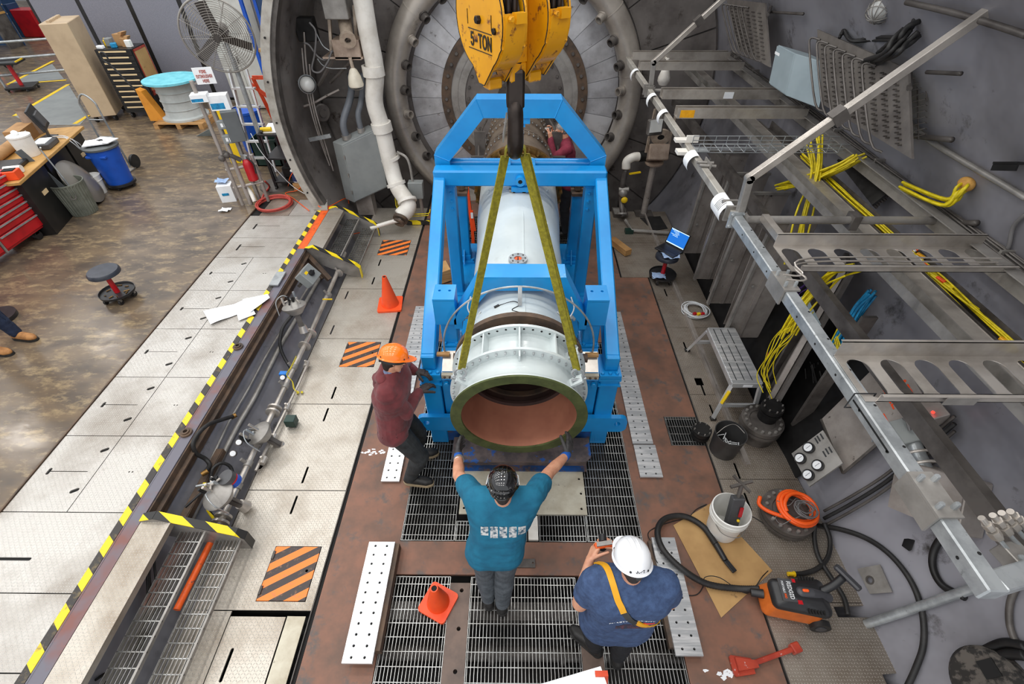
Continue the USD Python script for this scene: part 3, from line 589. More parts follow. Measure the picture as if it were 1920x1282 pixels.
fb('beam_lug', [bbox(FX-.1, FX+.12, 5.08, 5.24, 1.87, 1.92), bbox(FX-.08, FX+.09, 5.1, 5.2, 1.85, 1.87)])
fb('cross_tube', [cyl((FX-.83, 5.47, 2.04), (FX+.8, 5.47, 2.04), .055, n=20)])
o = Polygon([(-.97, 1.93), (-.97, 2.19), (-.47, 2.77), (.43, 2.77), (.965, 2.19), (.965, 1.93)])
i_ = Polygon([(-.80, 1.92), (-.80, 2.12), (-.40, 2.585), (.36, 2.585), (.795, 2.12), (.795, 1.92)])
fb('portal_arch', [prism(o.difference(i_), .2, (FX, 5.52, 0), (1, 0, 0), (0, 0, 1))], smooth=False)
for px_, pz, qx, qz in ((-.47, 2.77, -.40, 2.585), (.43, 2.77, .36, 2.585), (-.97, 2.19, -.80, 2.12), (.965, 2.19, .795, 2.12)):
    fb('weld_bead', [tube([(FX+px_, 5.32, pz), (FX+qx, 5.32, qz)], .006, 6)])
fb('arch_lug', [bbox(FX-.03, FX+.1, 5.34, 5.46, 2.52, 2.59), bbox(FX-.01, FX+.05, 5.36, 5.44, 2.48, 2.53)])
o = Polygon([(-.60, 1.42), (-.60, 1.52), (-.34, 1.995), (.375, 1.995), (.60, 1.52), (.60, 1.42)])
i_ = Polygon([(-.53, 1.40), (-.53, 1.5), (-.27, 1.855), (.27, 1.855), (.53, 1.5), (.53, 1.40)])
fb('saddle_arch', [prism(o.difference(i_), .2, (FX, 3.45, 0), (1, 0, 0), (0, 0, 1))], smooth=False)
# timber and steel beam below the ring
tb = thing('support_beam', 'scuffed brown and blue steel beam on the cream plate in front of the frame', 'beam', (.08, 2.8, 0))
build('top_plate', [prism([(-.63, 2.66), (.72, 2.66), (.78, 2.72), (.78, 2.95), (-.63, 2.95)], .02, (0, 0, .15))], 'beam_wood', tb)
build('web', [bbox(-.62, .74, 2.70, 2.95, .03, .15)], 'beam_wood', tb)
build('bottom_flange', [bbox(-.62, .74, 2.64, 2.95, .017, .035)], 'blue_dirty', tb)
# ================================================================ GREY PIPE
GX, GZ = .035, 1.35
gp = thing('main_pipe', 'long pale grey pipe lying inside the blue frame', 'pipe', (GX, 4.5, GZ))
def gb(name, m, mt='grey_paint', label=None, smooth=None, kind=None): return build(name, m, mt, gp, smooth, label, kind=kind)
D = (0, 1, 0)
gb('barrel', [lathe([(.44, 0), (.47, 0), (.47, 1.7), (.51, 2.4), (.515, 3.3), (.48, 3.3), (.44, 1.7)], (GX, 2.93, GZ), D, 72, True)], smooth=30)
gb('seam', [bbox(GX+.045, GX+.05, 2.95, 5.0, GZ+.466, GZ+.4735), bbox(GX+.045, GX+.05, 5.2, 6.2, GZ+.5, GZ+.514)])
gb('dark_flange', [ring((GX, 2.86, GZ), D, .555, .40, .05, 72)], 'rust_steel', 'dark brown joint flange')
gb('far_flange', [ring((GX, 6.22, GZ), D, .60, .48, .07, 64), ring((GX, 6.16, GZ), D, .535, .48, .05, 64)], 'gold', 'bronze coloured far flange')
for k in range(28):
    a = 2*math.pi*k/28
    if math.sin(a) > -.3: gb('clip', [obx((GX+.58*math.cos(a), 6.18, GZ+.58*math.sin(a)), (.012*-math.sin(a), 0, .012*math.cos(a)), (0, .05, 0), (.022*math.cos(a), 0, .022*math.sin(a)))], 'gold')
pz = GZ+.465
gb('port_flange', [ring((GX-.01, 3.77, pz), (0, 0, 1), .088, .036, .03, 32)], 'galv', 'round steel port flange')
gb('port_bolt', [hexbolt((GX-.01+.068*math.cos(t), 3.77+.068*math.sin(t), pz+.03), (0, 0, 1), .008, .006) for t in np.arange(8)*math.pi/4], 'steel_dark', kind='stuff')
gb('port_bore', [cyl((GX-.01, 3.77, pz), (GX-.01, 3.77, pz+.022), .037)], 'edge_orange', 'orange port opening')
gb('port_slit', [bbox(GX-.014, GX-.006, 3.74, 3.80, pz+.022, pz+.024)], 'black_gap')
gb('clamp', [bbox(GX-.11, GX+.11, 5.12, 5.17, GZ+.5, GZ+.525), cyl((GX-.06, 5.1, GZ+.51), (GX-.06, 5.2, GZ+.51), .02), cyl((GX+.06, 5.1, GZ+.51), (GX+.06, 5.2, GZ+.51), .02), bbox(GX-.03, GX+.04, 5.13, 5.16, GZ+.52, GZ+.6)], 'steel_grey')
gb('clamp_rod', [cyl((GX, 5.15, GZ+.52), (GX+.005, 5.15, 1.86), .014)], 'steel_grey')
for a, y in ((R_(48), 5.4), (R_(132), 5.4), (R_(52), 4.6), (R_(128), 4.6), (R_(40), 5.9), (R_(140), 5.9)):
    rr = .512 if y > 5 else .485
    gb('lug', [obx((GX+rr*math.cos(a), y, GZ+rr*math.sin(a)), (.02*math.cos(a), 0, .02*math.sin(a)), (0, .012, 0), (-.006*math.sin(a), 0, .006*math.cos(a)))])
for s in (-1, 1):
    gb('side_stud', [cyl((GX+s*.46, 3.36, GZ+.12), (GX+s*.55, 3.36, GZ+.12), .02), ring((GX+s*.5, 3.36, GZ+.12), (s, 0, 0), .035, .018, .02, 12)], 'grey_paint')
    gb('side_block', [bbox(GX+s*.44, GX+s*.53, 2.95, 3.06, GZ-.12, GZ+.1)], 'steel_grey')
# instrument ring standing off the pipe
ir = thing('sensor_hoop', 'thin silver hoop tube standing over the pipe in front of the blue arch', 'hoop', (GX, 3.17, GZ))
a = np.linspace(R_(-8), R_(188), 50)
build('hoop_tube', [tube(np.stack([GX+.69*np.cos(a), 3.17+0*a, 1.26+.70*np.sin(a)], 1), .009, 8)], 'galv', ir)
build('bracket', [beam((GX+.005, 3.17, 1.97), (GX+.005, 3.08, 1.83), .035, .01)], 'galv', ir)
for s in (-1, 1):
    build('white_tie', [tube(spline([(FX+s*.43, 3.24, 1.80), (FX+s*.46, 3.2, 1.70), (FX+s*.40, 3.16, 1.62), (GX+s*.33, 3.16, 1.70)], 6), .006, 6)], 'cable_white', ir, label='white cable tie')
    build('foot_clamp', [bbox(GX+s*.69-.07, GX+s*.69+.05, 3.12, 3.16, 1.19, 1.215)], 'wood', ir)
pt = thing('wire_probe', 'small black probe with a thin wire lying on top of the pipe', 'probe', (GX-.2, 3.0, GZ+.47))
def ontop(x, y, h=.004): return (x, y, GZ+math.sqrt(.47**2-(x-GX)**2)+h)
build('plug', [cyl(ontop(GX-.21, 3.12, .008), ontop(GX-.17, 3.13, .008), .01)], 'black_plastic', pt)
build('wire', [tube(spline([ontop(GX-.17, 3.13), ontop(GX-.05, 3.15), ontop(GX+.0, 3.1), ontop(GX-.06, 3.04), ontop(GX-.0, 3.0), ontop(GX-.02, 2.95)], 8), .003, 5)], 'steel_black', pt)
# ---------------------------------------------------------------- front spool
TD = unit(A(0, -1, -.085)); FC = A(GX, 2.33, GZ-.045); BK = -TD
sp = thing('nozzle_section', 'grey flanged pipe end with an olive green face and brown liner', 'pipe section', tuple(FC))
def sb(name, m, mt='grey_paint', label=None, smooth=None, kind=None): return build(name, m, mt, sp, smooth, label, kind=kind)
fs, fu, fd = frame(BK)
def sp_pt(a, r, y): return FC+BK*y+r*(math.cos(a)*fs*-1+math.sin(a)*fu)
sb('barrel', [lathe([(.475, .004), (.535, .004), (.535, .02), (.505, .06), (.485, .2), (.485, .5), (.47, .5), (.47, .06)], FC, BK, 80, True)], smooth=30)
sb('gasket_face', [lathe([(.455, -.012), (.54, -.012), (.54, .004), (.455, .004)], FC, BK, 80, True)], 'olive', 'olive green gasket face')
sb('rear_flange', [ring(FC+BK*.455, BK, .565, .47, .025, 80)])
sb('bolted_flange', [ring(FC+BK*.225, BK, .562, .47, .022, 80)])
for k in range(12):
    am = R_(90+30*k)
    sb('rib', [obx(sp_pt(am, .522, .35), (fs*-math.sin(am)+fu*-math.cos(am))*0+BK*.105, unit(fs*-1*math.cos(am)+fu*math.sin(am))*.038, unit(np.cross(BK, fs*-1*math.cos(am)+fu*math.sin(am)))*.006)])
    if k % 2 == 0: sb('rib', [obx(sp_pt(am, .518, .195), BK*.03, unit(fs*-1*math.cos(am)+fu*math.sin(am))*.035, unit(np.cross(BK, fs*-1*math.cos(am)+fu*math.sin(am)))*.006)])
for k in range(48):
    am = 2*math.pi*(k+.5)/48
    if math.sin(am) > -.5:
        sb('stud', [cyl(sp_pt(am, .535, .227), sp_pt(am, .535, .20), .0085, n=8)], 'galv', kind=None)
sb('flange_holes', [cyl(sp_pt(t, .535, .456), sp_pt(t, .535, .4535), .009, n=8) for t in 2*math.pi*(np.arange(48)+.5)/48], 'black_gap', kind='stuff')
sb('liner', [lathe([(.456, -.011), (.45, .12), (.43, .42)], FC, BK, 72)], 'liner', 'reddish brown liner', smooth=True)
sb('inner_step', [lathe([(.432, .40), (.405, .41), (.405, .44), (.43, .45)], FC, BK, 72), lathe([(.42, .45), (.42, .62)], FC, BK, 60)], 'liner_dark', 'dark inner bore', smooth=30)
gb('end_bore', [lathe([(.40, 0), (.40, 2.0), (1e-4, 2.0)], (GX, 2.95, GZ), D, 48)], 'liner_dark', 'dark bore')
# lifting lugs, shackles and slings
HK = A(-.005, 2.62, 3.22)
lugs = [('left', R_(141), .10), ('right', R_(39), .10), ('rear', R_(40), .36)]
LP = {}
for nm, a, y in lugs:
    c = sp_pt(a, .53, y); n_ = unit(c-(FC+BK*y)); tg = unit(np.cross(BK, n_))
    sb('padeye', [obx(sp_pt(a, .545, y), BK*.035, n_*.06, tg*.01)])
    LP[nm] = c+n_*.05
    sh = thing('shackle', {'left': 'grey bow shackle on the left lug of the olive faced pipe end', 'right': 'grey bow shackle on the right lug of the olive faced pipe end', 'rear': 'rusty bow shackle behind the right sling on the pipe end'}[nm], 'shackle', tuple(LP[nm]))
    q = LP[nm]; d = unit(HK-q); s_ = unit(np.cross(d, BK))
    tt = np.linspace(-.25*math.pi, 1.25*math.pi, 20)
    build('bow', [tube([q+d*.06+.042*(math.cos(t)*s_+math.sin(t)*d) for t in tt]+[q-s_*.026], .011, 8)], 'rust_steel' if nm == 'rear' else 'galv', sh)
    build('pin', [cyl(q-s_*.05, q+s_*.05, .012), hexbolt(q+s_*.05, s_, .018, .012)], 'rust_steel' if nm == 'rear' else 'galv', sh)
    LP[nm] = q+d*.10
for nm, lb, off, sd in (('left', 'olive yellow flat sling on the left, from hook to pipe end', -.055, (.85, .5, 0)), ('right', 'olive yellow flat sling on the right reaching the nearest right shackle', .05, (.85, -.5, 0)), ('rear', 'shorter olive yellow flat sling running beside the right one to the rear shackle', .06, (.85, -.5, .1))):
    sl = thing('lifting_sling', lb, 'sling', tuple(LP[nm]))
    top = HK+A(off, .02 if nm != 'rear' else .05, .03); p = LP[nm]
    build('webbing', [strap([top+(p-top)*t for t in np.linspace(0, 1, 12)], .052, .009, sd)], 'strap_yellow', sl)
    build('stitched_eye', [strap([top+(p-top)*t for t in np.linspace(.84, 1, 5)], .056, .016, sd)], 'strap_yellow', sl)
sl = thing('sling_bight', 'short sling loop held in the bowl of the crane hook', 'sling', tuple(HK))
build('loop', [strap(spline([HK+A(-.055, .02, .03), HK+A(-.045, .02, .075), HK+A(0, .02, .09), HK+A(.05, .02, .075), HK+A(.055, .03, .03)], 5), .05, .012, (0, 1, 0))], 'strap_yellow', sl)
# ================================================================ CRANE HOOK BLOCK
hb = thing('crane_hook_block', 'worn yellow two-sheave crane hook block marked with its load', 'crane hook', (0, 2.62, 3.2))
def hk(name, m, mt='hook_yellow', label=None, smooth=None): return build(name, m, mt, hb, smooth, label)
UU = unit(A(.83, .55, 0)); FF = unit(A(.55, -.83, 0)); ZZ = A(0, 0, 1)
HC = A(.005, 2.62, 3.895); HBK = 0.87
_hk = hk
def hk(name, m, mt='hook_yellow', label=None, smooth=None):
    v, f = merge(m); return _hk(name, [(HC+(v-HC)*HBK, f)], mt, label, smooth)
HC = A(-.01, 2.62, 3.905)
tt = np.linspace(R_(-200), R_(20), 26)
tear = Polygon([(.235*math.cos(t)-.01, .235*math.sin(t)) for t in np.linspace(0, 2*math.pi, 40)]).union(Polygon([(-.12, -.18), (-.03, -.30), (.03, -.30), (.21, -.1)])).buffer(.02).buffer(-.02)
inner = tear.buffer(-.012)
offs = [(-.20, .0), (-.07, 0), (.07, 0), (.20, 0)]
for k, (u0, _) in enumerate(offs):
    t = .016
    hk('side_plate', [prism(tear, t, HC+UU*u0, FF, ZZ)], smooth=False)
    ev = np.array(tear.exterior.coords)[::2]; hk('worn_edge', [tube([HC+UU*(u0+(.0 if u0 < 0 else 0))+np.cross(FF, ZZ)*t+FF*a+ZZ*b_ for a, b_ in ev[:-1]], .0028, 5, True)], 'hook_dark', 'dark worn plate edge')
# prism normal = FF x ZZ
NN = np.cross(FF, ZZ)
for s in (-1, 1):
    c = HC+UU*(s*.135)+NN*.01
    hk('sheave', [lathe([(.03, -.05), (.20, -.05), (.205, -.045), (.175, -.012), (.175, .012), (.205, .045), (.20, .05), (.03, .05)], c, UU, 40)], 'hook_dark', 'dark grooved sheave')
    hk('wire_rope', [tube([c+UU*w+.19*(math.cos(t)*FF+math.sin(t)*ZZ) for t in np.linspace(R_(-190), R_(0), 26)]+[c+UU*w+.19*FF+ZZ*z for z in (.15, .4, 2.5)], .014, 8) for w in (-.018, .018)], 'hook_dark', 'dark wire rope')
    band_ = [(.238*math.cos(t)-.01, .238*math.sin(t)) for t in np.linspace(R_(-75), R_(12), 14)]
    hk('guard_band', [strap([c+FF*x+ZZ*z for x, z in band_], 
        .115, .012, UU)])
    hk('guard_lug', [obx(c+FF*.235+ZZ*.03+UU*.02, UU*.03, FF*.02, ZZ*.022), hexbolt(c+FF*.24+ZZ*.03-UU*.035, FF, .014, .02)])
    hk('bottom_lug', [obx(c+ZZ*-.30+FF*.0, UU*.045, FF*.035, ZZ*.03, .008)])
hk('axle', [cyl(HC-UU*.22, HC+UU*.23, .014), hexbolt(HC-UU*.216, -UU, .020, .022), hexbolt(HC+UU*.22, UU, .02, .02)], 'hook_dark')
hk('guard_pin', [hexbolt(HC+FF*.15+ZZ*-.03-UU*.216, -UU, .016, .012)], 'hook_dark')
hk('cross_head', [obx(HC+ZZ*-.02, UU*.06, FF*.05, ZZ*.20, .01), obx(HC+ZZ*-.26, UU*.055, FF*.05, ZZ*.05, .01)])
fo = HC+UU*-.2175
hk('load_mark', [text('5-TON', .062, fo+FF*-.10+ZZ*-.125, FF, ZZ, .002, True, .22)], 'black_paint', 'black load lettering')
hk('mark_outline', [obx(fo+FF*0+ZZ*z, UU*.001, FF*.12, ZZ*.0018) for z in (-.14, -.05)], 'black_paint')
hk('name_panel', [obx(fo+FF*0+ZZ*z, UU*.001, FF*.12, ZZ*.0016) for z in (.16, .225)]+[obx(fo+FF*f, UU*.001, FF*.0016, ZZ*.033) for f in (-.12, .12)]+[ball(fo+FF*f+ZZ*z, .006, 1) for f in (-.11, .11) for z in (.17, .215)], 'hook_dark')
hk = _hk
hs = HK; FH = A(.06, -1, 0); UH = A(1, .06, 0)
hk('hook_shank', [cyl(hs+ZZ*.50, hs+ZZ*.24, .04), obx(hs+ZZ*.38, UH*.045, FH*.05, ZZ*.09, .012)], 'hook_dark', 'dark hook shank')
J = spline([hs+ZZ*.34, hs+ZZ*.28+FH*.035, hs+ZZ*.20+FH*.04, hs+ZZ*.12+FH*.035, hs+ZZ*.055+FH*-.01, hs+ZZ*.09+FH*-.10, hs+ZZ*.18+FH*-.125], 6)
rj = np.interp(np.linspace(0, 1, len(J)), [0, .2, .5, .75, 1], [.034, .040, .044, .040, .012])
hk('hook_bowl', [tube(J, rj, 14)], 'hook_dark', 'dark forged hook', smooth=True)
hk('safety_latch', [beam(hs+ZZ*.24+UH*-.045+FH*.0, hs+ZZ*.10+UH*-.06+FH*-.1, .008, .06, up=FH)], 'steel_grey')
# ================================================================ TEST ENGINE behind the pipe
en = thing('engine_casing', 'bolted bronze grey engine casing between the far pipe flange and the bulkhead', 'engine', (GX, 7.6, GZ))
build('casing', [lathe([(.44, 0), (.485, .02), (.50, .5), (.49, 1.1), (.47, 1.7), (.45, 2.4), (.40, 2.6)], (GX, 6.45, GZ), D, 60)], 'engine', en, smooth=30)
for y, r in ((6.5, .52), (6.95, .535), (7.02, .535), (7.5, .53), (8.0, .51), (8.45, .49)):
    build('flange_ring', [ring((GX, y, GZ), D, r, .45, .03, 60)], 'engine', en)
    build('flange_bolts', [hexbolt((GX+(r-.015)*math.cos(t), y, GZ+(r-.015)*math.sin(t)), (0, -1, 0), .011, .02) for t in np.arange(44)*2*math.pi/44], 'galv', en, kind='stuff')
for s in (-1, 1):
    build('side_pipe', [tube(spline([(GX+s*.55, 6.8, 1.2), (GX+s*.6, 7.2, 1.5), (GX+s*.58, 7.7, 1.62), (GX+s*.52, 8.3, 1.6)], 6), .016, 8)], 'steel_dark', en)
    build('side_bracket', [bbox(GX+s*.5, GX+s*.66, 7.3, 7.34, 1.2, 1.75), bbox(GX+s*.5, GX+s*.7, 7.0, 7.05, 1.45, 1.5)], 'steel_dark', en)

# ================================================================ PEOPLE
def capm(pts):
    "hull of spheres [(centre, radius) ...]"
    L = [np.asarray(c, float)+SPH*r for c, r in pts]
    return m3.Manifold.hull_points(np.vstack(L))
SPH = np.array(trimesh.creation.icosphere(2, 1.0).vertices)
def fleshed(ms, edge=.014, it=8, fold=0.0, seed=0, fs=(14, 14, 9)):
    m = m3.Manifold.batch_boolean(ms, m3.OpType.Add).refine_to_length(edge)
    v, f = vf(m); t = trimesh.Trimesh(v, f, process=True)
    if it: v0 = np.array(t.vertices); trimesh.smoothing.filter_taubin(t, .5, .53, it); v1 = np.array(t.vertices); bad = ~(np.linalg.norm(v1-v0, axis=1) < .02); v1[bad] = v0[bad]; t.vertices = v1
    if fold:
        n = np.array(t.vertex_normals); p = np.array(t.vertices)
        w = meshkit.fbm(p*np.array(fs)+seed*7.3, 3, seed)-.5; w2 = np.abs(meshkit.noise(p*np.array([6, 6, 26])+seed, seed)-.5)-.25
        t.vertices = p+n*(w*fold*1.6-w2*fold*1.2)[:, None]
    return np.array(t.vertices), np.array(t.faces)
def hand(W, d, n, t, curl=.35, spread=.12, k=1.0, g=0.0):
    "palm and five fingers: wrist W, pointing d, palm facing n, thumb towards t"
    d = unit(d); n, t = np.asarray(n, float), np.asarray(t, float); n = unit(n-d*np.dot(n, d)); t = unit(t-d*np.dot(t, d)-n*np.dot(t, n)); r = lambda x: x*k+g
    ms = [capm([(W-d*.02, r(.025)), (W+d*.02*k+t*.014*k, r(.022)), (W+d*.02*k-t*.014*k, r(.022))]),
          capm([(W+d*.02*k+t*.014*k, r(.019)), (W+d*.02*k-t*.014*k, r(.019)), (W+d*.092*k+t*.032*k, r(.0135)), (W+d*.085*k-t*.032*k, r(.0125))])]
    for i, L in enumerate((.042, .047, .044, .035)):
        o = (.031-.0205*i)*k; b = W+d*(.090-.004*abs(i-1.2))*k+t*o; a = spread*(1.5-i)/1.5
        dd = unit(d+t*a*.6); p = b; c = curl*.5
        for j, (l, rr) in enumerate(((L, .0098), (L*.68, .009), (L*.55, .008))):
            q = p+(dd*math.cos(c)+n*math.sin(c))*l*k
            ms.append(capm([(p, r(rr)), (q, r(rr*.93))])); p = q; c += curl
    p = W+d*.028*k+t*.026*k; c = unit(t*.75+d*.75+n*.25)
    for l, rr in ((.042, .0125), (.034, .0108), (.028, .0095)):
        q = p+c*l*k; ms.append(capm([(p, r(rr)), (q, r(rr*.92))])); p = q; c = unit(c+d*.22+n*.22*curl/.35)
    return ms
def person(label, base, J, hf, hu, hd, sk='skin', top='shirt_teal', sleeve='short', pants='jeans_grey', shoe='shoe_black', shoesole='black_rubber', hair='hair_dark', bulk=1.0, gloves=None, hood=False, edge=.014, collar=None):
    T = thing('person', label, 'person', base)
    J = {k: np.asarray(v, float) for k, v in J.items()}; hf, hu = unit(hf), unit(hu); hf = unit(hf-hu*np.dot(hf, hu)); hs_ = np.cross(hf, hu); hu0 = hu   # right of the head
    b = bulk; C_ = J['head']; nk = J['neck']; mid = (J['hipL']+J['hipR'])/2; sm = (J['shL']+J['shR'])/2
    ax = unit(J['shR']-J['shL']); fw = unit(np.cross(unit(sm-mid), ax))*-1
    wst = mid*.55+sm*.45
    def torso(g):
        ch = [(sm+ax*s*.10*b-(sm-mid)*.18+fw*.0, .105*b+g) for s in (-1, 1)]
        wa = [(wst+ax*s*.07*b+fw*.01, .095*b+g) for s in (-1, 1)]
        hp = [(mid+ax*s*.075*b, .105*b+g) for s in (-1, 1)]
        top_ = [(J['shL']-hu*0, .055*b+g), (J['shR'], .055*b+g), (nk-(nk-sm)*.35, .06+g)]
        return [capm(top_+ch), capm(ch+wa), capm(wa+hp)]
    hd_ = [capm([(C_+hu*.028-hf*.018, .083), (C_+hu*.022+hf*.02, .074)]), capm([(C_+hu*.01+hf*.018, .07), (C_-hu*.062+hf*.038, .045)]),
           capm([(C_-hu*.06+hf*.03, .045), (C_-hu*.092+hf*.055, .026)]), capm([(C_+hu*.012+hf*.088, .008), (C_-hu*.026+hf*.108, .013), (C_-hu*.032+hf*.09, .012)]),
           capm([(C_-hu*.055+hf*.078, .016), (C_-hu*.066+hf*.076, .014)]), capm([(C_-hu*.03-hf*.02, .055), (nk, .058)])]
    HS = .86; shrink = lambda m: m.translate(tuple(-C_)).scale((HS, HS, HS)).translate(tuple(C_)); sv = lambda m: (C_+(merge(m)[0]-C_)*HS, merge(m)[1])
    for s in (-1, 1):
        hd_.append(capm([(C_+hs_*s*.079-hf*.008+hu*.018, .011), (C_+hs_*s*.082-hf*.014-hu*.002, .012), (C_+hs_*s*.077-hf*.004-hu*.022, .007)]))
    hd_ = [shrink(m) if k != 5 else m for k, m in enumerate(hd_)]
    arms = lambda g0, g1: [[capm([(J['sh'+S], .058*b+g0), (J['el'+S], .042*b+g0)]), capm([(J['el'+S], .041*b+g1), (J['el'+S]*.65+J['wr'+S]*.35, .042*b+g1), (J['wr'+S], .028+g1)])] for S in 'LR']
    legs = lambda g0, g1: sum([[capm([(J['hip'+S], .088*b+g0), (J['kn'+S], .058*b+g0)]), capm([(J['kn'+S], .057*b+g1), (J['kn'+S]*.68+J['an'+S]*.32, .058*b+g1), (J['an'+S], .040+g1)])] for S in 'LR'], [])
    hm = {S: hand(J['wr'+S], *hd[S]) for S in 'LR' if hd.get(S)}
    al, ar = arms(0, 0)
    build('body', [fleshed(hd_+torso(0)+al+ar+legs(0, 0)+sum(hm.values(), []), edge, 5)], sk, T, smooth=True)
    for s in (-1, 1):
        e = C_+hs_*s*.033+hf*.0795+hu*.012
        ey = build('eye', [sv([ball(e, .0125, 2)])], 'eye_white', T); build('iris', [sv([ball(e+hf*.0085, .0062, 1)])], 'black_plastic', ey)
        build('eyebrow', [sv([tube([e+hu*.022-hs_*s*.018+hf*.008, e+hu*.027+hf*.011, e+hu*.022+hs_*s*.02+hf*.004], .0042, 6)])], hair, T)
    build('mouth', [sv([tube([C_-hu*.059+hf*.0925-hs_*.02-hf*.007, C_-hu*.0595+hf*.0935, C_-hu*.059+hf*.0925+hs_*.02-hf*.007], .0035, 6)])], 'lips', T)
    build('hair', [sv([fleshed([capm([(C_+hu*.034-hf*.026, .089), (C_+hu*.05+hf*.012, .076)]), capm([(C_-hu*.02-hf*.045, .055), (C_+hu*.03-hf*.03, .085)]), capm([(C_-hu*.07-hf*.045, .045), (C_+hu*.0-hf*.035, .08)])], .012, 4, .004, 3)])], hair, T, smooth=True)
    g0 = .016
    st = torso(g0+.006)+[capm([(mid+ax*s*.08*b-unit(sm-mid)*.03, .108*b+g0) for s in (-1, 1)]+[(wst+ax*s*.07*b, .1*b+g0) for s in (-1, 1)])]
    al, ar = arms(g0+.008, g0)
    if sleeve == 'long': st += al+ar
    else:
        for S in 'LR':
            e = J['sh'+S]*.48+J['el'+S]*.52; st.append(capm([(J['sh'+S], .06*b+g0), (e, .056*b+g0)]))
    build('hoodie' if hood else 'shirt', [fleshed(st, edge, 22, .013 if hood else .010, 5)], top, T, smooth=True)
    if hood:
        bk_ = -unit(hf*A(1, 1, 0)); hu = A(0, 0, 1)
        build('hood', [fleshed([capm([(nk+bk_*.055+ax*.07, .042), (nk+bk_*.055-ax*.07, .042), (nk+bk_*.10-hu*.05, .05)]), capm([(nk+bk_*.10-hu*.05, .055), (nk+bk_*.125-hu*.15, .04)]), capm([(nk+ax*.08+hf*.02-hu*.02, .035), (nk+bk_*.04+ax*.09, .045)]), capm([(nk-ax*.08+hf*.02-hu*.02, .035), (nk+bk_*.04-ax*.09, .045)])], edge, 22, .012, 8)], top, T, smooth=True)
        if collar: build('collar', [fleshed([capm([(nk+hu*.02+ax*.03, .05), (nk+hu*.02-ax*.03, .05), (nk+hf*.04, .045)])], .012, 4, .005, 2)], collar, T, smooth=True)
    tr = [capm([(mid+ax*s*.075*b, .108*b+.012) for s in (-1, 1)]+[(mid+ax*s*.07*b+unit(sm-mid)*.06, .1*b+.008) for s in (-1, 1)]), capm([(mid+ax*s*.07*b, .1*b) for s in (-1, 1)]+[((J['hipL']+J['hipR'])/2-unit(sm-mid)*.06, .08*b)])]
    tr += legs(.016, .018)+[capm([(J['an'+S]+unit(J['kn'+S]-J['an'+S])*.02, .060), (J['an'+S]*.7+J['kn'+S]*.3, .066)]) for S in 'LR']
    build('trousers', [fleshed(tr, edge, 8, .010, 11)], pants, T, smooth=True)
    for S in 'LR':
        a, to = J['an'+S], J['to'+S]; d = unit((to-a)*A(1, 1, 0)); z0 = J['z'+S] if 'z'+S in J else to[2]*0+base[2]; z0 = float(z0)
        hl = A(a[0], a[1], z0)-d*.035; tp = hl+d*.265; sd = np.cross(d, (0, 0, 1))
        sh_ = build('shoe', [fleshed([capm([(hl+A(0, 0, .055), .042), (A(a[0], a[1], z0+.10), .05)]), capm([(hl+A(0, 0, .052), .042), (hl+d*.10+A(0, 0, .06), .044), (tp-d*.075+sd*.012+A(0, 0, .046), .036), (tp-d*.075-sd*.012+A(0, 0, .046), .036), (tp-d*.035+A(0, 0, .042), .030)])], .012, 4)], shoe, T, smooth=True)
        so = unary_union([Point(hl[0], hl[1]).buffer(.046), Point(*(hl+d*.13)[:2]).buffer(.042), Point(*(tp-d*.07)[:2]).buffer(.052), Point(*(tp-d*.038)[:2]).buffer(.038)]).convex_hull
        build('sole', [prism(so, .026, (0, 0, z0+.001))], shoesole, sh_)
    if gloves:
        for S in 'LR':
            if hd.get(S):
                gl = build('glove', [fleshed(hand(J['wr'+S], *hd[S], g=.0028), .010, 3)], gloves, T, smooth=True)
                d = unit(J['wr'+S]-J['el'+S])
                build('cuff', [cyl(J['wr'+S]-d*.045, J['wr'+S]+d*.012, .036, .034)], 'glove_blue' if gloves == 'glove_grey' else gloves, gl, smooth=True)
    return T, dict(C=C_, hf=hf, hu=hu0, hs=hs_, ax=ax, fw=fw, mid=mid, sm=sm)
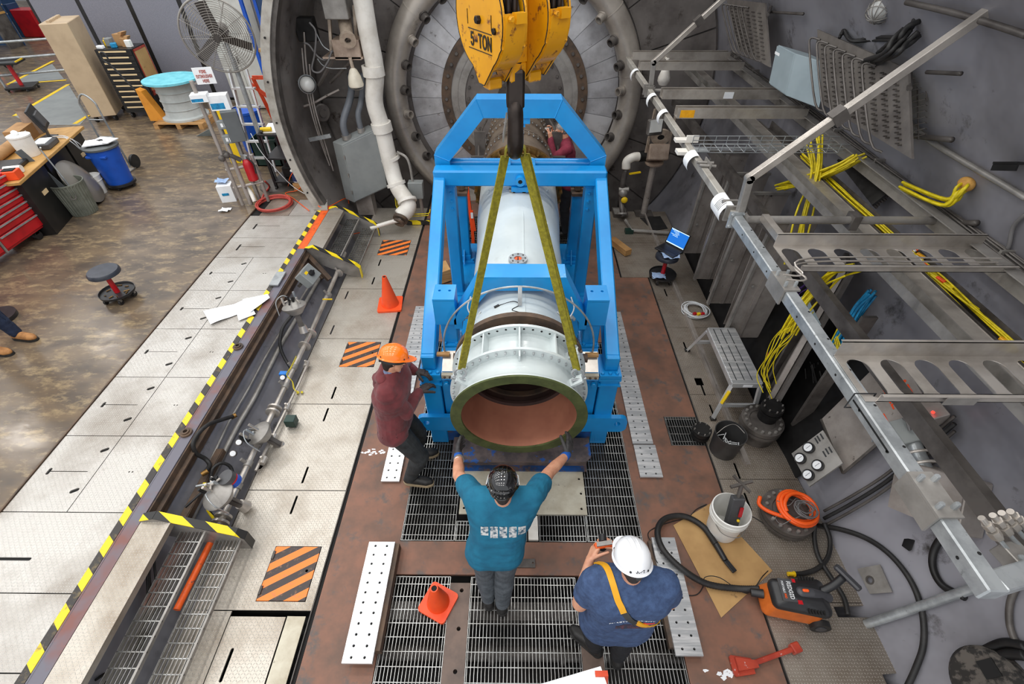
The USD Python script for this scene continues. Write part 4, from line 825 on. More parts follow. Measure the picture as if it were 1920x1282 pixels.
def helmet(T, q, mt, brim=1, k=1.0, ridge=True, band='black_plastic'):
    c, f, u, s = q['C']+q['hu']*.034-q['hf']*.004, q['hf'], q['hu'], q['hs']
    v, fc = lathe([(.112, -.01), (.113, .012), (.108, .045), (.092, .08), (.064, .104), (.03, .115), (1e-4, .118)], (0, 0, 0), (0, 0, 1), 40)
    v2, f2 = lathe([(.112, -.01), (.122, -.016), (.124, -.012), (.113, .0)], (0, 0, 0), (0, 0, 1), 40)
    def place(v): return c+(v[:, :1]*s*1.0+v[:, 1:2]*f*1.2+v[:, 2:]*u)*k
    L = [(place(v), fc), (place(v2), f2)]
    H = build('hard_hat', L, mt, T, smooth=40)
    a = np.linspace(R_(40), R_(140), 18)
    pr = Polygon(list(zip(.124*np.cos(a), .148*np.sin(a)))+list(zip(.095*np.cos(a[::-1])*1.0, .19*np.sin(a[::-1])+.004)))
    if brim:
        bp = Polygon(k*np.array(list(zip(.118*np.cos(a), .135*np.sin(a)))+list(zip(.10*np.cos(a[::-1]), .205*np.sin(a[::-1])))))
        build('brim', [prism(bp.buffer(.008), .006, c-u*.018*k, s*brim, f*brim)], mt, H)
    if ridge:
        for x0 in (-.03, 0, .03):
            t = np.linspace(R_(25), R_(155), 16); zz = np.sqrt(np.maximum(0, 1-(x0/.113)**2))
            build('ridge', [tube([c+s*x0*k+(f*1.2*.108*math.cos(w)*zz+u*.117*math.sin(w)*zz)*k for w in t], .005, 8)], mt, H, smooth=True)
    for t in (-.9, -.3, .3, .9, math.pi-.5, math.pi+.5):
        p = c+(s*.115*math.sin(t)+f*1.2*.115*math.cos(t)+u*.008)*k; n_ = unit(s*math.sin(t)/1.2+f*math.cos(t))
        build('vent', [cyl(p-n_*.004, p+n_*.0015, .006, n=8)], 'black_plastic', H)
    build('suspension', [lathe([(.099, -.055), (.103, -.055), (.103, -.02), (.099, -.02)], (0, 0, 0), (0, 0, 1), 30, True) if 0 else (place(lathe([(.088, -.05), (.092, -.05), (.095, -.008), (.09, -.008)], (0, 0, 0), (0, 0, 1), 30, True)[0]), lathe([(.088, -.05), (.092, -.05), (.095, -.008), (.09, -.008)], (0, 0, 0), (0, 0, 1), 30, True)[1])], band, H, smooth=30)
    build('ratchet', [cyl(c-f*.108*k-u*.035, c-f*.126*k-u*.036, .02, .018)], band, H)
    return H, c
# teal shirt, seen from behind, hands on the ring
T, q = person('person in teal shirt and black hard hat pushing the olive ring with gloved hands', (-.12, 1.5, 0),
    dict(head=(-.07, 1.555, 1.60), neck=(-.07, 1.535, 1.47), shL=(-.255, 1.58, 1.42), shR=(.115, 1.58, 1.42), elL=(-.40, 1.84, 1.26), elR=(.25, 1.86, 1.27), wrL=(-.435, 2.09, 1.13), wrR=(.405, 2.09, 1.15),
         hipL=(-.215, 1.46, .92), hipR=(-.05, 1.46, .92), knL=(-.22, 1.47, .50), knR=(-.07, 1.45, .50), anL=(-.205, 1.42, .1), anR=(-.09, 1.38, .1), toL=(-.23, 1.66, 0), toR=(-.08, 1.64, 0)),
    (.02, .9, -.5), (.0, .48, .88), dict(L=((-.05, .85, -.25), (.3, .9, -.2), (.95, 0, .2), .28, .2, 1.05), R=((.25, .75, .1), (-.2, .9, -.2), (-.6, .1, .8), .28, .2, 1.05)),
    top='shirt_teal', pants='jeans_grey', gloves='glove_grey', bulk=1.04)
Hh, hc = helmet(T, q, 'hat_black', k=.84, brim=-1)
for s in (-1, 1):
    g_ = build('safety_glasses', [ring(hc+q['hf']*.126+q['hs']*s*.03+q['hu']*.0, unit(q['hf']+q['hu']*.3), .03, .025, .006, 20), tube([hc+q['hf']*.124+q['hs']*s*.055, hc+q['hf']*.08+q['hs']*s*.094, hc-q['hf']*.02+q['hs']*s*.102], .004, 6)], 'glass_frame' if 0 else 'cable_white', T)
wr = A(-.425, 2.04, 1.15); wd = unit(A(-.035, .25, -.13))
w_ = build('wrist_watch', [ring(wr-wd*.012, wd, .041, .033, .024, 24)], 'steel_grey', T)
build('watch_dial', [cyl(wr+A(-.005, -.02, .033), wr+A(-.006, -.026, .043), .021)], 'cable_white', w_)
# print on the shirt back, laid on the cloth
def decal(T, shirt, o, ux, uy, d, w, h, nx, ny, mt, name='shirt_print', mask=None, off=.002):
    pr = UsdGeom.Mesh(stage.GetPrimAtPath(shirt)); base = TF[root_of(shirt)][0]
    v = np.array(pr.GetPointsAttr().Get(), float)+base; f = np.array(pr.GetFaceVertexIndicesAttr().Get()).reshape(-1, 3)
    m = trimesh.Trimesh(v, f, process=False); gx, gy = np.meshgrid(np.linspace(0, w, nx), np.linspace(0, h, ny), indexing='ij')
    org = np.asarray(o, float)+gx.reshape(-1, 1)*unit(ux)+gy.reshape(-1, 1)*unit(uy)-unit(d)*.4
    loc, ri, _ = m.ray.intersects_location(org, np.tile(unit(d), (len(org), 1)), multiple_hits=False)
    P_ = np.full((len(org), 3), np.nan); P_[ri] = loc-unit(d)*off; F_ = []
    for i in range(nx-1):
        for j in range(ny-1):
            k = [i*ny+j, (i+1)*ny+j, (i+1)*ny+j+1, i*ny+j+1]
            if not np.isnan(P_[k]).any() and (mask is None or mask((i+.5)/(nx-1), (j+.5)/(ny-1))): F_ += [[k[0], k[1], k[2]], [k[0], k[2], k[3]]]
    if not F_: return
    u_, F2 = np.unique(np.array(F_), return_inverse=True)
    build(name, [(P_[u_], F2.reshape(-1, 3))], mt, T, smooth=True)
shp = T+'/shirt'
for k in range(5):
    decal(T, shp, (-.215+k*.061, 1.40, 1.345), (1, 0, 0), (0, -.25, -.97), (0, .9, -.42), -.0+.05, .11 if 0 < k < 4 else .085, 6, 10, 'print_grey')
# maroon hoodie
T, q = person('person in maroon hoodie and orange hard hat working at the blue frame', (-1.0, 2.62, 0),
    dict(head=(-.975, 2.68, 1.585), neck=(-1.02, 2.67, 1.46), shL=(-1.01, 2.83, 1.39), shR=(-1.03, 2.49, 1.39), elL=(-1.02, 3.02, 1.18), elR=(-.93, 2.54, 1.10), wrL=(-.93, 3.02, 1.10), wrR=(-.86, 2.80, 1.05),
         hipL=(-1.06, 2.68, .90), hipR=(-1.06, 2.51, .90), knL=(-.93, 2.76, .50), knR=(-.88, 2.50, .49), anL=(-1.02, 2.82, .1), anR=(-1.03, 2.52, .1), toL=(-.8, 2.86, 0), toR=(-.8, 2.50, 0)),
    (.88, .22, -.30), (.18, .42, .89), dict(L=((.9, -.1, -.1), (.1, -.3, -.9), (0, -1, .2), .45, .1), R=((.55, .75, .0), (.3, .2, -.9), (.5, .3, .8), .45, .1)),
    top='hoodie_maroon', sleeve='long', pants='cargo_black', shoe='shoe_black', shoesole='sole_gum', gloves='glove_dark', hood=True, collar='bandana', bulk=1.1)
Hh, hc = helmet(T, q, 'hat_orange', k=.88)
for s in (-1, 1):
    build('safety_glasses', [ring(q['C']+q['hf']*.086+q['hs']*s*.03+q['hu']*.008, q['hf'], .024, .022, .005, 18), tube([q['C']+q['hf']*.084+q['hs']*s*.052+q['hu']*.008, q['C']+q['hs']*s*.077+q['hu']*.012], .003, 6)], 'black_plastic', T)
# navy shirt with a small camera
T, q = person('person in navy shirt and white hard hat holding a small orange camera', (.68, 1.05, 0),
    dict(head=(.655, 1.095, 1.605), neck=(.67, 1.065, 1.47), shL=(.475, 1.06, 1.40), shR=(.875, 1.05, 1.40), elL=(.415, 1.05, 1.10), elR=(.965, 1.06, 1.12), wrL=(.48, 1.25, 1.23), wrR=(.70, 1.30, 1.22),
         hipL=(.58, 1.03, .90), hipR=(.76, 1.03, .90), knL=(.58, 1.10, .50), knR=(.79, 1.07, .49), anL=(.63, 1.08, .1), anR=(.80, 1.02, .1), toL=(.40, 1.28, 0), toR=(.83, 1.3, 0)),
    (-.12, .86, -.5), (0, .42, .9), dict(L=((.45, .75, .35), (.75, -.2, -.5), (.4, -.3, .8), .55, .08), R=((-.6, .7, .2), (-.7, -.3, -.4), (-.2, 0, .9), .55, .08)),
    top='shirt_navy', pants='trousers_black', bulk=1.2)
Hh, hc = helmet(T, q, 'hat_white', k=.88)
build('hat_lettering', [text('JUPT', .014, hc-q['hf']*.119-q['hs']*.024+q['hu']*.008, q['hs'], unit(q['hu']+q['hf']*.35), .0015, True)], 'black_plastic', Hh)
shp = T+'/shirt'
FONT = {'A': '01010 10001 11111 10001', '1': '0110 0010 0010 0111', '0': '111 101 101 111', 'T': '111 010 010 010', 'Y': '101 101 010 010', 'P': '111 101 111 100', 'Q': '111 101 111 001', 'D': '110 101 101 110', 'I': '1 1 1 1', '-': '00 11 00 00', 'E': '11 10 11 11', 'H': '101 111 101 101', 'O': '111 101 101 111'}
def lettering(s, o, ux, uy, d, hgt):
    x = 0.0; ux = unit(ux)
    for ch in s:
        rows = FONT[ch].split(); w = len(rows[0]); px = hgt/4
        decal(T, shp, np.asarray(o, float)+ux*x, ux, uy, d, w*px, hgt, w*2+1, 9, 'print_white', 'shirt_print', lambda a, b: rows[min(3, int(b*4))][min(w-1, int(a*w))] == '1', .003); x += (w+.8)*px
lettering('A-1OTY', (.555, .85, 1.275), (.9, 0, .32), (.1, .25, -.97), (0, .8, -.6), .018)
lettering('OQ-DITY', (.71, .85, 1.325), (1, 0, -.08), (.0, .25, -.97), (0, .8, -.6), .018)
decal(T, shp, (.75, .85, 1.29), (1, 0, -.1), (0, .25, -.97), (0, .8, -.6), .07, .025, 5, 4, 'print_red')
decal(T, shp, (.60, .85, 1.24), (1, 0, .15), (0, .25, -.97), (0, .8, -.6), .2, .08, 12, 6, 'print_dark', mask=lambda a, b: (a-.5)**2*4+(b-.5)**2*4 < 1)
# strap across the back: from the left shoulder down to the right side
stp = build('camera_strap', [], 'strap_amber', T) if 0 else None
def on_back(pts, w, mt, name):
    pr = UsdGeom.Mesh(stage.GetPrimAtPath(shp)); v = np.array(pr.GetPointsAttr().Get(), float)+TF[root_of(shp)][0]; f = np.array(pr.GetFaceVertexIndicesAttr().Get()).reshape(-1, 3)
    m = trimesh.Trimesh(v, f, process=False); V = []
    for p in pts:
        p = np.asarray(p, float); c, _, t = trimesh.proximity.closest_point(m, p[None]); V.append((c[0], m.face_normals[t[0]]))
    P_ = spline([c+n*.006 for c, n in V], 4); N_ = spline([n for c, n in V], 4); pts_ = []; F_ = []
    tg = np.gradient(P_, axis=0)
    for p, n, t in zip(P_, N_, tg):
        s = unit(np.cross(t, n)); pts_ += [p+s*w/2+unit(n)*.003, p-s*w/2+unit(n)*.003, p-s*w/2-unit(n)*.006, p+s*w/2-unit(n)*.006]
    for i in range(len(P_)-1):
        for k in range(4):
            a, b = i*4+k, i*4+(k+1) % 4; F_ += [[a, b, b+4], [a, b+4, a+4]]
    build(name, [(np.array(pts_), np.array(F_))], mt, T, smooth=40)
on_back([(.50, 1.2, 1.36), (.525, 1.14, 1.44), (.545, 1.09, 1.47), (.56, 1.04, 1.47), (.575, 1.0, 1.45), (.59, .97, 1.42), (.605, .95, 1.39), (.62, .93, 1.36)], .036, 'strap_amber', 'camera_strap')
on_back([(.61, .94, 1.38), (.66, .9, 1.31), (.71, .88, 1.26)], .037, 'black_plastic', 'strap_pad')
on_back([(.70, .88, 1.27), (.76, .88, 1.22), (.86, .92, 1.15), (.9, 1.02, 1.12)], .034, 'strap_amber', 'camera_strap')
cm = thing('compact_camera', 'small orange camera in the hands of the person in the navy shirt', 'camera', (.57, 1.33, 1.27))
build('case', [obx((.575, 1.335, 1.275), (.058, .01, 0), (-.004, .018, .008), (0, -.012, .034), .008)], 'edge_orange', cm)
build('back_dial', [cyl((.565, 1.318, 1.285), (.565, 1.308, 1.290), .024)], 'black_plastic', cm)
build('lens', [cyl((.575, 1.35, 1.275), (.577, 1.40, 1.265), .026)], 'black_plastic', cm)
build('top_plate', [obx((.575, 1.33, 1.312), (.05, .008, 0), (0, .014, .0), (0, 0, .005))], 'steel_grey', cm)
# background person taking a picture of the casing
T, q = person('person in a wine red shirt photographing the engine casing beyond the blue arch', (.76, 7.35, 0),
    dict(head=(.68, 7.36, 1.76), neck=(.75, 7.36, 1.62), shL=(.77, 7.17, 1.54), shR=(.77, 7.55, 1.54), elL=(.57, 7.16, 1.40), elR=(.60, 7.52, 1.42), wrL=(.52, 7.28, 1.65), wrR=(.53, 7.44, 1.68),
         hipL=(.84, 7.28, .98), hipR=(.84, 7.45, .98), knL=(.82, 7.28, .52), knR=(.82, 7.46, .52), anL=(.86, 7.28, .1), anR=(.86, 7.46, .1), toL=(.6, 7.26, 0), toR=(.6, 7.46, 0)),
    (-.95, 0, .1), (-.05, 0, 1), dict(L=((-.1, .25, .9), (-.6, .8, 0), (.1, .3, .5), .5, .08), R=((-.1, -.25, .9), (-.6, -.8, 0), (.1, -.3, .5), .5, .08)),
    top='shirt_wine', sleeve='long', pants='trousers_black', hair='hair_grey', edge=.02)
cm = thing('compact_camera', 'tiny grey camera held up by the person in the wine red shirt', 'camera', (.50, 7.36, 1.78))
build('case', [obx((.505, 7.36, 1.78), (.012, 0, 0), (0, .055, 0), (0, 0, .035), .006)], 'steel_dark', cm); build('lens', [cyl((.495, 7.36, 1.78), (.43, 7.36, 1.775), .022)], 'steel_grey', cm)
# person at the left edge
T, q = person('person in blue jeans and tan work boots at the left edge of the picture', (-5.95, 3.95, .5),
    dict(head=(-5.93, 3.98, 2.16), neck=(-5.99, 3.97, 2.0), shL=(-6.0, 4.17, 1.9), shR=(-6.0, 3.77, 1.9), elL=(-6.03, 4.22, 1.6), elR=(-6.03, 3.70, 1.6), wrL=(-5.93, 4.2, 1.38), wrR=(-5.93, 3.72, 1.38),
         hipL=(-6.0, 4.05, 1.42), hipR=(-6.0, 3.87, 1.42), knL=(-5.93, 4.08, 1.0), knR=(-5.98, 3.84, 1.0), anL=(-5.83, 4.07, .6), anR=(-5.93, 3.82, .6), toL=(-5.55, 4.04, .5), toR=(-5.65, 3.80, .5)),
    (1, 0, -.1), (0, 0, 1), dict(L=((.2, 0, -1), (0, -1, 0), (1, 0, 0), .35, .1), R=((.2, 0, -1), (0, 1, 0), (1, 0, 0), .35, .1)),
    top='box_grey', sleeve='long', pants='jeans_blue', shoe='boot_tan', edge=.02)

# ================================================================ RIGHT SIDE: OVERHEAD TRAYS
ZR, XR = 2.52, 1.675
def onwall(px, py, inset=0.0):
    "the point of the photograph on the tank wall, pulled inwards"
    d = FW + RT*(px-960)/CF + UP*(641-py)/CF; R = RT_-inset
    a = d[0]**2+d[2]**2; b = 2*(-d[0]*XC+d[2]*(CH-ZC)); c = XC**2+(CH-ZC)**2-R*R
    return EYE+d*((-b+math.sqrt(b*b-4*a*c))/(2*a))
rl = thing('tray_rail', 'long galvanised square tube carrying the near cable trays on the right', 'rail', (XR, 1.9, ZR))
build('tube', [beam((XR, .62, ZR), (XR, 3.27, ZR), .07, .075, b=.006)], 'galv', rl)
build('end_plate', [bbox(XR-.06, XR+.06, 3.27, 3.285, ZR-.07, ZR+.06)], 'galv', rl)
for dx in (-.045, .045):
    for dz in (-.05, .045): build('bolt', [hexbolt((XR+dx, 3.27, ZR+dz), (0, -1, 0), .012, .015)], 'galv', rl)
for y in (2.42, .98):
    build('splice_plate', [bbox(XR-.05, XR+.05, y-.1, y+.1, ZR+.038, ZR+.05), bbox(XR-.05, XR-.038, y-.1, y+.1, ZR-.06, ZR+.0375)], 'steel_grey', rl, smooth=False)
    for dx, dy in ((-.03, -.06), (.03, -.06), (-.03, .06), (.03, .06)): build('bolt', [hexbolt((XR+dx, y+dy, ZR+.05), (0, 0, 1), .011, .035)], 'galv', rl)
for y in np.arange(.75, 3.2, .23): build('hole', [cyl((XR+.02, y, ZR+.0375), (XR+.02, y, ZR+.0385), .007, n=8), cyl((XR-.0352, y, ZR), (XR-.0362, y, ZR), .007, n=8)], 'black_gap', rl, kind='stuff')
build('scuff', [bbox(XR-.0362, XR-.035, 1.2, 1.5, ZR+.0, ZR+.01)], 'black_gap', rl)
rf = thing('tray_rail', 'pale far half of the tray rail with curled paper tags', 'rail', (XR, 5.7, ZR))
build('tube', [beam((XR, 3.29, ZR), (XR, 8.15, ZR), .06, .07, b=.006)], 'tank_rim', rf)
for y in (3.36, 6.5):
    [build('clamp', [bbox(XR-.06, XR+.06, yy, yy+.022, ZR-.06, ZR+.06)], 'steel_grey', rf) for yy in (y, y+.1)]
build('bracket', [bbox(XR-.12, XR+.1, 4.72, 4.8, ZR+.035, ZR+.06), bbox(XR-.13, XR-.02, 4.55, 4.65, ZR-.02, ZR+.01), bbox(XR-.02, XR+.1, 4.72, 4.74, ZR+.06, ZR+.1)], 'white_paint', rf)
build('clip', [cyl((XR-.05, 4.15, ZR+.05), (XR+.09, 4.13, ZR+.05), .014), cyl((XR-.05, 4.22, ZR+.05), (XR+.09, 4.2, ZR+.05), .014), bbox(XR+.03, XR+.04, 4.1, 4.27, ZR+.03, ZR+.08)], 'steel_grey', rf)
for y, w, lb in ((3.5, .22, 'largest curled white paper tag printed with fine text, by the near post'), (4.42, .14, 'curled white paper tag beside the wire basket tray'), (5.62, .1, 'curled white paper tag at the fourth cross channel'), (6.22, .1, 'curled white paper tag at the third cross channel'), (7.35, .09, 'farthest curled white paper tag near the bulkhead')):
    tg_ = thing('paper_tag', lb, 'tag', (XR, y, ZR))
    a = np.linspace(R_(80), R_(215), 12)
    build('sheet', [strap([(XR-.01+.075*math.cos(t), y, ZR-.03+.085*math.sin(t)) for t in a], w, .003, (0, 1, 0))], 'paper', tg_, smooth=True)
    if w > .2: build('print', [strap([(XR-.01+.0775*math.cos(t), y+dy, ZR-.03+.0875*math.sin(t)) for t in np.linspace(R_(110), R_(170), 6)], .006, .001, (0, 1, 0)) for dy in (-.06, -.04, -.02, 0, .02)], 'cable_grey', tg_, kind='stuff')
# cross channels
def wallx(z, inset=0.04): return XC+math.sqrt((RT_-inset)**2-(z-ZC)**2)
XE = 3.12
for y, x0, lb in ((8.0, 1.70, 'farthest stainless cross channel, nearest the bulkhead'), (7.42, 1.70, 'second stainless cross channel from the bulkhead'), (6.13, 1.72, 'third stainless cross channel from the bulkhead, with a white tape patch'), (5.46, 1.73, 'fourth stainless cross channel from the bulkhead, with an orange sticker')):
    ch = thing('cross_channel', lb, 'channel', ((x0+XE)/2, y, ZR))
    prof = Polygon([(-.06, 0), (.06, 0), (.06, .1), (.045, .1), (.045, .092), (.053, .092), (.053, .007), (-.053, .007), (-.053, .092), (-.045, .092), (-.045, .1), (-.06, .1)])
    build('channel', [prism(prof, XE-x0, (x0, y, ZR+.04), (0, 1, 0), (0, 0, 1))], 'stainless', ch, smooth=False)
    for bx in (x0+.05, XE-.06): build('bolt', [hexbolt((bx, y, ZR+.047), (0, 0, 1), .014, .02)], 'steel_grey', ch)
    if y < 5.6: build('sticker', [bbox(x0+.03, x0+.18, y-.063, y-.0605, ZR+.05, ZR+.125)], 'safety_orange', ch, label='orange warning sticker')
    if 6 < y < 6.2: build('tape', [bbox(x0+.72, x0+.83, y-.064, y-.0605, ZR+.05, ZR+.12)], 'paper', ch, label='white tape patch')
# near slotted cable trays
def cable_tray(y0, y1, x0, x1, z, n, lb, h=.095):
    t = thing('cable_tray', lb, 'cable tray', ((x0+x1)/2, (y0+y1)/2, z))
    base = sbox(x0, y0, x1, y1); xs = np.linspace(x0, x1, n+1)
    for a in xs[:-1]:
        c = a+(xs[1]-xs[0])*.48; w = (xs[1]-xs[0])*.32
        base = base.difference(affinity.translate(unary_union([Point(0, 0).buffer(w, 8), Point(0, y1-y0-2*w-.05).buffer(w, 8)]).convex_hull, c, y0+w+.02))
    build('tray_floor', [prism(base, .004, (0, 0, z))], 'stainless', t, smooth=False)
    build('side_wall', [bbox(x0, x1, y1-.004, y1, z, z+h), bbox(x0, x1, y1-.004, y1+.016, z+h-.003, z+h)], 'stainless', t, smooth=False)
    build('side_wall', [bbox(x0+.05, x1, y0, y0+.004, z, z+h*.55), bbox(x0+.05, x1, y0-.018, y0+.004, z+h*.55-.003, z+h*.55)], 'stainless', t, smooth=False)
    return t
t = cable_tray(2.53, 2.83, 1.76, 3.16, ZR+.04, 8, 'slotted stainless cable tray above the open cabinets, farther of the two near trays')
build('strut', [beam((XR+.17, 2.84, ZR+.05), (XR+.17, 3.22, ZR+.05), .05, .05)], 'stainless', t)
t = cable_tray(1.46, 1.77, 1.66, 3.22, ZR+.04, 9, 'nearest slotted stainless cable tray with a clear tape patch', .1)
build('clear_tape', [bbox(2.0, 2.15, 1.438, 1.4415, ZR+.045, ZR+.094)], 'steel_grey', t)
tc = thing('tube_pair', 'pair of thin steel tubes clamped below the farther near tray', 'tubes', (2.4, 2.6, ZR))
for k, dz in enumerate((.03, -.0)): build('tube', [tube(spline([(XR-.02, 2.44+k*-.05, ZR+.08), (XR+.1, 2.44-k*.05, ZR+.08), (XR+.2, 2.58, ZR+.08+dz), (3.1, 2.6, ZR+.07+dz)], 6), .006, 6)], 'stainless', tc)
zt = thing('cable_tie', 'black cable tie around the galvanised rail at the nearest tray', 'cable tie', (XR, 1.62, ZR)); build('tie', [tube([(XR+.05*sx, 1.50, ZR+.052*sz) for sx, sz in ((-1, -1), (-1, 1), (1, 1), (1, -1))], .004, 6, True)], 'black_plastic', zt)
# cross pipes
for y, lb, r in ((6.56, 'thin grey cross pipe below the far leaning post', .024), (3.27, 'grey cross pipe below the near leaning post', .03)):
    p = thing('cross_pipe', lb, 'pipe', (2.4, y, ZR)); build('pipe', [cyl((XR+.04, y, ZR), (3.18, y, ZR), r, n=16)], 'steel_grey', p)
    build('pipe_clamp', [bbox(2.52, 2.58, y-.05, y+.05, ZR-.06, ZR+.05)], 'steel_dark', p)
    build('flange', [bbox(XR+.04, XR+.055, y-.07, y+.07, ZR-.06, ZR+.06)], 'steel_grey', p)
for y, top, lb in ((3.30, (1.67, 2.83), 'grey square post with a long leaning arm to the wall, nearer of the two'), (6.58, (1.60, 2.83), 'grey square post with a leaning arm to the wall, farther one')):
    p = thing('leaning_post', lb, 'post', (XR, y, ZR)); k = 1 if y < 5 else 0
    a, b, c = A(XR+.02, y, ZR+.04), A(XR-.0, y, 2.83), A(2.72, y, 3.845)
    build('post', [beam(a, b+A(0, 0, .0), .055, .055, up=(0, 1, 0), b=.005), cyl(b-A(0, .0275, 0), b+A(0, .0275, 0), .03)], 'steel_grey', p); build('arm', [beam(b, c, .055, .055, up=(0, 1, 0), b=.005)], 'stainless', p)
    m_ = b+(c-b)*.42; build('arm_clamp', [beam(m_-(c-b)*.03, m_+(c-b)*.03, .085, .085, up=(0, 1, 0))], 'steel_dark', p)
# wire basket tray
wb = thing('wire_basket_tray', 'wire basket cable tray bridging from the rail toward the wall', 'cable tray', (2.4, 4.6, ZR))
L = []
for x in np.arange(1.72, 3.12, .11): L.append(tube([(x, 4.72, ZR+.1), (x, 4.72, ZR+.02), (x, 4.52, ZR+.02), (x, 4.52, ZR+.1)], .004, 5))
for y, z in ((4.72, .1), (4.72, .06), (4.72, .02), (4.65, .02), (4.58, .02), (4.52, .02), (4.52, .06), (4.52, .1)): L.append(tube([(1.72, y, ZR+z), (3.12, y, ZR+z)], .004, 5))
build('wire', L, 'galv', wb, kind='stuff')
build('end_sheet', [bbox(1.70, 1.82, 4.5, 4.6, ZR+.03, ZR+.034)], 'galv', wb)
# lengthwise rails and channels
def long_rail(name, lb, pts, w, h, mt, lips=None, cat='rail'):
    t = thing(name, lb, cat, pts[0]); a, b = A(*pts[0]), A(*pts[1])
    build('web', [beam(a, b, w, h)], mt, t)
    for k, (o, w2, h2) in enumerate(lips or []): build('lip', [beam(a+A(*o), b+A(*o), w2, h2)], mt, t)
    return t
long_rail('wall_rail', 'long flat grey rail on the wall side carrying the tray ends', [(3.17, .5, ZR), (3.17, 8.3, ZR)], .02, .13, 'steel_grey', [((-.04, 0, .065), .09, .008), ((.07, 0, .03), .06, .05)])
wr_ = long_rail('shiny_channel', 'shiny folded steel channel under the trays, left one of two', [(2.66, .7, 2.33), (2.66, 8.3, 2.33)], .09, .006, 'steel_grey', [((-.045, 0, .03), .006, .07), ((.045, 0, .03), .008, .07)], 'channel')
long_rail('shiny_channel', 'wide shiny cover strip under the trays, right one of two', [(2.83, .7, 2.34), (2.83, 8.3, 2.34)], .14, .006, 'stainless', [((-.07, 0, -.02), .006, .05), ((.07, 0, -.02), .006, .05)], 'channel')
long_rail('cable_duct', 'grey cable duct full of yellow cables beside the wall', [(3.0, .7, 2.26), (3.0, 6.0, 2.26)], .15, .006, 'steel_dark', [((-.075, 0, .04), .006, .09), ((.075, 0, .04), .006, .09)], 'cable duct')
long_rail('dark_channel', 'dark steel channel below the shiny strips', [(2.55, .7, 1.9), (2.55, 8.3, 1.9)], .06, .12, 'steel_dark', None, 'channel')
lc = thing('lashed_conduits', 'bundle of thin dark conduits lashed along the wall rail', 'conduits', (3.22, 4, ZR+.05))
for k in range(4): build('conduit', [tube([(3.195+k*.022, y, ZR+.07+.012*math.sin(y*2.1+k)) for y in np.arange(.6, 8.3, .35)], .007, 6)], 'steel_dark', lc)
for y in np.arange(1.2, 8, .75): build('clip', [bbox(3.19, 3.28, y, y+.02, ZR+.06, ZR+.09)], 'steel_grey', lc)
# yellow cable runs
def cables(name, lb, pts, n, spread, r, mt, cat='cables', seed=1, sides=6):
    t = thing(name, lb, cat, pts[0]); g = np.random.default_rng(seed); p = np.asarray(pts, float)
    for k in range(n):
        o = g.normal(0, spread, 3); q = p+o+g.normal(0, spread*.45, p.shape)
        build('cable', [tube(spline(q, 5), r, sides)], mt, t, smooth=True)
    return t
cables('yellow_cables', 'yellow cables lying in the duct beside the wall', [(3.0, y, 2.30) for y in (.8, 1.6, 2.2, 2.8, 3.4, 4.2, 5.0)], 14, .022, .007, 'cable_yellow', seed=3)
t = thing('cable_connectors', 'white and orange cable connectors among the yellow cables in the duct', 'connectors', (3.0, 2.4, 2.33))
g_ = np.random.default_rng(4)
for k in range(12):
    y = 1.9+g_.random()*1.3; build('connector', [obx((3.0+g_.normal(0, .03), y, 2.335), (.012, .006, 0), (-.012, .03, .003), (0, 0, .010), .004)], ('white_plastic', 'safety_orange', 'cable_yellow', 'cone_orange')[k % 4], t)
cables('yellow_cables', 'bundle of yellow cables dropping behind the large pin board', [(3.08, 4.3, 2.62), (3.0, 4.35, 2.5), (2.86, 4.5, 2.3), (2.8, 4.8, 2.1)], 11, .03, .010, 'cable_yellow', seed=5)
cables('yellow_cables', 'bundle of yellow cables rising beside the dark connector panel', [(2.75, 4.0, 1.7), (2.78, 4.2, 2.1), (2.86, 4.45, 2.4), (2.9, 4.75, 2.6)], 9, .03, .010, 'cable_yellow', seed=6)
cables('yellow_cables', 'yellow cables spilling out under the farther near tray', [P(1598, 500, x=2.75), P(1565, 512, x=2.72), P(1535, 540, x=2.68), P(1505, 578, x=2.62), P(1482, 622, x=2.58)], 13, .03, .009, 'cable_yellow', seed=7)
cables('yellow_cables', 'thin yellow cables hanging loose over the open cabinet by the work platform', [P(1498, 590, x=2.58), P(1475, 618, x=2.55), P(1452, 650, x=2.5), P(1432, 690, x=2.5), P(1440, 725, x=2.56)], 8, .04, .005, 'cable_yellow', seed=8)
cables('yellow_cables', 'yellow cables coming out of the foam plug in the tank wall', [onwall(1812, 348, .02), onwall(1800, 358, .10), onwall(1770, 380, .14), (3.10, 3.65, 2.62)], 8, .014, .011, 'cable_yellow', seed=9)
cables('blue_cables', 'thick bundle of bright blue cables in the open cabinet', [P(1635, 545, x=2.98), P(1612, 572, x=2.96), P(1590, 610, x=2.95), P(1565, 650, x=2.95)], 10, .022, .011, 'cable_blue', seed=10)
cables('yellow_cables', 'looped yellow cable tied beside the blue bundle', [P(1575, 615, x=2.9), P(1562, 640, x=2.9), P(1556, 660, x=2.9), P(1570, 655, x=2.9), P(1566, 630, x=2.9)], 4, .012, .006, 'cable_yellow', seed=11)
cables('red_hoses', 'red hoses curled on the floor behind the work platform', [P(1450, 640, z=.25), P(1440, 665, z=.3), P(1445, 690, z=.2), P(1460, 705, z=.1)], 3, .03, .012, 'red_rubber', seed=12)
cables('purple_cables', 'purple and dark cables behind the last open door', [P(1480, 560, z=.9), P(1500, 545, z=1.1), P(1520, 530, z=1.25)], 5, .03, .008, 'purple', seed=13)
cables('black_cables', 'mass of dark cables coiled at the foot of the cabinets', [P(1530, 690, z=.7), P(1545, 740, z=.45), P(1580, 765, z=.35), P(1605, 755, z=.4), P(1620, 790, z=.25)], 14, .05, .009, 'black_rubber', seed=14)
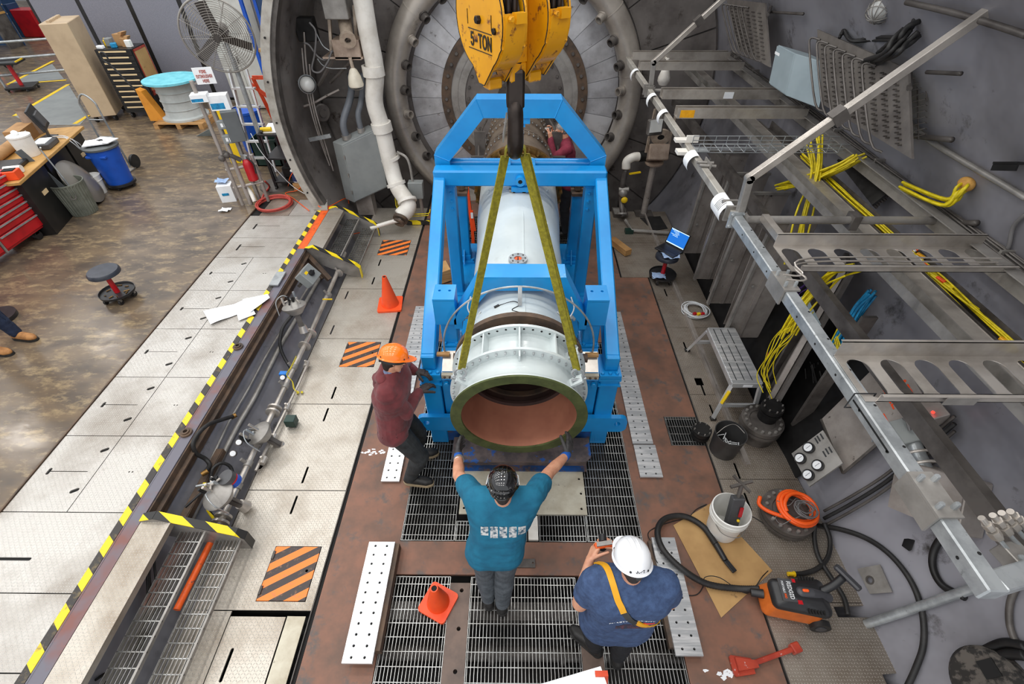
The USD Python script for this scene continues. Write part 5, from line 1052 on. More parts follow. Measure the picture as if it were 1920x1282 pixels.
rb_ = thing('red_bin', 'red metal bin wedged behind the galvanised rail', 'bin', P(1560, 720, z=.55)); q = P(1562, 712, z=.5)
build('shell', [lathe([(.10, -.2), (.12, .22), (.112, .22), (.095, -.18)], q, (0.05, -.1, 1), 24, False)], 'red_paint', rb_)
# cabinet doors standing out from the wall
for k, (y, x0, zt, lb) in enumerate(((6.30, 2.56, 1.85, 'farthest folded steel cabinet door standing out from the wall, behind the laptop'), (5.62, 2.57, 1.86, 'second steel cabinet door from the back, near the laptop stool'), (5.06, 2.60, 1.88, 'third steel cabinet door from the back, beyond the white cable coil'), (4.38, 2.58, 1.9, 'nearest tall steel cabinet door, above the end of the work platform'))):
    d = thing('steel_partition', lb, 'door', (2.8, y, .3)); w0 = wallx(.34, .06); w1 = wallx(zt, .06)
    x1 = min(w0, x0+.5)
    build('panel', [prism([(x0, .30), (x1, .30), (x1+.06, zt), (x0+.04, zt)], -.012, (0, y, 0), (1, 0, 0), (0, 0, 1))], 'steel_dark2', d, smooth=False)
    build('fold', [beam((x0+(x1-x0)*.42, y-.012, .31), (x0+(x1-x0)*.45+.03, y-.012, zt), .05, .012, up=(0, 1, 0))], 'steel_dark2', d)
    build('edge_trim', [beam((x0, y-.01, .30), (x0+.04, y-.01, zt), .03, .05, up=(0, 1, 0))], 'steel_grey', d)
    build('edge_trim', [beam((x0+.04, y-.01, zt), (x1+.06, y-.01, zt), .03, .03)], 'steel_grey', d)
    build('latch', [hexbolt((x0+.1, y-.012, .8+.1*k), (0, -1, 0), .018, .03), hexbolt((x1-.06, y-.012, 1.3), (0, -1, 0), .014, .03)], 'steel_grey', d, kind='stuff')
    build('back_panel', [prism([(x0+.1, .30), (x1, .30), (x1, zt-.2), (x0+.1, zt-.2)], -.01, (0, y+.25, 0), (1, 0, 0), (0, 0, 1))], 'steel_dark2', d, smooth=False)
d = thing('steel_partition', 'dark swung open cabinet door leaning over behind the work platform', 'door', P(1440, 770, z=.1))
a, b = P(1428, 778, z=.12), P(1582, 505, z=1.75)
build('panel', [hexa((a+b)/2+A(.1, .1, 0), (b-a)/2, A(.10, .22, -.02), A(.018, -.008, 0))], 'steel_dark', d); build('edge_trim', [beam(a, b, .05, .03), beam(a+A(.1, .16, 0), b+A(.1, .16, 0), .02, .03)], 'steel_dark2', d)
ab = thing('blue_bracket', 'pale blue perforated bracket between the yellow cables', 'bracket', P(1515, 585, x=2.8)); c0 = P(1515, 585, x=2.8)
pl = sbox(-.16, -.05, .16, .05)
for x in np.linspace(-.12, .12, 5): pl = pl.difference(Point(x, 0).buffer(.02, 6))
build('plate', [prism(pl, .008, c0, (.3, -.8, -.5), (.8, .1, .5))], 'box_blue_grey', ab)
# dark backing of the cabinets along the wall
cb = thing('wall_lining', 'dark cabinet interior along the wall behind the open doors', 'cabinet', (3.0, 4.5, .1))
build('back_sheet', [lathe([(RT_-.05, 0), (RT_-.04, 0), (RT_-.04, 4.6), (RT_-.05, 4.6)], (XC, 2.6, ZC), (0, 1, 0), 20, True, R_(190), R_(212))], 'steel_black', cb)
build('base_angle', [bbox(2.38, 2.40, 2.75, 8.1, .0, .05), bbox(2.40, 2.46, 2.75, 8.1, .0, .006)], 'steel_dark2', cb)
for y in (3.1, 3.75, 4.5, 5.3, 6.0): build('rib', [bbox(2.95, 3.08, y, y+.03, .2, 1.7)], 'steel_dark', cb)
# slanted wall panel with stencil, gauges
np_ = thing('stencilled_panel', 'grey wall panel with orange stencilled words and an arrow', 'panel', P(1581, 887, z=.45))
a, b, c = P(1540, 786, z=.50), P(1581, 887, z=.45), P(1738, 753, z=1.35); e = a+(c-b)*1.0
nn = unit(np.cross(b-a, c-b)); nn = nn if nn[0] < 0 else -nn
build('panel', [hexa((a+c)/2-nn*.01, (b-a)/2, (c-b)/2, nn*.01)], 'steel_dark2', np_); build('edge_trim', [beam(b, c, .02, .02), beam(a, b, .02, .02)], 'steel_dark', np_)
ux, uy = unit(b-a), unit(c-b)
uy = unit(uy-ux*np.dot(ux, uy))
if np.dot(np.cross(ux, uy), nn) < 0: pass
LB = np.linalg.norm(b-a); LC = np.linalg.norm(c-b)
def pan(u, v): return a+(b-a)*u+(c-b)*v+nn*.001
fx = ux; fy = np.cross(nn, fx)
build('stencil_word', [text('NOZZLE', .075, pan(.06, .72), fx, fy, .002, True)], 'cone_orange', np_)
build('stencil_word', [text('AIR', .075, pan(.45, .86), fx, fy, .002, True)], 'cone_orange', np_)
ar = Polygon([(0, -.008), (.16, -.008), (.16, -.028), (.22, 0), (.16, .028), (.16, .008), (0, .008)])
build('stencil_arrow', [prism(ar, .002, pan(.70, .62), fx, fy)], 'cone_orange', np_)
ch_ = build('chain', [tube(spline([pan(.8, .5)+nn*.02+ux*math.cos(t)*.04+fy*math.sin(t)*.05 for t in np.linspace(0, 5.5, 9)]+[pan(.95, .42)+nn*.02], 4), .006, 6)], 'galv', np_)
gpn = thing('gauge_panel', 'small slanted steel panel with four round pressure gauges', 'gauge panel', P(1530, 865, z=.4))
a, b, c = P(1484, 850, z=.35), P(1517, 912, z=.33), P(1580, 868, z=.62); nn = unit(np.cross(b-a, c-b)); nn = nn if nn[2] > 0 else -nn
build('panel', [hexa((a+c)/2-nn*.01, (b-a)/2, (c-b)/2, nn*.01)], 'steel_grey', gpn)
def gp_(px, py):
    d = FW + RT*(px-960)/CF + UP*(641-py)/CF; return EYE+d*(np.dot(a-EYE, nn)/np.dot(d, nn))
for k, (px, py) in enumerate(((1502, 860), (1518, 840), (1535, 873), (1517, 891))):
    q = gp_(px, py); g1 = build('gauge', [lathe([(.052, 0), (.052, .03), (.045, .038), (.040, .036), (.040, .03), (1e-4, .03)], q, nn, 28)], 'black_plastic', gpn)
    build('gauge_dial', [cyl(q+nn*.030, q+nn*.032, .039, n=28)], 'paper', g1); build('gauge_needle', [beam(q+nn*.033-unit(c-b)*.02, q+nn*.033+unit(c-b)*.028, .003, .001, up=nn)], 'black_plastic', g1)
for px, py in ((1531, 826), (1535, 822), (1541, 818), (1546, 851), (1551, 846), (1557, 843)):
    q = gp_(px, py); build('nameplate', [beam(q-unit(c-b)*.0-unit(b-a)*.03, q+unit(b-a)*.03, .014, .003, up=nn)], 'black_plastic', gpn)
# boxes, boards and fittings on the wall
bx = thing('junction_box', 'pale blue grey electrical box on the wall between the two pin boards', 'electrical box', (2.95, 5.7, 2.95))
p0, p1, p2, p3 = P(1457, 83, x=2.86), P(1490, 100, x=2.86), P(1475, 180, x=2.86), P(1441, 157, x=2.86); dd = A(.16, -.42, .0)
build('body', [obx((p0+p2)/2+dd/2, (p1-p0)/2, (p0-p3)/2, dd/2, .01)], 'box_blue_grey', bx)
build('door', [obx((p0+p2)/2-unit(dd)*.008, (p1-p0)/2*.94, (p0-p3)/2*.94, unit(dd)*.008)], 'box_blue_grey', bx)
build('label', [obx((p0*.62+p1*.18+p2*.0+p3*.2)-unit(dd)*.017, (p1-p0)*.13, (p0-p3)*.035, unit(dd)*.001)], 'paper', bx)
def pin_board(lb, px, cols, rows, xw, n_tubes):
    t = thing('pin_board', lb, 'pin board', P(*px[0], x=xw)); q = [P(*p, x=xw) for p in px]
    nn = unit(np.cross(q[1]-q[0], q[3]-q[0])); nn = nn if nn[0] < 0 else -nn
    build('panel', [prism(Polygon([((p-q[0])@unit(q[1]-q[0]), (p-q[0])@np.cross(nn, unit(q[1]-q[0]))) for p in q]).buffer(0), .02, q[0]-nn*.02, unit(q[1]-q[0]), np.cross(nn, unit(q[1]-q[0])))], 'box_pin', t)
    L = []
    for i in range(cols):
        for j in range(rows):
            u, v = (i+.5)/cols*.92+.04, (j+.5)/rows*.8+.14
            for du in (-.012, .012):
                p = (q[0]*(1-u-du)+q[1]*(u+du))*(1-v)+(q[3]*(1-u-du)+q[2]*(u+du))*v; L.append(cyl(p, p+nn*.03, .006, n=6))
    build('pins', L, 'steel_dark', t, kind='stuff')
    for i in range(n_tubes):
        u = .05+i*.11; a0 = q[0]*(1-u)+q[1]*u+(q[3]-q[0])*.12; pr = [a0+nn*.01, a0+nn*.06-(q[1]-q[0])*.05, a0+nn*.08-(q[1]-q[0])*.06+(q[3]-q[0])*.15, a0+nn*.08-(q[1]-q[0])*.03+(q[3]-q[0])*.85, a0+nn*.02+(q[3]-q[0])*.95]
        build('tube', [tube(spline(pr, 4), .009, 6)], 'rust_steel' if 0 else 'steel_dark', t)
    for s in (0, 1):
        c = q[1] if s else q[0]; build('standoff', [cyl(c+(q[3]-q[0])*.2, (wallx(c[2]+(q[3]-q[0])[2]*.2), c[1]+.1, c[2]-.05), .018)], 'steel_dark', t)
pin_board('large steel pin board with bent tubes right of the blue grey box', [(1532, 55), (1702, 130), (1709, 298), (1542, 195)], 8, 13, 2.88, 7)
pin_board('smaller far steel pin board left of the blue grey box', [(1362, -2), (1434, 6), (1443, 126), (1383, 93)], 6, 12, 2.82, 6)
t = thing('wire_rack', 'open wire basket fixed behind the right edge of the large pin board', 'wire rack', P(1725, 180, x=3.05))
L = []
for k in range(12):
    y0 = 130+k*11; L.append(tube([P(1704, y0+8, x=2.98), P(1735, y0, x=3.05), P(1738, y0+2, x=3.05)], .004, 5))
for px in ((1735, 128, 1738, 190), (1720, 135, 1722, 262)): L.append(tube([P(px[0], px[1], x=3.04), P(px[2], px[3], x=3.04)], .005, 5))
build('wire', L, 'steel_dark', t, kind='stuff')
def wall_pipe(name, lb, px, r, mt, inset, cat='conduit'):
    t = thing(name, lb, cat, onwall(*px[0], inset)); build('pipe', [tube(spline([onwall(*p, inset) for p in px], 4), r, 10)], mt, t, smooth=True); return t
wall_pipe('wall_conduit', 'thick conduit running along the wall from the caged lamp', [(1700, 4), (1780, 22), (1850, 42), (1925, 66)], .018, 'steel_dark', .04)
wall_pipe('wall_conduit', 'long grey conduit on the wall above the foam plug', [(1700, 232), (1750, 268), (1810, 305), (1870, 340), (1925, 372)], .019, 'steel_grey', .03)
wall_pipe('wall_conduit', 'thin curved light cable at the right edge below the foam plug', [(1922, 402), (1900, 425), (1892, 460), (1880, 480)], .012, 'cable_grey', .02)
wall_pipe('wall_conduit', 'short stub pipe on the wall below the foam plug', [(1800, 418), (1832, 418)], .022, 'steel_dark', .05)
wall_pipe('wall_conduit', 'stub rod from the wall at the lower end of the large pin board', [(1714, 255), (1785, 262)], .02, 'steel_dark', .05)
wall_pipe('wall_conduit', 'stub rod from the wall beside the wire rack', [(1738, 135), (1802, 138)], .014, 'steel_dark', .05)
wall_pipe('wall_conduit', 'stub rod from the wall behind the smaller far pin board', [(1436, 22), (1506, 26)], .014, 'steel_dark', .05)
fp = thing('foam_plug', 'lump of tan foam sealing a cable hole in the tank wall', 'foam', onwall(1812, 345, .03)); q = onwall(1812, 345, .03)
v, f = ball(q, .058, 3, (.7, 1.1, .8)); v = v+(meshkit.fbm(v*18, 3, 4)-.5)[:, None]*.05*unit(v-q)
build('foam', [(v, f)], 'foam', fp, smooth=True)
br = thing('wall_bracket', 'black steel bracket on the wall at the right edge', 'bracket', onwall(1900, 308, .03)); q0, q1 = onwall(1878, 306, .05), onwall(1925, 306, .05)
build('bracket', [beam(q0, q1, .10, .012), beam(q0+A(-.04, 0, -.02), q1+A(-.04, 0, -.02), .012, .05)], 'steel_black', br)
cpn = thing('connector_panel', 'dark panel crowded with cable connectors under the wall rail', 'connector panel', P(1620, 340, z=2.36)); q = [P(*p, z=z) for p, z in (((1571, 303), 2.30), ((1592, 285), 2.40), ((1664, 366), 2.40), ((1637, 387), 2.30))]
nn = unit(np.cross(q[1]-q[0], q[3]-q[0])); nn = nn if nn[1] < 0 or nn[2] > 0 else -nn
build('panel', [hexa(sum(q)/4-nn*.01, (q[3]-q[0])/2, (q[1]-q[0])/2, nn*.01)], 'steel_black', cpn); g_ = np.random.default_rng(3)
build('connectors', [cyl(q[0]+(q[3]-q[0])*(i+.5)/15+(q[1]-q[0])*(j+.5)/6, q[0]+(q[3]-q[0])*(i+.5)/15+(q[1]-q[0])*(j+.5)/6+nn*(.03+.03*g_.random()), .012, n=7) for i in range(15) for j in range(6)], 'steel_dark', cpn, kind='stuff')
build('hood', [hexa((q[1]+q[2])/2+A(.03, 0, .05), (q[2]-q[1])/2, A(.045, .01, .03), A(0, 0, .004))], 'galv', cpn)
hz = cables('black_hoses', 'black hoses fanning from a wall gland above the large pin board', [onwall(1718, 55, .03), onwall(1700, 70, .10), onwall(1670, 95, .18), P(1640, 110, x=2.95)], 7, .03, .018, 'black_rubber', seed=21)
cables('black_hoses', 'black hose looping over the top edge of the large pin board', [onwall(1700, 70, .08), P(1640, 72, x=2.96), P(1600, 75, x=2.92), P(1582, 58, x=2.92), P(1577, 66, x=2.89)], 2, .008, .014, 'black_rubber', seed=22)
lp = thing('caged_lamp', 'wall lamp with a wire cage at the top right', 'lamp', onwall(1655, 18, .12)); q = P(1652, 18, x=2.80); ax_ = unit(A(-.55, -.5, -.65))
build('housing', [cyl(q-ax_*.12, q, .075, .085)], 'tank_rim', lp); build('glass', [ball(q+ax_*.0, .078, 3, (1, 1, 1))], 'lamp_glass', lp)
s_, u_, d_ = frame(ax_)
for k in range(6):
    a = k*math.pi/6; build('cage_wire', [tube([q+ax_*.095*math.sin(t)+(s_*math.cos(a)+u_*math.sin(a))*.095*math.cos(t) for t in np.linspace(0, math.pi, 12)], .004, 5)], 'steel_grey', lp)
build('cage_ring', [tube([q+ax_*.05+(s_*math.cos(t)+u_*math.sin(t))*.083 for t in np.linspace(0, 2*math.pi, 24)[:-1]], .004, 5, True)], 'steel_grey', lp)
for px, py, lb, xx in ((1244, 152, 'white bell shaped lamp hanging among the far cross channels', 1.72),):
    q = P(px, py, y=7.85); lw = thing('bell_lamp', lb, 'lamp', q)
    build('shade', [lathe([(.03, .17), (.06, .14), (.088, .05), (.09, -.0), (.06, -.05), (1e-4, -.06)], q, (0, 0, 1), 28)], 'white_paint', lw, smooth=40); build('neck', [cyl(q+A(0, 0, .17), q+A(0, 0, .3), .022), cyl(q+A(0, 0, .28), (q[0], 7.96, ZR+.06), .014)], 'white_paint', lw)
q = P(1228, 238, y=7.0); fl_ = thing('flood_lamp', 'square floodlight behind the tray rail near the ring pipe', 'lamp', q)
build('housing', [obx(q, (.11, .03, 0), (0, .02, .1), (-.01, .04, .0), .015)], 'steel_dark', fl_); build('glass', [obx(q+A(.0, -.05, .03), (.09, .025, 0), (0, .015, .08), (0, .003, 0))], 'lamp_glass', fl_)

# ================================================================ THINGS ON THE PIT FLOOR AND RIGHT DECK
def alu_plate(lb, x0, x1, y0, y1, z0, t, rows, base=None, cols=2, name='drilled_plate'):
    b = thing(name, lb, 'plate', ((x0+x1)/2, (y0+y1)/2, 0)); pl = sbox(x0, y0, x1, y1); w = x1-x0
    for i in range(rows):
        for c in range(cols): pl = pl.difference(Point(x0+w*(.28+.44*c/(max(cols-1, 1))), y0+(y1-y0)*(i+.5)/rows).buffer(.0095, 5))
    build('plate', [prism(pl, t, (0, 0, z0))], 'machined', b, smooth=False)
    build('hole_backing', [bbox(x0+.02, x1-.02, y0+.02, y1-.02, max(z0-.004, .001), z0+.002)], 'black_gap', b)
    if base: build('base_bar', [bbox(*base)], 'rust_steel', b)
    return b
alu_plate('thick bright aluminium bar with two rows of holes beside the near cone', -1.285, -1.055, .94, 1.86, .09, .03, 12, (-1.24, -1.02, 1.03, 1.86, .001, .092))
alu_plate('bright machined aluminium bar with holes right of the worker in the navy shirt', 1.245, 1.455, 1.02, 1.94, .05, .025, 10, (1.215, 1.40, 1.08, 1.92, .001, .052))
alu_plate('short grey drilled plate under the boot of the worker in the maroon hoodie', -1.335, -1.15, 2.51, 2.93, .012, .02, 5)
alu_plate('long grooved drilled strip on the left behind the worker in the maroon hoodie', -1.42, -1.20, 2.99, 5.3, .012, .02, 26)
alu_plate('long grooved drilled strip along the right side of the blue frame', 1.27, 1.49, 2.98, 5.2, .012, .02, 26)
alu_plate('short drilled plate in line with the long strip at the right front of the frame', 1.275, 1.505, 2.58, 2.965, .012, .02, 5)
def cone(lb, c, rz, s, h):
    t = thing('traffic_cone', lb, 'traffic cone', c, math.degrees(rz)); c = A(*c); r = s/2
    sq = sbox(-r+.03, -r+.03, r-.03, r-.03).buffer(.03, 6)
    build('base', [rotz(prism(sq, .028, c), rz, c)], 'cone_orange', t)
    build('cone', [lathe([(r*.74, .026), (r*.70, .05), (.03, h), (.022, h), (.022, h-.03)], c, (0, 0, 1), 36)], 'cone_orange', t, smooth=40)
    build('tip_hole', [cyl(c+A(0, 0, h-.02), c+A(0, 0, h-.006), .021)], 'black_gap', t)
cone('orange traffic cone standing on the pale deck behind the worker in the maroon hoodie', (-1.80, 5.36, 0), .1, .34, .50)
cone('orange traffic cone on the near grating left of the teal shirt worker', (-.625, 1.40, 0), -.45, .255, .33)
# white paint marks on the floor
for px, lb in (((705, 847), 'white scraped paint mark on the brown floor left of the maroon hoodie worker'), ((1365, 1266), 'white scraped paint mark on the brown floor below the red tool')):
    c = P(*px, z=.0012); g_ = np.random.default_rng(px[0]); pm = thing('paint_mark', lb, 'paint mark', c); L = []
    for k in range(14):
        o = A(g_.normal(0, .055), g_.normal(0, .018), 0); a = g_.uniform(0, 6.28, 9); a.sort()
        L.append(prism(Polygon([(c[0]+o[0]+.026*g_.uniform(.4, 1.2)*math.cos(t), c[1]+o[1]+.016*g_.uniform(.4, 1.2)*math.sin(t)) for t in a]).buffer(0), .0006+.00002*k, (0, 0, .0006)))
    build('paint', L, 'paper', pm, smooth=False, kind='stuff')
wbk = thing('wood_block', 'short squared timber lying on the floor edge right of the frame', 'timber', P(1163, 470, z=0)); build('timber', [beam(A(1.63, 7.08, .06), A(1.85, 6.68, .06), .12, .1)], 'wood', wbk)
wbk = thing('wood_block', 'wooden wedge box behind the left blue post', 'timber', P(825, 515, z=.0)); build('timber', [obx(P(826, 512, z=.12), (.12, .05, .02), (-.05, .12, 0), (0, 0, .10))], 'wood', wbk)
kp = thing('kraft_sheet', 'tan kraft paper sheet spread under the white pail and vacuum hose', 'paper', P(1350, 1050, z=0))
q = [P(*p, z=0) for p in ((1262, 985), (1332, 944), (1448, 1070), (1352, 1158))]; V, F_ = [], []
for i in range(13):
    for j in range(9):
        u, v = i/12, j/8; p = (q[0]*(1-u)+q[3]*u)*(1-v)+(q[1]*(1-u)+q[2]*u)*v; p[2] = .0035+.006*meshkit.noise(p*3.1); V.append(p)
for i in range(12):
    for j in range(8): k = i*9+j; F_ += [[k, k+9, k+10], [k, k+10, k+1]]
build('sheet', [(np.array(V), np.array(F_))], 'kraft', kp, smooth=True)
# pail with tool
pc = A(1.93, 2.05, .006); pt_ = unit(A(-.03, .03, 1))
pa = thing('plastic_pail', 'white plastic pail holding a grey tool on the kraft sheet', 'pail', pc)
build('shell', [lathe([(1e-4, 0), (.13, 0), (.135, .02), (.158, .33), (.166, .335), (.166, .36), (.156, .365), (.150, .33), (.125, .03), (1e-4, .03)], pc, pt_, 40)], 'white_plastic', pa, smooth=35)
for z in (.27, .30): build('rib', [ring(pc+pt_*z, pt_, .168, .15, .008, 40)], 'white_plastic', pa)
build('handle', [tube(spline([pc+A(-.16, 0, .26), pc+A(-.10, -.14, .22), pc+A(.05, -.17, .22), pc+A(.16, -.03, .27)], 6), .004, 6)], 'steel_grey', pa)
tl = thing('grey_tool', 'grey steel tool with a crank wheel standing in the white pail', 'tool', pc+A(0, 0, .1)); a, b = pc+A(.02, -.06, .12), pc+A(.02, .10, .62)
build('body', [beam(a, a+(b-a)*.75, .11, .07, up=(0, -1, 0), b=.01)], 'box_grey2', tl); build('shaft', [cyl(a+(b-a)*.7, b, .018)], 'steel_dark', tl)
build('crank', [beam(b+A(-.10, -.02, 0), b+A(.10, .03, .01), .025, .02), beam(b+A(-.05, .08, .02), b+A(.05, -.07, 0), .022, .02)], 'steel_dark', tl)
build('red_label', [beam(a+(b-a)*.42+A(.03, -.05, 0), a+(b-a)*.62+A(.03, -.05, 0), .03, .008, up=(0, -1, 0))], 'red_paint', tl); build('yellow_knob', [ball(a+(b-a)*.36+A(.02, -.06, 0), .014, 2)], 'safety_yellow', tl)
# vacuum cleaner
vc = A(2.28, 1.40, .004); vx = unit(A(1, -.10, 0)); vy = np.cross((0, 0, 1), vx)
vac = thing('shop_vacuum', 'orange and black portable shop vacuum on the right deck', 'vacuum cleaner', vc)
def vp(x, y, z): return vc+vx*x+vy*y+A(0, 0, z)
def vhull(pts): return vf(m3.Manifold.hull_points(np.vstack([vp(x, y, z)+SPH*r*A(1, 1, 1) for x, y, z, r in pts])))
build('tank', [vhull([(-.20, -.06, .08, .06), (-.20, .06, .08, .06), (.14, -.09, .08, .06), (.14, .09, .08, .06), (-.17, -.05, .20, .05), (-.17, .05, .20, .05), (.12, -.08, .19, .05), (.12, .08, .19, .05)])], 'vac_orange', vac, smooth=40)
build('lid', [vhull([(-.17, -.06, .225, .055), (-.17, .06, .225, .055), (.16, -.09, .225, .055), (.16, .09, .225, .055), (-.08, -.04, .285, .04), (-.08, .04, .285, .04), (.12, -.05, .275, .04), (.12, .05, .275, .04)])], 'black_plastic', vac, smooth=40)
build('motor_cover', [vhull([(-.02, 0, .30, .045), (.06, .0, .31, .04), (.20, .0, .26, .04)])], 'black_plastic2', vac, smooth=40); build('switch', [vhull([(-.01, 0, .346, .012), (.015, 0, .348, .012)])], 'hose_orange', vac)
lblx = vy*-1
build('name_plate', [obx(vp(-.125, 0, .318), vx*.055, vy*.085, A(0, 0, .003)+vx*-.0)], 'box_grey2', vac)
build('lettering', [text('RIDGID', .030, vp(-.118, .068, .322), lblx, vx, .002, True, .135)], 'cable_white', vac); build('lettering', [text('PORTABLE', .016, vp(-.160, .066, .322), lblx, vx, .002, True, .09)], 'cable_white', vac); build('lettering', [text('PRO', .016, vp(-.160, -.03, .322), lblx, vx, .002, True, .035)], 'hose_orange', vac)
build('badge', [obx(vp(-.05, -.075, .313), vx*.018, vy*.02, A(0, 0, .002)), obx(vp(-.055, .075, .313), vx*.014, vy*.018, A(0, 0, .002))], 'red_paint', vac)
for s in (-1, 1): build('vent_slots', [obx(vp(.02+k*.022, s*.115, .272), vx*.006, vy*.024, A(0, 0, .008)) for k in range(6)], 'black_gap', vac, kind='stuff')
for s in (-1, 1):
    w = build('wheel', [cyl(vp(.17, s*.13, .075), vp(.17, s*.175, .075), .075, n=28)], 'black_rubber', vac); build('hub', [cyl(vp(.17, s*.174, .075), vp(.17, s*.18, .075), .04, n=20)], 'black_plastic2', w)
build('handle_post', [tube(spline([vp(.15, .03, .27), vp(.24, .07, .33), vp(.31, .12, .38)], 5), .03, 10)], 'black_plastic', vac, smooth=True); build('grip', [beam(vp(.27, .20, .40), vp(.40, .03, .39), .05, .045, b=.012)], 'black_plastic2', vac)
build('inlet', [cyl(vp(-.24, .02, .14), vp(-.33, .03, .12), .036, .032)], 'black_plastic', vac)
hp = [P(*p, z=z) for *p, z in ((1424, 1104, .10), (1380, 1103, .05), (1325, 1094, .06), (1278, 1066, .115), (1243, 1030, .12), (1233, 995, .11), (1248, 972, .07), (1283, 968, .05), (1318, 987, .04), (1342, 1020, .035))]
vh = thing('vacuum_hose', 'ribbed black vacuum hose looping over the kraft sheet', 'hose', hp[4]); sp_ = spline(hp, 22)
build('hose', [tube(sp_, .026+.0025*(np.arange(len(sp_)) % 2), 10)], 'black_rubber', vh, smooth=True)
n0, n1, n2 = P(1342, 1020, z=.04), P(1360, 1050, z=.032), P(1378, 1072, z=.03)
build('nozzle', [cyl(n0, n1, .028, .024), beam(n1, n2, .045, .02, b=.004)], 'black_plastic', vh)
def floor_tube(name, lb, px, r, mt, cat, n=6, sides=6):
    p = [P(q[0], q[1], z=(q[2] if len(q) > 2 else r+.003)) for q in px]; t = thing(name, lb, cat, p[0]); build('line', [tube(spline(p, n), r, sides)], mt, t, smooth=True); return t
floor_tube('power_cord', 'thin black power cord snaking from the vacuum past the aluminium bar', [(1440, 1070, .2), (1430, 1080, .05), (1400, 1112), (1350, 1083), (1322, 1082), (1318, 1100), (1305, 1115), (1280, 1112), (1255, 1085), (1230, 1050, .08), (1222, 1020, .05), (1215, 1000), (1230, 988), (1260, 978), (1290, 970), (1305, 955), (1325, 945)], .004, 'black_rubber', 'cord')
floor_tube('power_cord', 'thin black cord running from the pail to the orange hose coil', [(1388, 965), (1410, 968), (1440, 985), (1470, 992), (1500, 992)], .004, 'black_rubber', 'cord')
# flanges, cap, bin
def flange_stub(lb, c, r, h, n, mt, name='pipe_flange', capd=None):
    t = thing(name, lb, 'pipe flange', c); c = A(*c)
    build('stub', [lathe([(r*.86, 0), (r*.86, h-.05), (r, h-.05), (r, h), (r*.62, h), (r*.58, h-.012), (1e-4, h-.012)], c, (0, 0, 1), 44)], mt, t, smooth=35)
    build('flange_ring', [ring(c+A(0, 0, h-.10), (0, 0, 1), r, r*.8, .04, 44)], mt, t)
    for k in range(n):
        a = 2*math.pi*k/n; build('bolt', [hexbolt(c+A(r*.83*math.cos(a), r*.83*math.sin(a), h), (0, 0, 1), r*.075, .022)], 'steel_grey', t)
    return t
fs1 = flange_stub('large bolted steel flange stub on the deck at the end of the work platform', (2.64, 3.14, 0), .215, .25, 16, 'steel_dark')
cp2 = flange_stub('black bolted blind flange sitting on top of the large flange stub', (2.70, 3.18, .24), .112, .19, 8, 'steel_black', 'blind_flange')
build('cover', [cyl((2.70, 3.18, .425), (2.70, 3.18, .436), .085, n=32)], 'steel_black', cp2)
cp3 = flange_stub('small dark bolted cap beside the small square grating', (2.02, 3.10, 0), .10, .13, 8, 'steel_black', 'blind_flange'); build('cover', [cyl((2.02, 3.10, .118), (2.02, 3.10, .134), .07, n=32)], 'steel_black', cp3)
tb_ = thing('scrap_bin', 'dark round scrap bin with white offcuts beside the black bolted cap', 'bin', (2.22, 2.92, 0)); c = A(2.22, 2.93, .004)
build('shell', [lathe([(1e-4, 0), (.135, 0), (.155, .29), (.160, .30), (.152, .30), (.132, .02), (1e-4, .02)], c, (0, 0, 1), 40)], 'bin_dark', tb_, smooth=35)
build('label', [lathe([(.1445, .09), (.157, .25)], c, (0, 0, 1), 8, False, R_(55), R_(105))], 'cardboard', tb_); build('handle', [tube(spline([c+A(-.15, 0, .27), c+A(-.04, .06, .33), c+A(.08, .10, .30), c+A(.155, .01, .27)], 6), .004, 6)], 'steel_grey', tb_)
g_ = np.random.default_rng(5)
sc = thing('white_offcuts', 'loose white strips lying inside the dark scrap bin', 'scraps', c+A(0, 0, .05)); L = []
for k in range(22):
    p = c+A(g_.normal(0, .055), g_.normal(.0, .05), .06+g_.random()*.1); d = unit(g_.normal(0, 1, 3)*A(1, 1, .35)); L.append(beam(p-d*.05, p+d*.05, .008, .005))
build('strips', L, 'cable_white', sc, kind='stuff')
# orange hose coil on a flange
flange_stub('dark bolted deck flange under the orange hose coil', (2.56, 2.17, 0), .235, .13, 16, 'steel_dark')
oc = thing('orange_hose', 'bright orange hose coiled on the dark deck flange', 'hose', (2.62, 2.16, .14)); tb1, p1 = coil((2.62, 2.17, .145), .135, .185, 3.6, .05, .0185, axis=(0, 0, 1), sides=8, seed=3, jit=.01)
build('hose', [tb1, tube(spline([p1[0], p1[0]+A(-.10, -.12, 0), A(2.40, 2.13, .16), A(2.30, 2.22, .15), A(2.33, 2.30, .16)], 6), .0185, 8)], 'hose_orange', oc, smooth=True)
gc = thing('wire_coil', 'coil of grey wires lying on top of the orange hose', 'wire', (2.64, 2.14, .22)); tb2, p2 = coil((2.66, 2.14, .215), .05, .10, 7, .03, .0045, sides=5, seed=9, jit=.014)
build('wire', [tb2, tube(spline([p2[0], A(2.50, 2.05, .2), A(2.42, 2.03, .16), A(2.40, 2.10, .15), A(2.46, 2.12, .2)], 6), .004, 5), tube(spline([A(2.62, 2.25, .22), A(2.52, 2.18, .22), A(2.45, 2.24, .2)], 6), .004, 5)], 'cable_grey', gc, smooth=True)
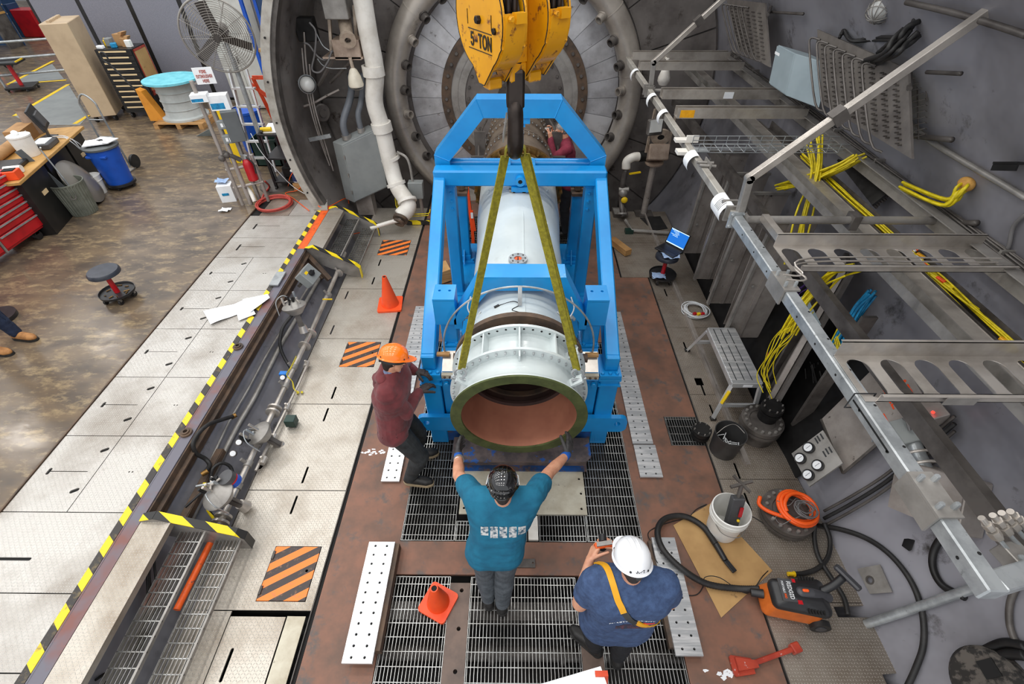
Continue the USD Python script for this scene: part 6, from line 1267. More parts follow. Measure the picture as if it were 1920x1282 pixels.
# aluminium work platform
wp = thing('work_platform', 'low aluminium work platform with slotted top on the right deck', 'work platform', (2.5, 3.85, 0))
x0, x1, y0, y1, z = 2.34, 2.655, 3.44, 4.33, .5; top = sbox(x0, y0, x1, y1)
for k in range(3):
    for j in range(3): top = top.difference(sbox(x0+.05+k*.085, y0+.04+j*.285, x0+.062+k*.085, y0+.30+j*.285))
build('top', [prism(top, -.008, (0, 0, z))], 'machined', wp, smooth=False); build('top_backing', [bbox(x0+.01, x1-.01, y0+.01, y1-.01, z-.016, z-.012)], 'black_gap', wp)
for a_, b_ in (((x0, y0), (x1, y0)), ((x0, y1), (x1, y1)), ((x0, y0), (x0, y1)), ((x1, y0), (x1, y1))): build('side_rail', [beam((*a_, z-.035), (*b_, z-.035), .025, .06)], 'alu', wp)
for sx in (0, 1):
    for sy in (0, 1):
        a_ = A((x0, x1)[sx], (y0, y1)[sy], z-.05); b_ = a_+A((-.10, .02)[sx], (-.10, .12)[sy], -.45); l_ = build('leg', [beam(a_, b_, .045, .03)], 'alu', wp); build('foot', [obx(b_+A(0, 0, .01), (.03, 0, 0), (0, .025, 0), (0, 0, .014))], 'black_rubber', l_)
for yy in (y0-.06, y1+.07): build('cross_bar', [beam((x0-.06, yy, .20), (x1+.01, yy, .20), .03, .04)], 'alu', wp)
build('label_plate', [bbox(x0+.12, x0+.22, y0-.014, y0-.0126, z-.055, z-.02)], 'paper', wp); build('warning_label', [beam((x0-.015, y0-.035, .40), (x0-.06, y0-.068, .24), .03, .032)], 'safety_yellow', wp)
# stools, laptop
def stool(lb, c, hs, rs, seat=True):
    t = thing('rolling_stool', lb, 'stool', c); c = A(*c)
    build('base_tray', [lathe([(1e-4, .085), (.19, .085), (.2, .09), (.205, .12), (.198, .12), (.19, .095), (1e-4, .095)], c, (0, 0, 1), 40)], 'black_plastic', t, smooth=40)
    build('column', [cyl(c+A(0, 0, .09), c+A(0, 0, hs-.02), .032, .028, 18)], 'red_paint', t)
    build('seat', [lathe([(1e-4, hs-.03), (rs*.9, hs-.03), (rs, hs-.02), (rs, hs+.01), (rs*.92, hs+.03), (1e-4, hs+.035)], c, (0, 0, 1), 40)], 'seat_vinyl', t, smooth=50)
    for k in range(5):
        a = 2*math.pi*k/5+.3; p = c+A(.165*math.cos(a), .165*math.sin(a), 0); w = build('caster', [cyl(p+A(-.012, 0, .034), p+A(.012, 0, .034), .034, n=18)], 'black_rubber', t); build('fork', [obx(p+A(0, 0, .065), (.018, 0, 0), (0, .014, 0), (0, 0, .022))], 'steel_grey', w)
    return t
st1 = stool('black topped red column rolling stool alone on the brown floor', (-5.12, 4.86, ZU), .40, .18)
mv = thing('loose_screws', 'brass screws scattered in the tray of the lone rolling stool', 'screws', (-5.12, 4.86, ZU+.1)); g_ = np.random.default_rng(8)
build('screws', [cyl(A(-5.12, 4.86, ZU+.102)+A(.14*math.cos(a), .14*math.sin(a), 0), A(-5.12, 4.86, ZU+.104)+A(.14*math.cos(a)+g_.normal(0, .03), .14*math.sin(a)+g_.normal(0, .03), 0), .006, n=6) for a in np.linspace(.3, 6, 9)], 'gold', mv, kind='stuff')
st2 = stool('rolling stool carrying the open laptop on the right deck', (2.25, 6.02, 0), .42, .17)
lt = thing('laptop', 'open black laptop with a blue screen on the rolling stool', 'laptop', (2.30, 6.10, .455)); lx = unit(A(.62, -.78, 0)); ly = np.cross((0, 0, 1), lx); lc_ = A(2.28, 6.10, .475)
build('keyboard_deck', [obx(lc_, lx*.17, ly*.12, A(0, 0, .012), .004)], 'black_plastic', lt); build('keys', [obx(lc_+ly*.02+A(0, 0, .0125), lx*.145, ly*.06, A(0, 0, .001))], 'steel_black', lt)
hg = lc_+ly*.12+A(0, 0, .012); su = unit(ly*.35+A(0, 0, 1)); sn = np.cross(lx, su)
build('lid', [obx(hg+su*.125+sn*-.006*0, lx*.17, su*.125, sn*.006, .003)], 'black_plastic', lt)
fs_ = -1 if sn[1] > 0 else 1
build('screen', [obx(hg+su*.128+sn*.0068*(1 if np.dot(sn, -ly) > 0 else -1), lx*.155, su*.105, sn*.0006)], 'screen_blue', lt)
sgn = 1 if np.dot(sn, -ly) > 0 else -1
build('screen_text', [obx(hg+su*(.22-.018*k)+sn*.0078*sgn-lx*(.075-.02*(k % 3)), lx*(.06-.012*(k % 3)), su*.003, sn*.0003) for k in range(5)]+[obx(hg+su*.235+sn*.0078*sgn, lx*.155, su*.006, sn*.0003), obx(hg+su*.03+sn*.0078*sgn, lx*.155, su*.008, sn*.0003)], 'screen_white', lt, kind='stuff')
def rag(lb, c, s, mt='rag_blue', seed=1, name='rag', cat='cloth'):
    t = thing(name, lb, cat, c); n = 14; V, F_ = [], []
    for i in range(n):
        for j in range(n):
            u, v = i/(n-1)-.5, j/(n-1)-.5; p = A(u*s, v*s*.8, 0); k = meshkit.fbm(A(u*4+seed, v*4, seed), 2, seed); p[2] = .006+k*s*.16; V.append(A(*c)+p+A(meshkit.noise(A(v*3, seed, 0))*s*.15, 0, 0))
    for i in range(n-1):
        for j in range(n-1): k = i*n+j; F_ += [[k, k+n, k+n+1], [k, k+n+1, k+1]]
    build('cloth', [(np.array(V), np.array(F_))], mt, t, smooth=True); return t
rag('blue white rag in the base tray of the laptop stool', (2.16, 5.96, .10), .2, seed=3); rag('blue white rag under the laptop on the stool seat', (2.26, 5.98, .445), .24, seed=6)
wc = thing('cable_coil', 'coil of white cable with red plugs on the right deck', 'cable coil', (2.55, 5.24, 0)); tb3, p3 = coil((2.55, 5.24, .002), .11, .19, 11, .05, .0085, sides=6, seed=14, jit=.012); build('cable', [tb3], 'cable_white', wc, smooth=True)
for o, mt in ((A(-.05, -.13, .075), 'red_paint'), (A(.0, -.14, .08), 'safety_yellow'), (A(.06, -.13, .075), 'red_paint')): build('plug', [obx(A(2.55, 5.24, 0)+o, (.024, .008, 0), (-.006, .02, 0), (0, 0, .016), .004)], mt, wc)
# red T-handled tool
ax = thing('red_tool', 'red painted flat ended steel tool lying across the brown floor and deck', 'tool', P(1430, 1240, z=0))
a, b = A(2.19, 1.085, .05), A(1.80, .975, .04); build('handle', [beam(a, b, .036, .026, b=.006)], 'red_worn', ax); build('knob', [obx(a, unit(a-b)*.035, np.cross((0, 0, 1), unit(a-b))*.036, A(0, 0, .03), .008)], 'red_worn', ax)
bl = Polygon([(1.83, 1.02), (1.83, .92), (1.68, .90), (1.665, .92), (1.665, 1.03), (1.68, 1.04)]); build('blade', [prism(bl, .018, (0, 0, .012))], 'red_worn', ax); build('neck', [prism(Polygon([(1.86, 1.0), (1.86, .955), (1.70, .93), (1.70, 1.02)]), .03, (0, 0, .028))], 'red_worn', ax)
# ladder end at the bottom edge
ld_ = thing('stepladder', 'top of an orange railed stepladder at the bottom edge of the picture', 'ladder', (.45, .6, 0)); zt = 1.2
lp = P(1128, 1262, z=zt); rp = P(1020, 1284, z=zt)
for k, (q, dx) in enumerate(((lp, .06), (lp+A(-.42, -.10, 0), -.06))):
    build('rail', [beam(q, A(q[0]+dx, q[1]-.30, .01), .028, .07, up=(1, 0, 0))], 'ladder_orange', ld_)
build('top_step', [obx(lp+A(-.20, -.09, -.02), (.22, .055, 0), (.02, -.07, 0), (0, 0, .012))], 'machined', ld_)
for z_ in (.3, .6, .9): f_ = (zt-z_)/zt; build('step', [obx(A(lp[0]-.20, lp[1]-.05-.30*f_, z_), (.24, .055, 0), (.01, -.045, 0), (0, 0, .01))], 'machined', ld_)
# ---------------------------------------------------------------- right wall, low: hoses, pipe, box, gas tubes
def wtube(name, lb, px, r, mt, cat='hose', inset=None, n=6, sides=8):
    p = [onwall(q[0], q[1], (q[2] if len(q) > 2 else r+.004)) for q in px]; t = thing(name, lb, cat, p[0]); build('line', [tube(spline(p, n), r, sides)], mt, t, smooth=True); return t
wtube('black_hose', 'long thick black hose sweeping down the curved wall to the bottom edge', [(1532, 985, .06), (1575, 992, .05), (1620, 1007), (1660, 1032), (1694, 1068), (1718, 1110), (1731, 1160), (1731, 1210), (1718, 1250), (1700, 1290)], .022, 'black_rubber')
floor_tube('black_hose', 'black hose dropping from the gland toward a slot in the deck edge', [(1528, 985, .10), (1527, 1010, .05), (1535, 1045, .03), (1560, 1085, .03), (1582, 1120, .03), (1590, 1152, .02)], .02, 'black_rubber', 'hose', sides=8)
bh = floor_tube('black_hose', 'short black hose curving to a brass end beside the vacuum', [(1545, 980, .10), (1556, 1010, .05), (1553, 1042, .03), (1535, 1064, .03), (1510, 1074, .03), (1488, 1076, .03)], .02, 'black_rubber', 'hose', sides=8)
q = P(1488, 1076, z=.03); build('brass_end', [cyl(q, q+A(-.05, .0, 0), .018), ring(q, (1, 0, 0), .024, .015, .01, 16)], 'safety_yellow', bh)
wtube('wall_conduit', 'grey conduit lying across the light curved wall near the deck edge', [(1624, 1170), (1700, 1145), (1780, 1118), (1850, 1095), (1925, 1080)], .034, 'galv', 'conduit', sides=12)
wtube('grey_hose', 'large grey hose loop behind the end of the galvanised rail', [(1925, 985), (1860, 975), (1800, 985), (1760, 1015), (1748, 1055), (1765, 1095), (1810, 1120)], .026, 'steel_black')
wtube('ribbed_hose', 'ribbed flexible hose at the right edge by the gas tubes', [(1908, 1095), (1894, 1130), (1893, 1170), (1906, 1205), (1925, 1222)], .02, 'steel_dark')
wtube('grey_hose', 'upper dark hose over the round hatch in the bottom right corner', [(1822, 1240), (1850, 1218), (1885, 1205), (1925, 1212)], .03, 'steel_black'); wtube('grey_hose', 'lower dark hose over the round hatch in the bottom right corner', [(1860, 1235), (1890, 1226), (1925, 1228)], .034, 'steel_black')
wtube('thin_wires', 'thin dark wires bundled inside the grey hose loop', [(1805, 1020), (1840, 1050), (1855, 1075), (1830, 1090)], .010, 'steel_black', 'wires')
for k, (sy, lb) in enumerate(((-10, 'upper dark hose running along the foot of the slanted wall panel'), (4, 'middle dark hose running along the foot of the slanted wall panel'), (18, 'lower dark hose running along the foot of the slanted wall panel'))):
    wtube('dark_hose', lb, [(1545, 968+sy, .05), (1600, 938+sy, .05), (1660, 900+sy, .05), (1720, 850+sy, .06), (1790, 790+sy, .07)], .013+.004*(k == 1), ('steel_dark', 'black_rubber', 'steel_dark')[k])
hb = thing('hatch_cover', 'dark round hatch with worn paint in the bottom right corner', 'hatch', onwall(1860, 1275, .05)); q = onwall(1865, 1285, .0); nq = unit(A(XC-q[0], 0, ZC-q[2]))
build('cover', [lathe([(1e-4, .09), (.2, .09), (.22, .07), (.225, 0)], q, nq, 40)], 'steel_worn', hb, smooth=35); build('pads', [obx(q+nq*.095+A(0, -.06, 0), np.cross(nq, (0, 1, 0))*.05, A(0, .05, 0), nq*.004), obx(q+nq*.095+A(0, .07, 0)+np.cross(nq, (0, 1, 0))*-.08, np.cross(nq, (0, 1, 0))*.05, A(0, .05, 0), nq*.004)], 'black_gap', hb, kind='stuff')
mem = thing('end_member', 'galvanised cross tube at the near end of the tray rail', 'rail', (XR+.3, .75, ZR-.03)); build('tube', [beam((XR+.03, .66, ZR-.01), (XR+1.3, 1.0, ZR-.22), .075, .075, b=.005)], 'galv', mem)
q = P(1893, 1065, z=2.38); build('clamp_block', [obx(q+A(0, .02, .05), (.05, .012, -.01), (-.01, .05, 0), (0, 0, .035), .004)], 'steel_grey', mem); build('bolt', [hexbolt(q+A(-.02, -.0, .086), (0, 0, 1), .014, .015)], 'galv', mem)
for k, (px, py, ex, ey, lb) in enumerate(((1852, 985, 1935, 1085, 'leftmost of the four shiny gas tubes with nut fittings'), (1872, 978, 1945, 1062, 'second from left of the four shiny gas tubes'), (1888, 972, 1955, 1045, 'third from left of the four shiny gas tubes'), (1903, 968, 1960, 1030, 'rightmost of the four shiny gas tubes'))):
    a, b = P(px, py, z=2.55), P(ex, ey, z=2.35); d = unit(b-a); t = thing('gas_tube', lb, 'tube', a)
    build('tube', [cyl(a, b, .0085)], 'galv', t); build('nut', [hexbolt(a+d*.03, d, .022, .045)], 'stainless', t); build('nut', [hexbolt(a-d*.01, d, .018, .035)], 'stainless', t); build('tip', [cyl(a-d*.045, a, .012)], 'stainless', t)
gb_ = thing('grey_wall_box', 'large dark grey box on the wall behind the galvanised rail', 'electrical box', onwall(1770, 950, .1))
q = onwall(1758, 930, .12); e1 = onwall(1830, 955, .12)-onwall(1690, 905, .12); e1 = unit(e1)*.26; nq = unit(A(XC-q[0], 0, ZC-q[2])); e2 = np.cross(nq, e1); e2 = unit(e2)*.20
build('body', [obx(q, e1, e2, nq*.11, .01)], 'steel_dark2', gb_); build('lid', [obx(q+nq*.115, e1*.98, e2*.98, nq*.006)], 'steel_dark2', gb_)
vp2 = thing('vent_pipe', 'stout grey pipe with two ring clamps above the grey wall box', 'pipe', onwall(1725, 850, .1)); a, b = onwall(1705, 815, .12), onwall(1745, 905, .16)
build('pipe', [cyl(a, b, .055, n=20)], 'galv', vp2)
for f in (.5, .72): c = a+(b-a)*f; build('ring_clamp', [tube([c+(frame(b-a)[0]*math.cos(t)+frame(b-a)[1]*math.sin(t))*A(.13, .13, .13) for t in np.linspace(0, 2*math.pi, 28)[:-1]], .011, 6, True)], 'stainless', vp2)
sb1 = thing('switch_box', 'small grey switch box with a cable loop at the foot of the wall panel', 'electrical box', onwall(1708, 815, .1)); q = onwall(1705, 812, .12); build('body', [obx(q, (.0, .11, 0), (.08, 0, .05), (-.03, 0, .06), .006)], 'box_grey', sb1); build('cable_loop', [tube(spline([q+A(-.06, -.03, .08), q+A(-.08, .02, .13), q+A(-.06, .07, .10), q+A(-.03, .03, .09)], 6), .012, 6)], 'cable_grey', sb1)
sb2 = thing('alarm_box', 'small box with a red light in the shade below the nearest tray', 'electrical box', onwall(1740, 770, .1)); q = onwall(1742, 772, .12); build('body', [obx(q, (.0, .10, 0), (.07, 0, .05), (-.03, 0, .05), .006)], 'steel_dark2', sb2); build('lamp', [ball(q+A(-.05, -.06, .07), .012, 2)], 'red_light', sb2)
q = P(1640, 1086, z=.02); wb_ = thing('torn_plate', 'small torn steel plate with a round hole on the light curved wall', 'plate', onwall(1640, 1085)); q = onwall(1640, 1085, .02); nq = unit(A(XC-q[0], 0, ZC-q[2])); e1 = unit(np.cross(nq, (0, 1, 0))); e1 = e1 if e1[0] > 0 else -e1
pl = Polygon([(-.09, -.09), (.08, -.13), (.10, .08), (-.02, .10), (-.09, .11)]).difference(Point(-.035, .0).buffer(.024, 8)); build('plate', [prism(pl, .01, q, e1, np.cross(nq, e1))], 'steel_grey', wb_); build('ring', [ring(q+nq*.008-e1*.035, nq, .034, .022, .006, 20)], 'steel_dark', wb_)
for px, lb in (((1770, 930), 'mark'),):
    pass
fl2 = thing('flat_bar', 'black pointed bit of slag on the wall by the long black hose', 'debris', onwall(1705, 1020)); q = onwall(1703, 1018, .01); build('slag', [obx(q, (.02, .03, .02), (0, .03, -.02), (.006, 0, .008))], 'steel_black', fl2)
# valve group near the bulkhead on the right
vs = thing('instrument_stand', 'dark instrument with a round flange on a pipe stand, right of the ring pipe', 'instrument', (2.3, 7.9, 0))
b0 = P(1207, 397, z=.0)*A(1, 1, 1); b0 = A(2.38, 8.1, 0); build('post', [cyl(b0, b0+A(0, 0, .95), .055, n=16)], 'steel_dark2', vs); build('base_plate', [obx(b0+A(0, 0, .012), (.16, 0, 0), (0, .12, 0), (0, 0, .012))], 'steel_dark', vs)
build('pan', [lathe([(1e-4, 0), (.15, .02), (.16, .05), (1e-4, .05)], b0+A(0, 0, .93), (0, 0, 1), 24)], 'tan_worn', vs); build('housing', [obx(b0+A(.02, .0, 1.14), (.17, 0, 0), (0, .12, -.06), (0, .04, .12), .015)], 'tan_worn', vs)
c = b0+A(.0, -.08, 1.44); build('barrel', [cyl(c+A(.03, .35, .16), c, .11, n=28)], 'steel_dark', vs); build('flange', [ring(c, (-.1, -.9, -.4), .155, .055, .03, 32)], 'tan_worn2', vs); build('bore', [cyl(c, c+A(-.002, -.018, -.008), .056)], 'black_gap', vs)
for s in (-1, 1): build('side_arm', [beam(b0+A(s*.18, -.02, 1.15), b0+A(s*.17, -.05, 1.85), .035, .03)], 'tan_worn2', vs)
vv = thing('valve_cluster', 'small valve cluster with a yellow handwheel rising from the far right deck', 'valve', (1.95, 7.9, 0)); c = A(1.92, 8.05, 0)
build('riser', [tube(spline([c+A(.02, -.25, .1), c+A(0, 0, .28), c+A(-.02, .02, .6), c+A(.0, .05, .85)], 6), .05, 10)], 'steel_dark', vv, smooth=True); build('elbow', [tube(spline([c+A(0, .06, .85), c+A(.0, .08, .98), c+A(.10, .08, 1.05), c+A(.2, .1, 1.05)], 6), .075, 12)], 'white_paint', vv, smooth=True)
build('dark_pipe', [cyl(c+A(.2, .1, 1.05), c+A(.7, .2, 1.1), .09)], 'steel_black', vv); build('yellow_wheel', [ball(c+A(.03, -.08, .34), .06, 2, (1, .6, 1))], 'safety_yellow', vv); build('yellow_lever', [beam(c+A(.06, .02, .78), c+A(.26, .05, .80), .04, .02)], 'safety_yellow', vv)
build('valve_body', [ball(c+A(0, -.02, .45), .08, 2), cyl(c+A(-.08, 0, .5), c+A(.09, -.02, .52), .04), ring(c+A(0, -.2, .13), (0, .5, 1), .09, .03, .03, 16)], 'steel_grey', vv)
pf_ = thing('floor_pipe', 'thin pipe with a green foot lying on the far right deck', 'pipe', (2.1, 7.4, 0)); build('pipe', [tube([(1.98, 7.75, .06), (2.04, 7.42, .05), (2.76, 7.32, .05)], .03, 8)], 'steel_grey', pf_); build('foot', [obx((1.99, 7.42, .035), (.07, 0, 0), (0, .05, 0), (0, 0, .032))], 'dark_green', pf_)
hbx = thing('floor_box', 'open steel floor box at the far left corner of the right deck', 'hatch', P(1162, 400, z=0)); build('frame', [obx(P(1162, 398, z=.04), (.13, 0, 0), (0, .13, 0), (0, 0, .035))], 'steel_dark', hbx); build('lid', [obx(P(1162, 396, z=.08), (.11, 0, 0), (0, .11, 0), (0, 0, .004))], 'steel_grey', hbx)
rm = thing('rubber_mat', 'dark rubber mat on the far right deck', 'mat', P(1235, 415, z=0)); build('mat', [plate([P(*p, z=.01) for p in ((1200, 408), (1238, 405), (1252, 428), (1225, 432))], .008)], 'black_rubber', rm)

# ================================================================ TRENCH PIPING on the left
def onleft(px, py, inset=0.0):
    d = FW + RT*(px-960)/CF + UP*(641-py)/CF; R = RT_-inset
    a = d[0]**2+d[2]**2; b = 2*(-d[0]*XC+d[2]*(CH-ZC)); c = XC**2+(CH-ZC)**2-R*R
    return EYE+d*((-b+math.sqrt(b*b-4*a*c))/(2*a))
def ltube(name, lb, px, r, mt, cat='pipe', inset=.05, n=4, sides=10, sm=True):
    p = [onleft(q[0], q[1], q[2] if len(q) > 2 else inset) for q in px]; t = thing(name, lb, cat, p[0]); build('line', [tube(spline(p, n) if sm else np.array(p), r, sides)], mt, t, smooth=True); return t
ltube('trench_pipe', 'thicker of two parallel grey pipes running along the trench wall', [(600, 520), (560, 590), (525, 650), (480, 740), (445, 800), (405, 880), (366, 960), (345, 1000)], .026, 'steel_grey')
ltube('trench_pipe', 'thinner of two parallel grey pipes running along the trench wall', [(583, 530), (540, 600), (500, 665), (465, 730), (430, 790), (392, 870), (350, 960)], .014, 'steel_grey')
PX, PZ = -2.70, .10
mp = thing('valve_line', 'long steel pipe line with flanges and fittings along the edge of the pale deck', 'pipe', (PX, 4, PZ))
build('pipe', [tube([(PX-.03, 6.5, PZ+.05), (PX-.03, 6.0, PZ), (PX, 4.7, PZ), (PX, 3.4, PZ), (PX+.0, 2.0, PZ)], .030, 12)], 'stainless', mp, smooth=True)
for y in (6.0, 4.62, 4.38, 3.36, 3.30, 2.08, 2.02): build('flange', [ring((PX, y, PZ), (0, 1, 0), .078 if y < 5 else .06, .028, .022, 24)], 'stainless', mp)
for y in (6.02, 5.45, 4.0, 3.7, 2.9, 2.65, 2.4): build('coupling', [cyl((PX, y-.03, PZ), (PX, y+.03, PZ), .042, n=12), cyl((PX, y, PZ), (PX-.04, y, PZ+.09), .018, n=8)], 'steel_grey', mp)
build('lower_pipe', [cyl((PX, 2.0, PZ), (PX-.02, 1.3, PZ), .028)], 'edge_orange', mp, label='orange painted pipe end'); build('side_line', [tube([(PX+.12, 4.15, .06), (PX+.12, 3.75, .06), (PX+.10, 3.2, .06), (PX+.09, 2.95, .06), (PX+.08, 2.6, .06)], .016, 8)], 'stainless', mp)
for y in (4.1, 3.42, 3.0, 2.72): build('side_valve', [cyl((PX+.11, y-.04, .06), (PX+.11, y+.04, .06), .032, n=10), cyl((PX+.11, y, .06), (PX+.11, y, .13), .012, n=8)], 'stainless', mp)
def actuator(lb, px, py, inset, tilt, r, rb=False):
    c = onleft(px, py, inset); u = unit(A(*tilt)); t = thing('valve_actuator', lb, 'valve', c)
    build('diaphragm_case', [lathe([(1e-4, -.10), (r*.55, -.09), (r*.95, -.02), (r*1.06, 0), (r*1.06, .014), (r*.95, .03), (r*.5, .07), (1e-4, .075)], c, u, 32)], 'steel_grey', t, smooth=40)
    build('yoke', [beam(c-u*.08, c-u*.30, .05, .05), beam(c-u*.08+frame(u)[0]*.03, c-u*.28+frame(u)[0]*.03, .02, .03)], 'steel_dark', t); build('bonnet', [cyl(c-u*.27, c-u*.36, .045, .06)], 'stainless', t)
    g = np.random.default_rng(int(px)); s, v, _ = frame(u)
    for k in range(5):
        o = c+u*.09+s*g.normal(0, .06)+v*g.normal(0, .06); build('fitting', [cyl(o-u*.03, o+u*(.03+.07*g.random()), .014, n=8), cyl(o, o+s*g.normal(0, .08)+v*g.normal(0, .08), .011, n=8)], ('stainless', 'steel_black', 'galv')[k % 3], t)
    build('air_line', [tube(spline([c+u*.1, c+u*.18+s*.08, c+u*.12+s*.18, c+s*.2-u*.05], 6), .006, 6)], 'galv', t)
    if rb: build('dial_case', [cyl(c+s*-.06+v*.14, c+s*-.06+v*.14+u*.07, .07, n=24)], 'box_grey2', t); build('blue_band', [cyl(c+s*-.05+v*.15-u*.05, c+s*-.05+v*.15+u*.0, .062, n=20)], 'blue_bin', t); build('red_band', [cyl(c+s*-.055+v*.145+u*-.01, c+s*-.055+v*.145+u*.015, .066, n=20)], 'red_paint', t)
    return t
actuator('dome shaped valve actuator in the trench below the far stairs', 552, 575, .42, (-.15, .25, 1), .14)
actuator('dome shaped valve actuator beside the small green box', 487, 812, .40, (-.5, -.1, 1), .125)
actuator('largest valve actuator with blue and red bands, just beyond the near stairs', 410, 928, .48, (-.25, -.2, 1), .135, True)
gb2 = thing('green_box', 'small dark green box on the side line near the deck edge', 'box', (PX+.18, 3.42, .06)); q = P(546, 789, z=.07); build('box', [obx(q, (.055, 0, 0), (0, .05, 0), (0, 0, .05), .004)], 'dark_green', gb2)
for px, py, lb, mt in ((530, 708, 'pressure gauge with bright blue tape in the trench', 'blue_tape'), (448, 829, 'upper of two small white dial gauges on the thick trench pipe', None), (437, 850, 'lower of two small white dial gauges on the thick trench pipe', None)):
    q = onleft(px, py, .16); u = unit(A(.25, -.5, .8)); t = thing('dial_gauge', lb, 'gauge', q); build('case', [cyl(q-u*.02, q+u*.012, .034, n=20)], 'steel_dark', t); build('dial', [cyl(q+u*.012, q+u*.014, .027, n=20)], 'paper', t); build('stem', [cyl(q-u*.1, q-u*.02, .01)], 'stainless', t)
    if mt: build('tape', [obx(q+A(-.01, .06, .0), (.045, 0, 0), (0, .03, 0), (0, 0, .03), .006)], 'blue_tape', t)
ltube('trench_hose', 'black hose hanging from the far actuator into the trench', [(548, 590, .35), (530, 615, .22), (525, 645, .12), (532, 668, .08), (545, 690, .10)], .020, 'black_rubber', 'hose')
t = ltube('trench_hose', 'black hose with brass ends arching over the trench wall', [(438, 780, .14), (415, 787, .16), (392, 795, .18), (372, 812, .18), (362, 832, .14), (368, 850, .10), (385, 860, .09), (393, 872, .12), (385, 884, .16)], .020, 'black_rubber', 'hose')
for p_ in ((438, 780, .14), (384, 886, .16)): q = onleft(*p_); build('brass_end', [cyl(q-A(.02, .02, 0), q+A(.02, .02, 0), .024)], 'gold', t)
ltube('trench_hose', 'looped dark hose behind the largest actuator', [(395, 905, .12), (398, 880, .16), (415, 868, .2), (432, 875, .2), (438, 895, .18)], .016, 'black_rubber', 'hose')
ltube('striped_hose', 'yellow and black taped cable going down beside the near stairs', [(384, 905, .3), (384, 930, .25), (390, 955, .2), (404, 975, .2)], .016, 'stripe_stair', 'cable')
cables('yellow_wire', 'thin yellow wire with two caps tangled along the valve line', [P(556, 668, z=.2), P(545, 690, z=.22), P(538, 703, z=.2), P(548, 715, z=.15), P(552, 730, z=.1), P(562, 735, z=.08)], 2, .006, .0035, 'cable_yellow', 'wire', 31)
tcp = thing('yellow_plugs', 'pair of small yellow plastic plugs on the pale deck beside the valve line', 'caps', P(560, 736, z=0)); build('plug', [cyl(P(558, 736, z=.002), P(558, 736, z=.03), .014)], 'cable_yellow', tcp); build('plug', [cyl(P(566, 735, z=.002), P(566, 735, z=.03), .014)], 'cable_yellow', tcp)
yb = thing('yellow_lever', 'yellow valve lever on the far pipe line', 'lever', P(613, 561, z=.2)); build('lever', [beam(P(605, 561, z=.18), P(623, 561, z=.18), .018, .012)], 'safety_yellow', yb)
eb2 = thing('isolator_box', 'grey isolator switch box with rotary handle below the far stairs', 'electrical box', onleft(580, 515, .35)); q = onleft(578, 517, .40); u = unit(A(.75, -.1, .65)); s, v, _ = frame(u)
build('body', [obx(q, s*.13, v*.11, u*.07, .008)], 'box_grey', eb2); build('rotary_handle', [cyl(q+u*.07, q+u*.10, .04, n=16), beam(q+u*.10-s*.04, q+u*.10+s*.04, .02, .03, up=u)], 'black_plastic', eb2); build('yellow_label', [obx(q+u*.071-s*.05+v*.05, s*.03, v*.018, u*.001)], 'safety_yellow', eb2); build('bracket', [obx(q-u*.1, s*.16, v*.02, u*.02)], 'steel_dark', eb2)
dk = thing('dark_channel', 'dark channel sections leaning under the side of the far stairs', 'channel', (-2.9, 6, .3))
for k in range(2): build('section', [beam(P(558+k*14, 470+k*4, z=.44), P(606+k*12, 522+k*2, z=.08), .07, .06)], 'rust_steel', dk)
sp2 = thing('cover_plate', 'bright steel cover plate lying over the hazard edge', 'plate', P(520, 522, z=.52)); q = [P(*p, z=.535) for p in ((519, 509), (536, 509), (521, 534), (504, 534))]; build('plate', [plate(q, .02)], 'galv', sp2)
for k, (pts, lb, z) in enumerate((([(382, 585), (442, 570), (450, 588), (396, 610)], 'left white paper sheet lying on the tread plates', .506), ([(440, 572), (466, 560), (480, 590), (448, 602)], 'middle white paper sheet lying on the tread plates', .511), ([(455, 562), (503, 553), (507, 560), (470, 588)], 'right white paper sheet lying over the hazard edge', .518))):
    t = thing('paper_sheet', lb, 'paper', P(*pts[0], z=z)); c = [P(*p, z=z) for p in pts]; V, F_ = [], []
    for i in range(9):
        for j in range(7):
            a, b = i/8, j/6; p = (c[0]*(1-a)+c[1]*a)*(1-b)+(c[3]*(1-a)+c[2]*a)*b; p[2] += .028*meshkit.noise(p*5.3, k); V.append(p)
    for i in range(8):
        for j in range(6): m_ = i*7+j; F_ += [[m_, m_+7, m_+8], [m_, m_+8, m_+1]]
    build('sheet', [(np.array(V), np.array(F_))], 'paper', t, smooth=True)
cables('stair_cables', 'dark cables hanging under the near stairs', [(-3.0, 1.6, .3), (-2.95, 1.3, .1), (-3.0, 1.0, -.05), (-3.05, .8, .1)], 4, .03, .010, 'black_rubber', 'cables', 33)
# ================================================================ TANK INTERIOR, LEFT OF THE RING PIPE
wp_ = thing('white_pipe', 'stout white pipe with collars coming down beside the ring pipe', 'pipe', (-2.2, 8.1, .1)); YW = 8.05
wpts = [P(670, -60, y=YW), P(690, 60, y=YW), P(703, 130, y=YW), P(702, 190, y=YW), P(716, 240, y=YW), P(733, 310, y=YW-.05), P(745, 350, y=YW-.2), P(766, 385, y=YW-.45), P(752, 405, y=YW-.55)]
def seg(a, b, n=10): return [a+(b-a)*t for t in np.linspace(0, 1, n)]
build('pipe', [tube(spline(wpts, 8), .135, 22)], 'white_paint', wp_, smooth=True)
for p_, d_ in ((P(700, 132, y=YW), A(.0, 0, 1)), (P(716, 238, y=YW), A(-.1, 0, 1)), (P(730, 292, y=YW), A(-.25, 0, 1)), (P(741, 340, y=YW-.15), A(-.3, .3, 1)), (P(762, 372, y=YW-.4), A(-.3, .6, .7))):
    build('collar', [ring(p_-unit(d_)*.07, d_, .165, .13, .14 if p_[2] > 1.5 else .05, 28)], 'white_paint', wp_)
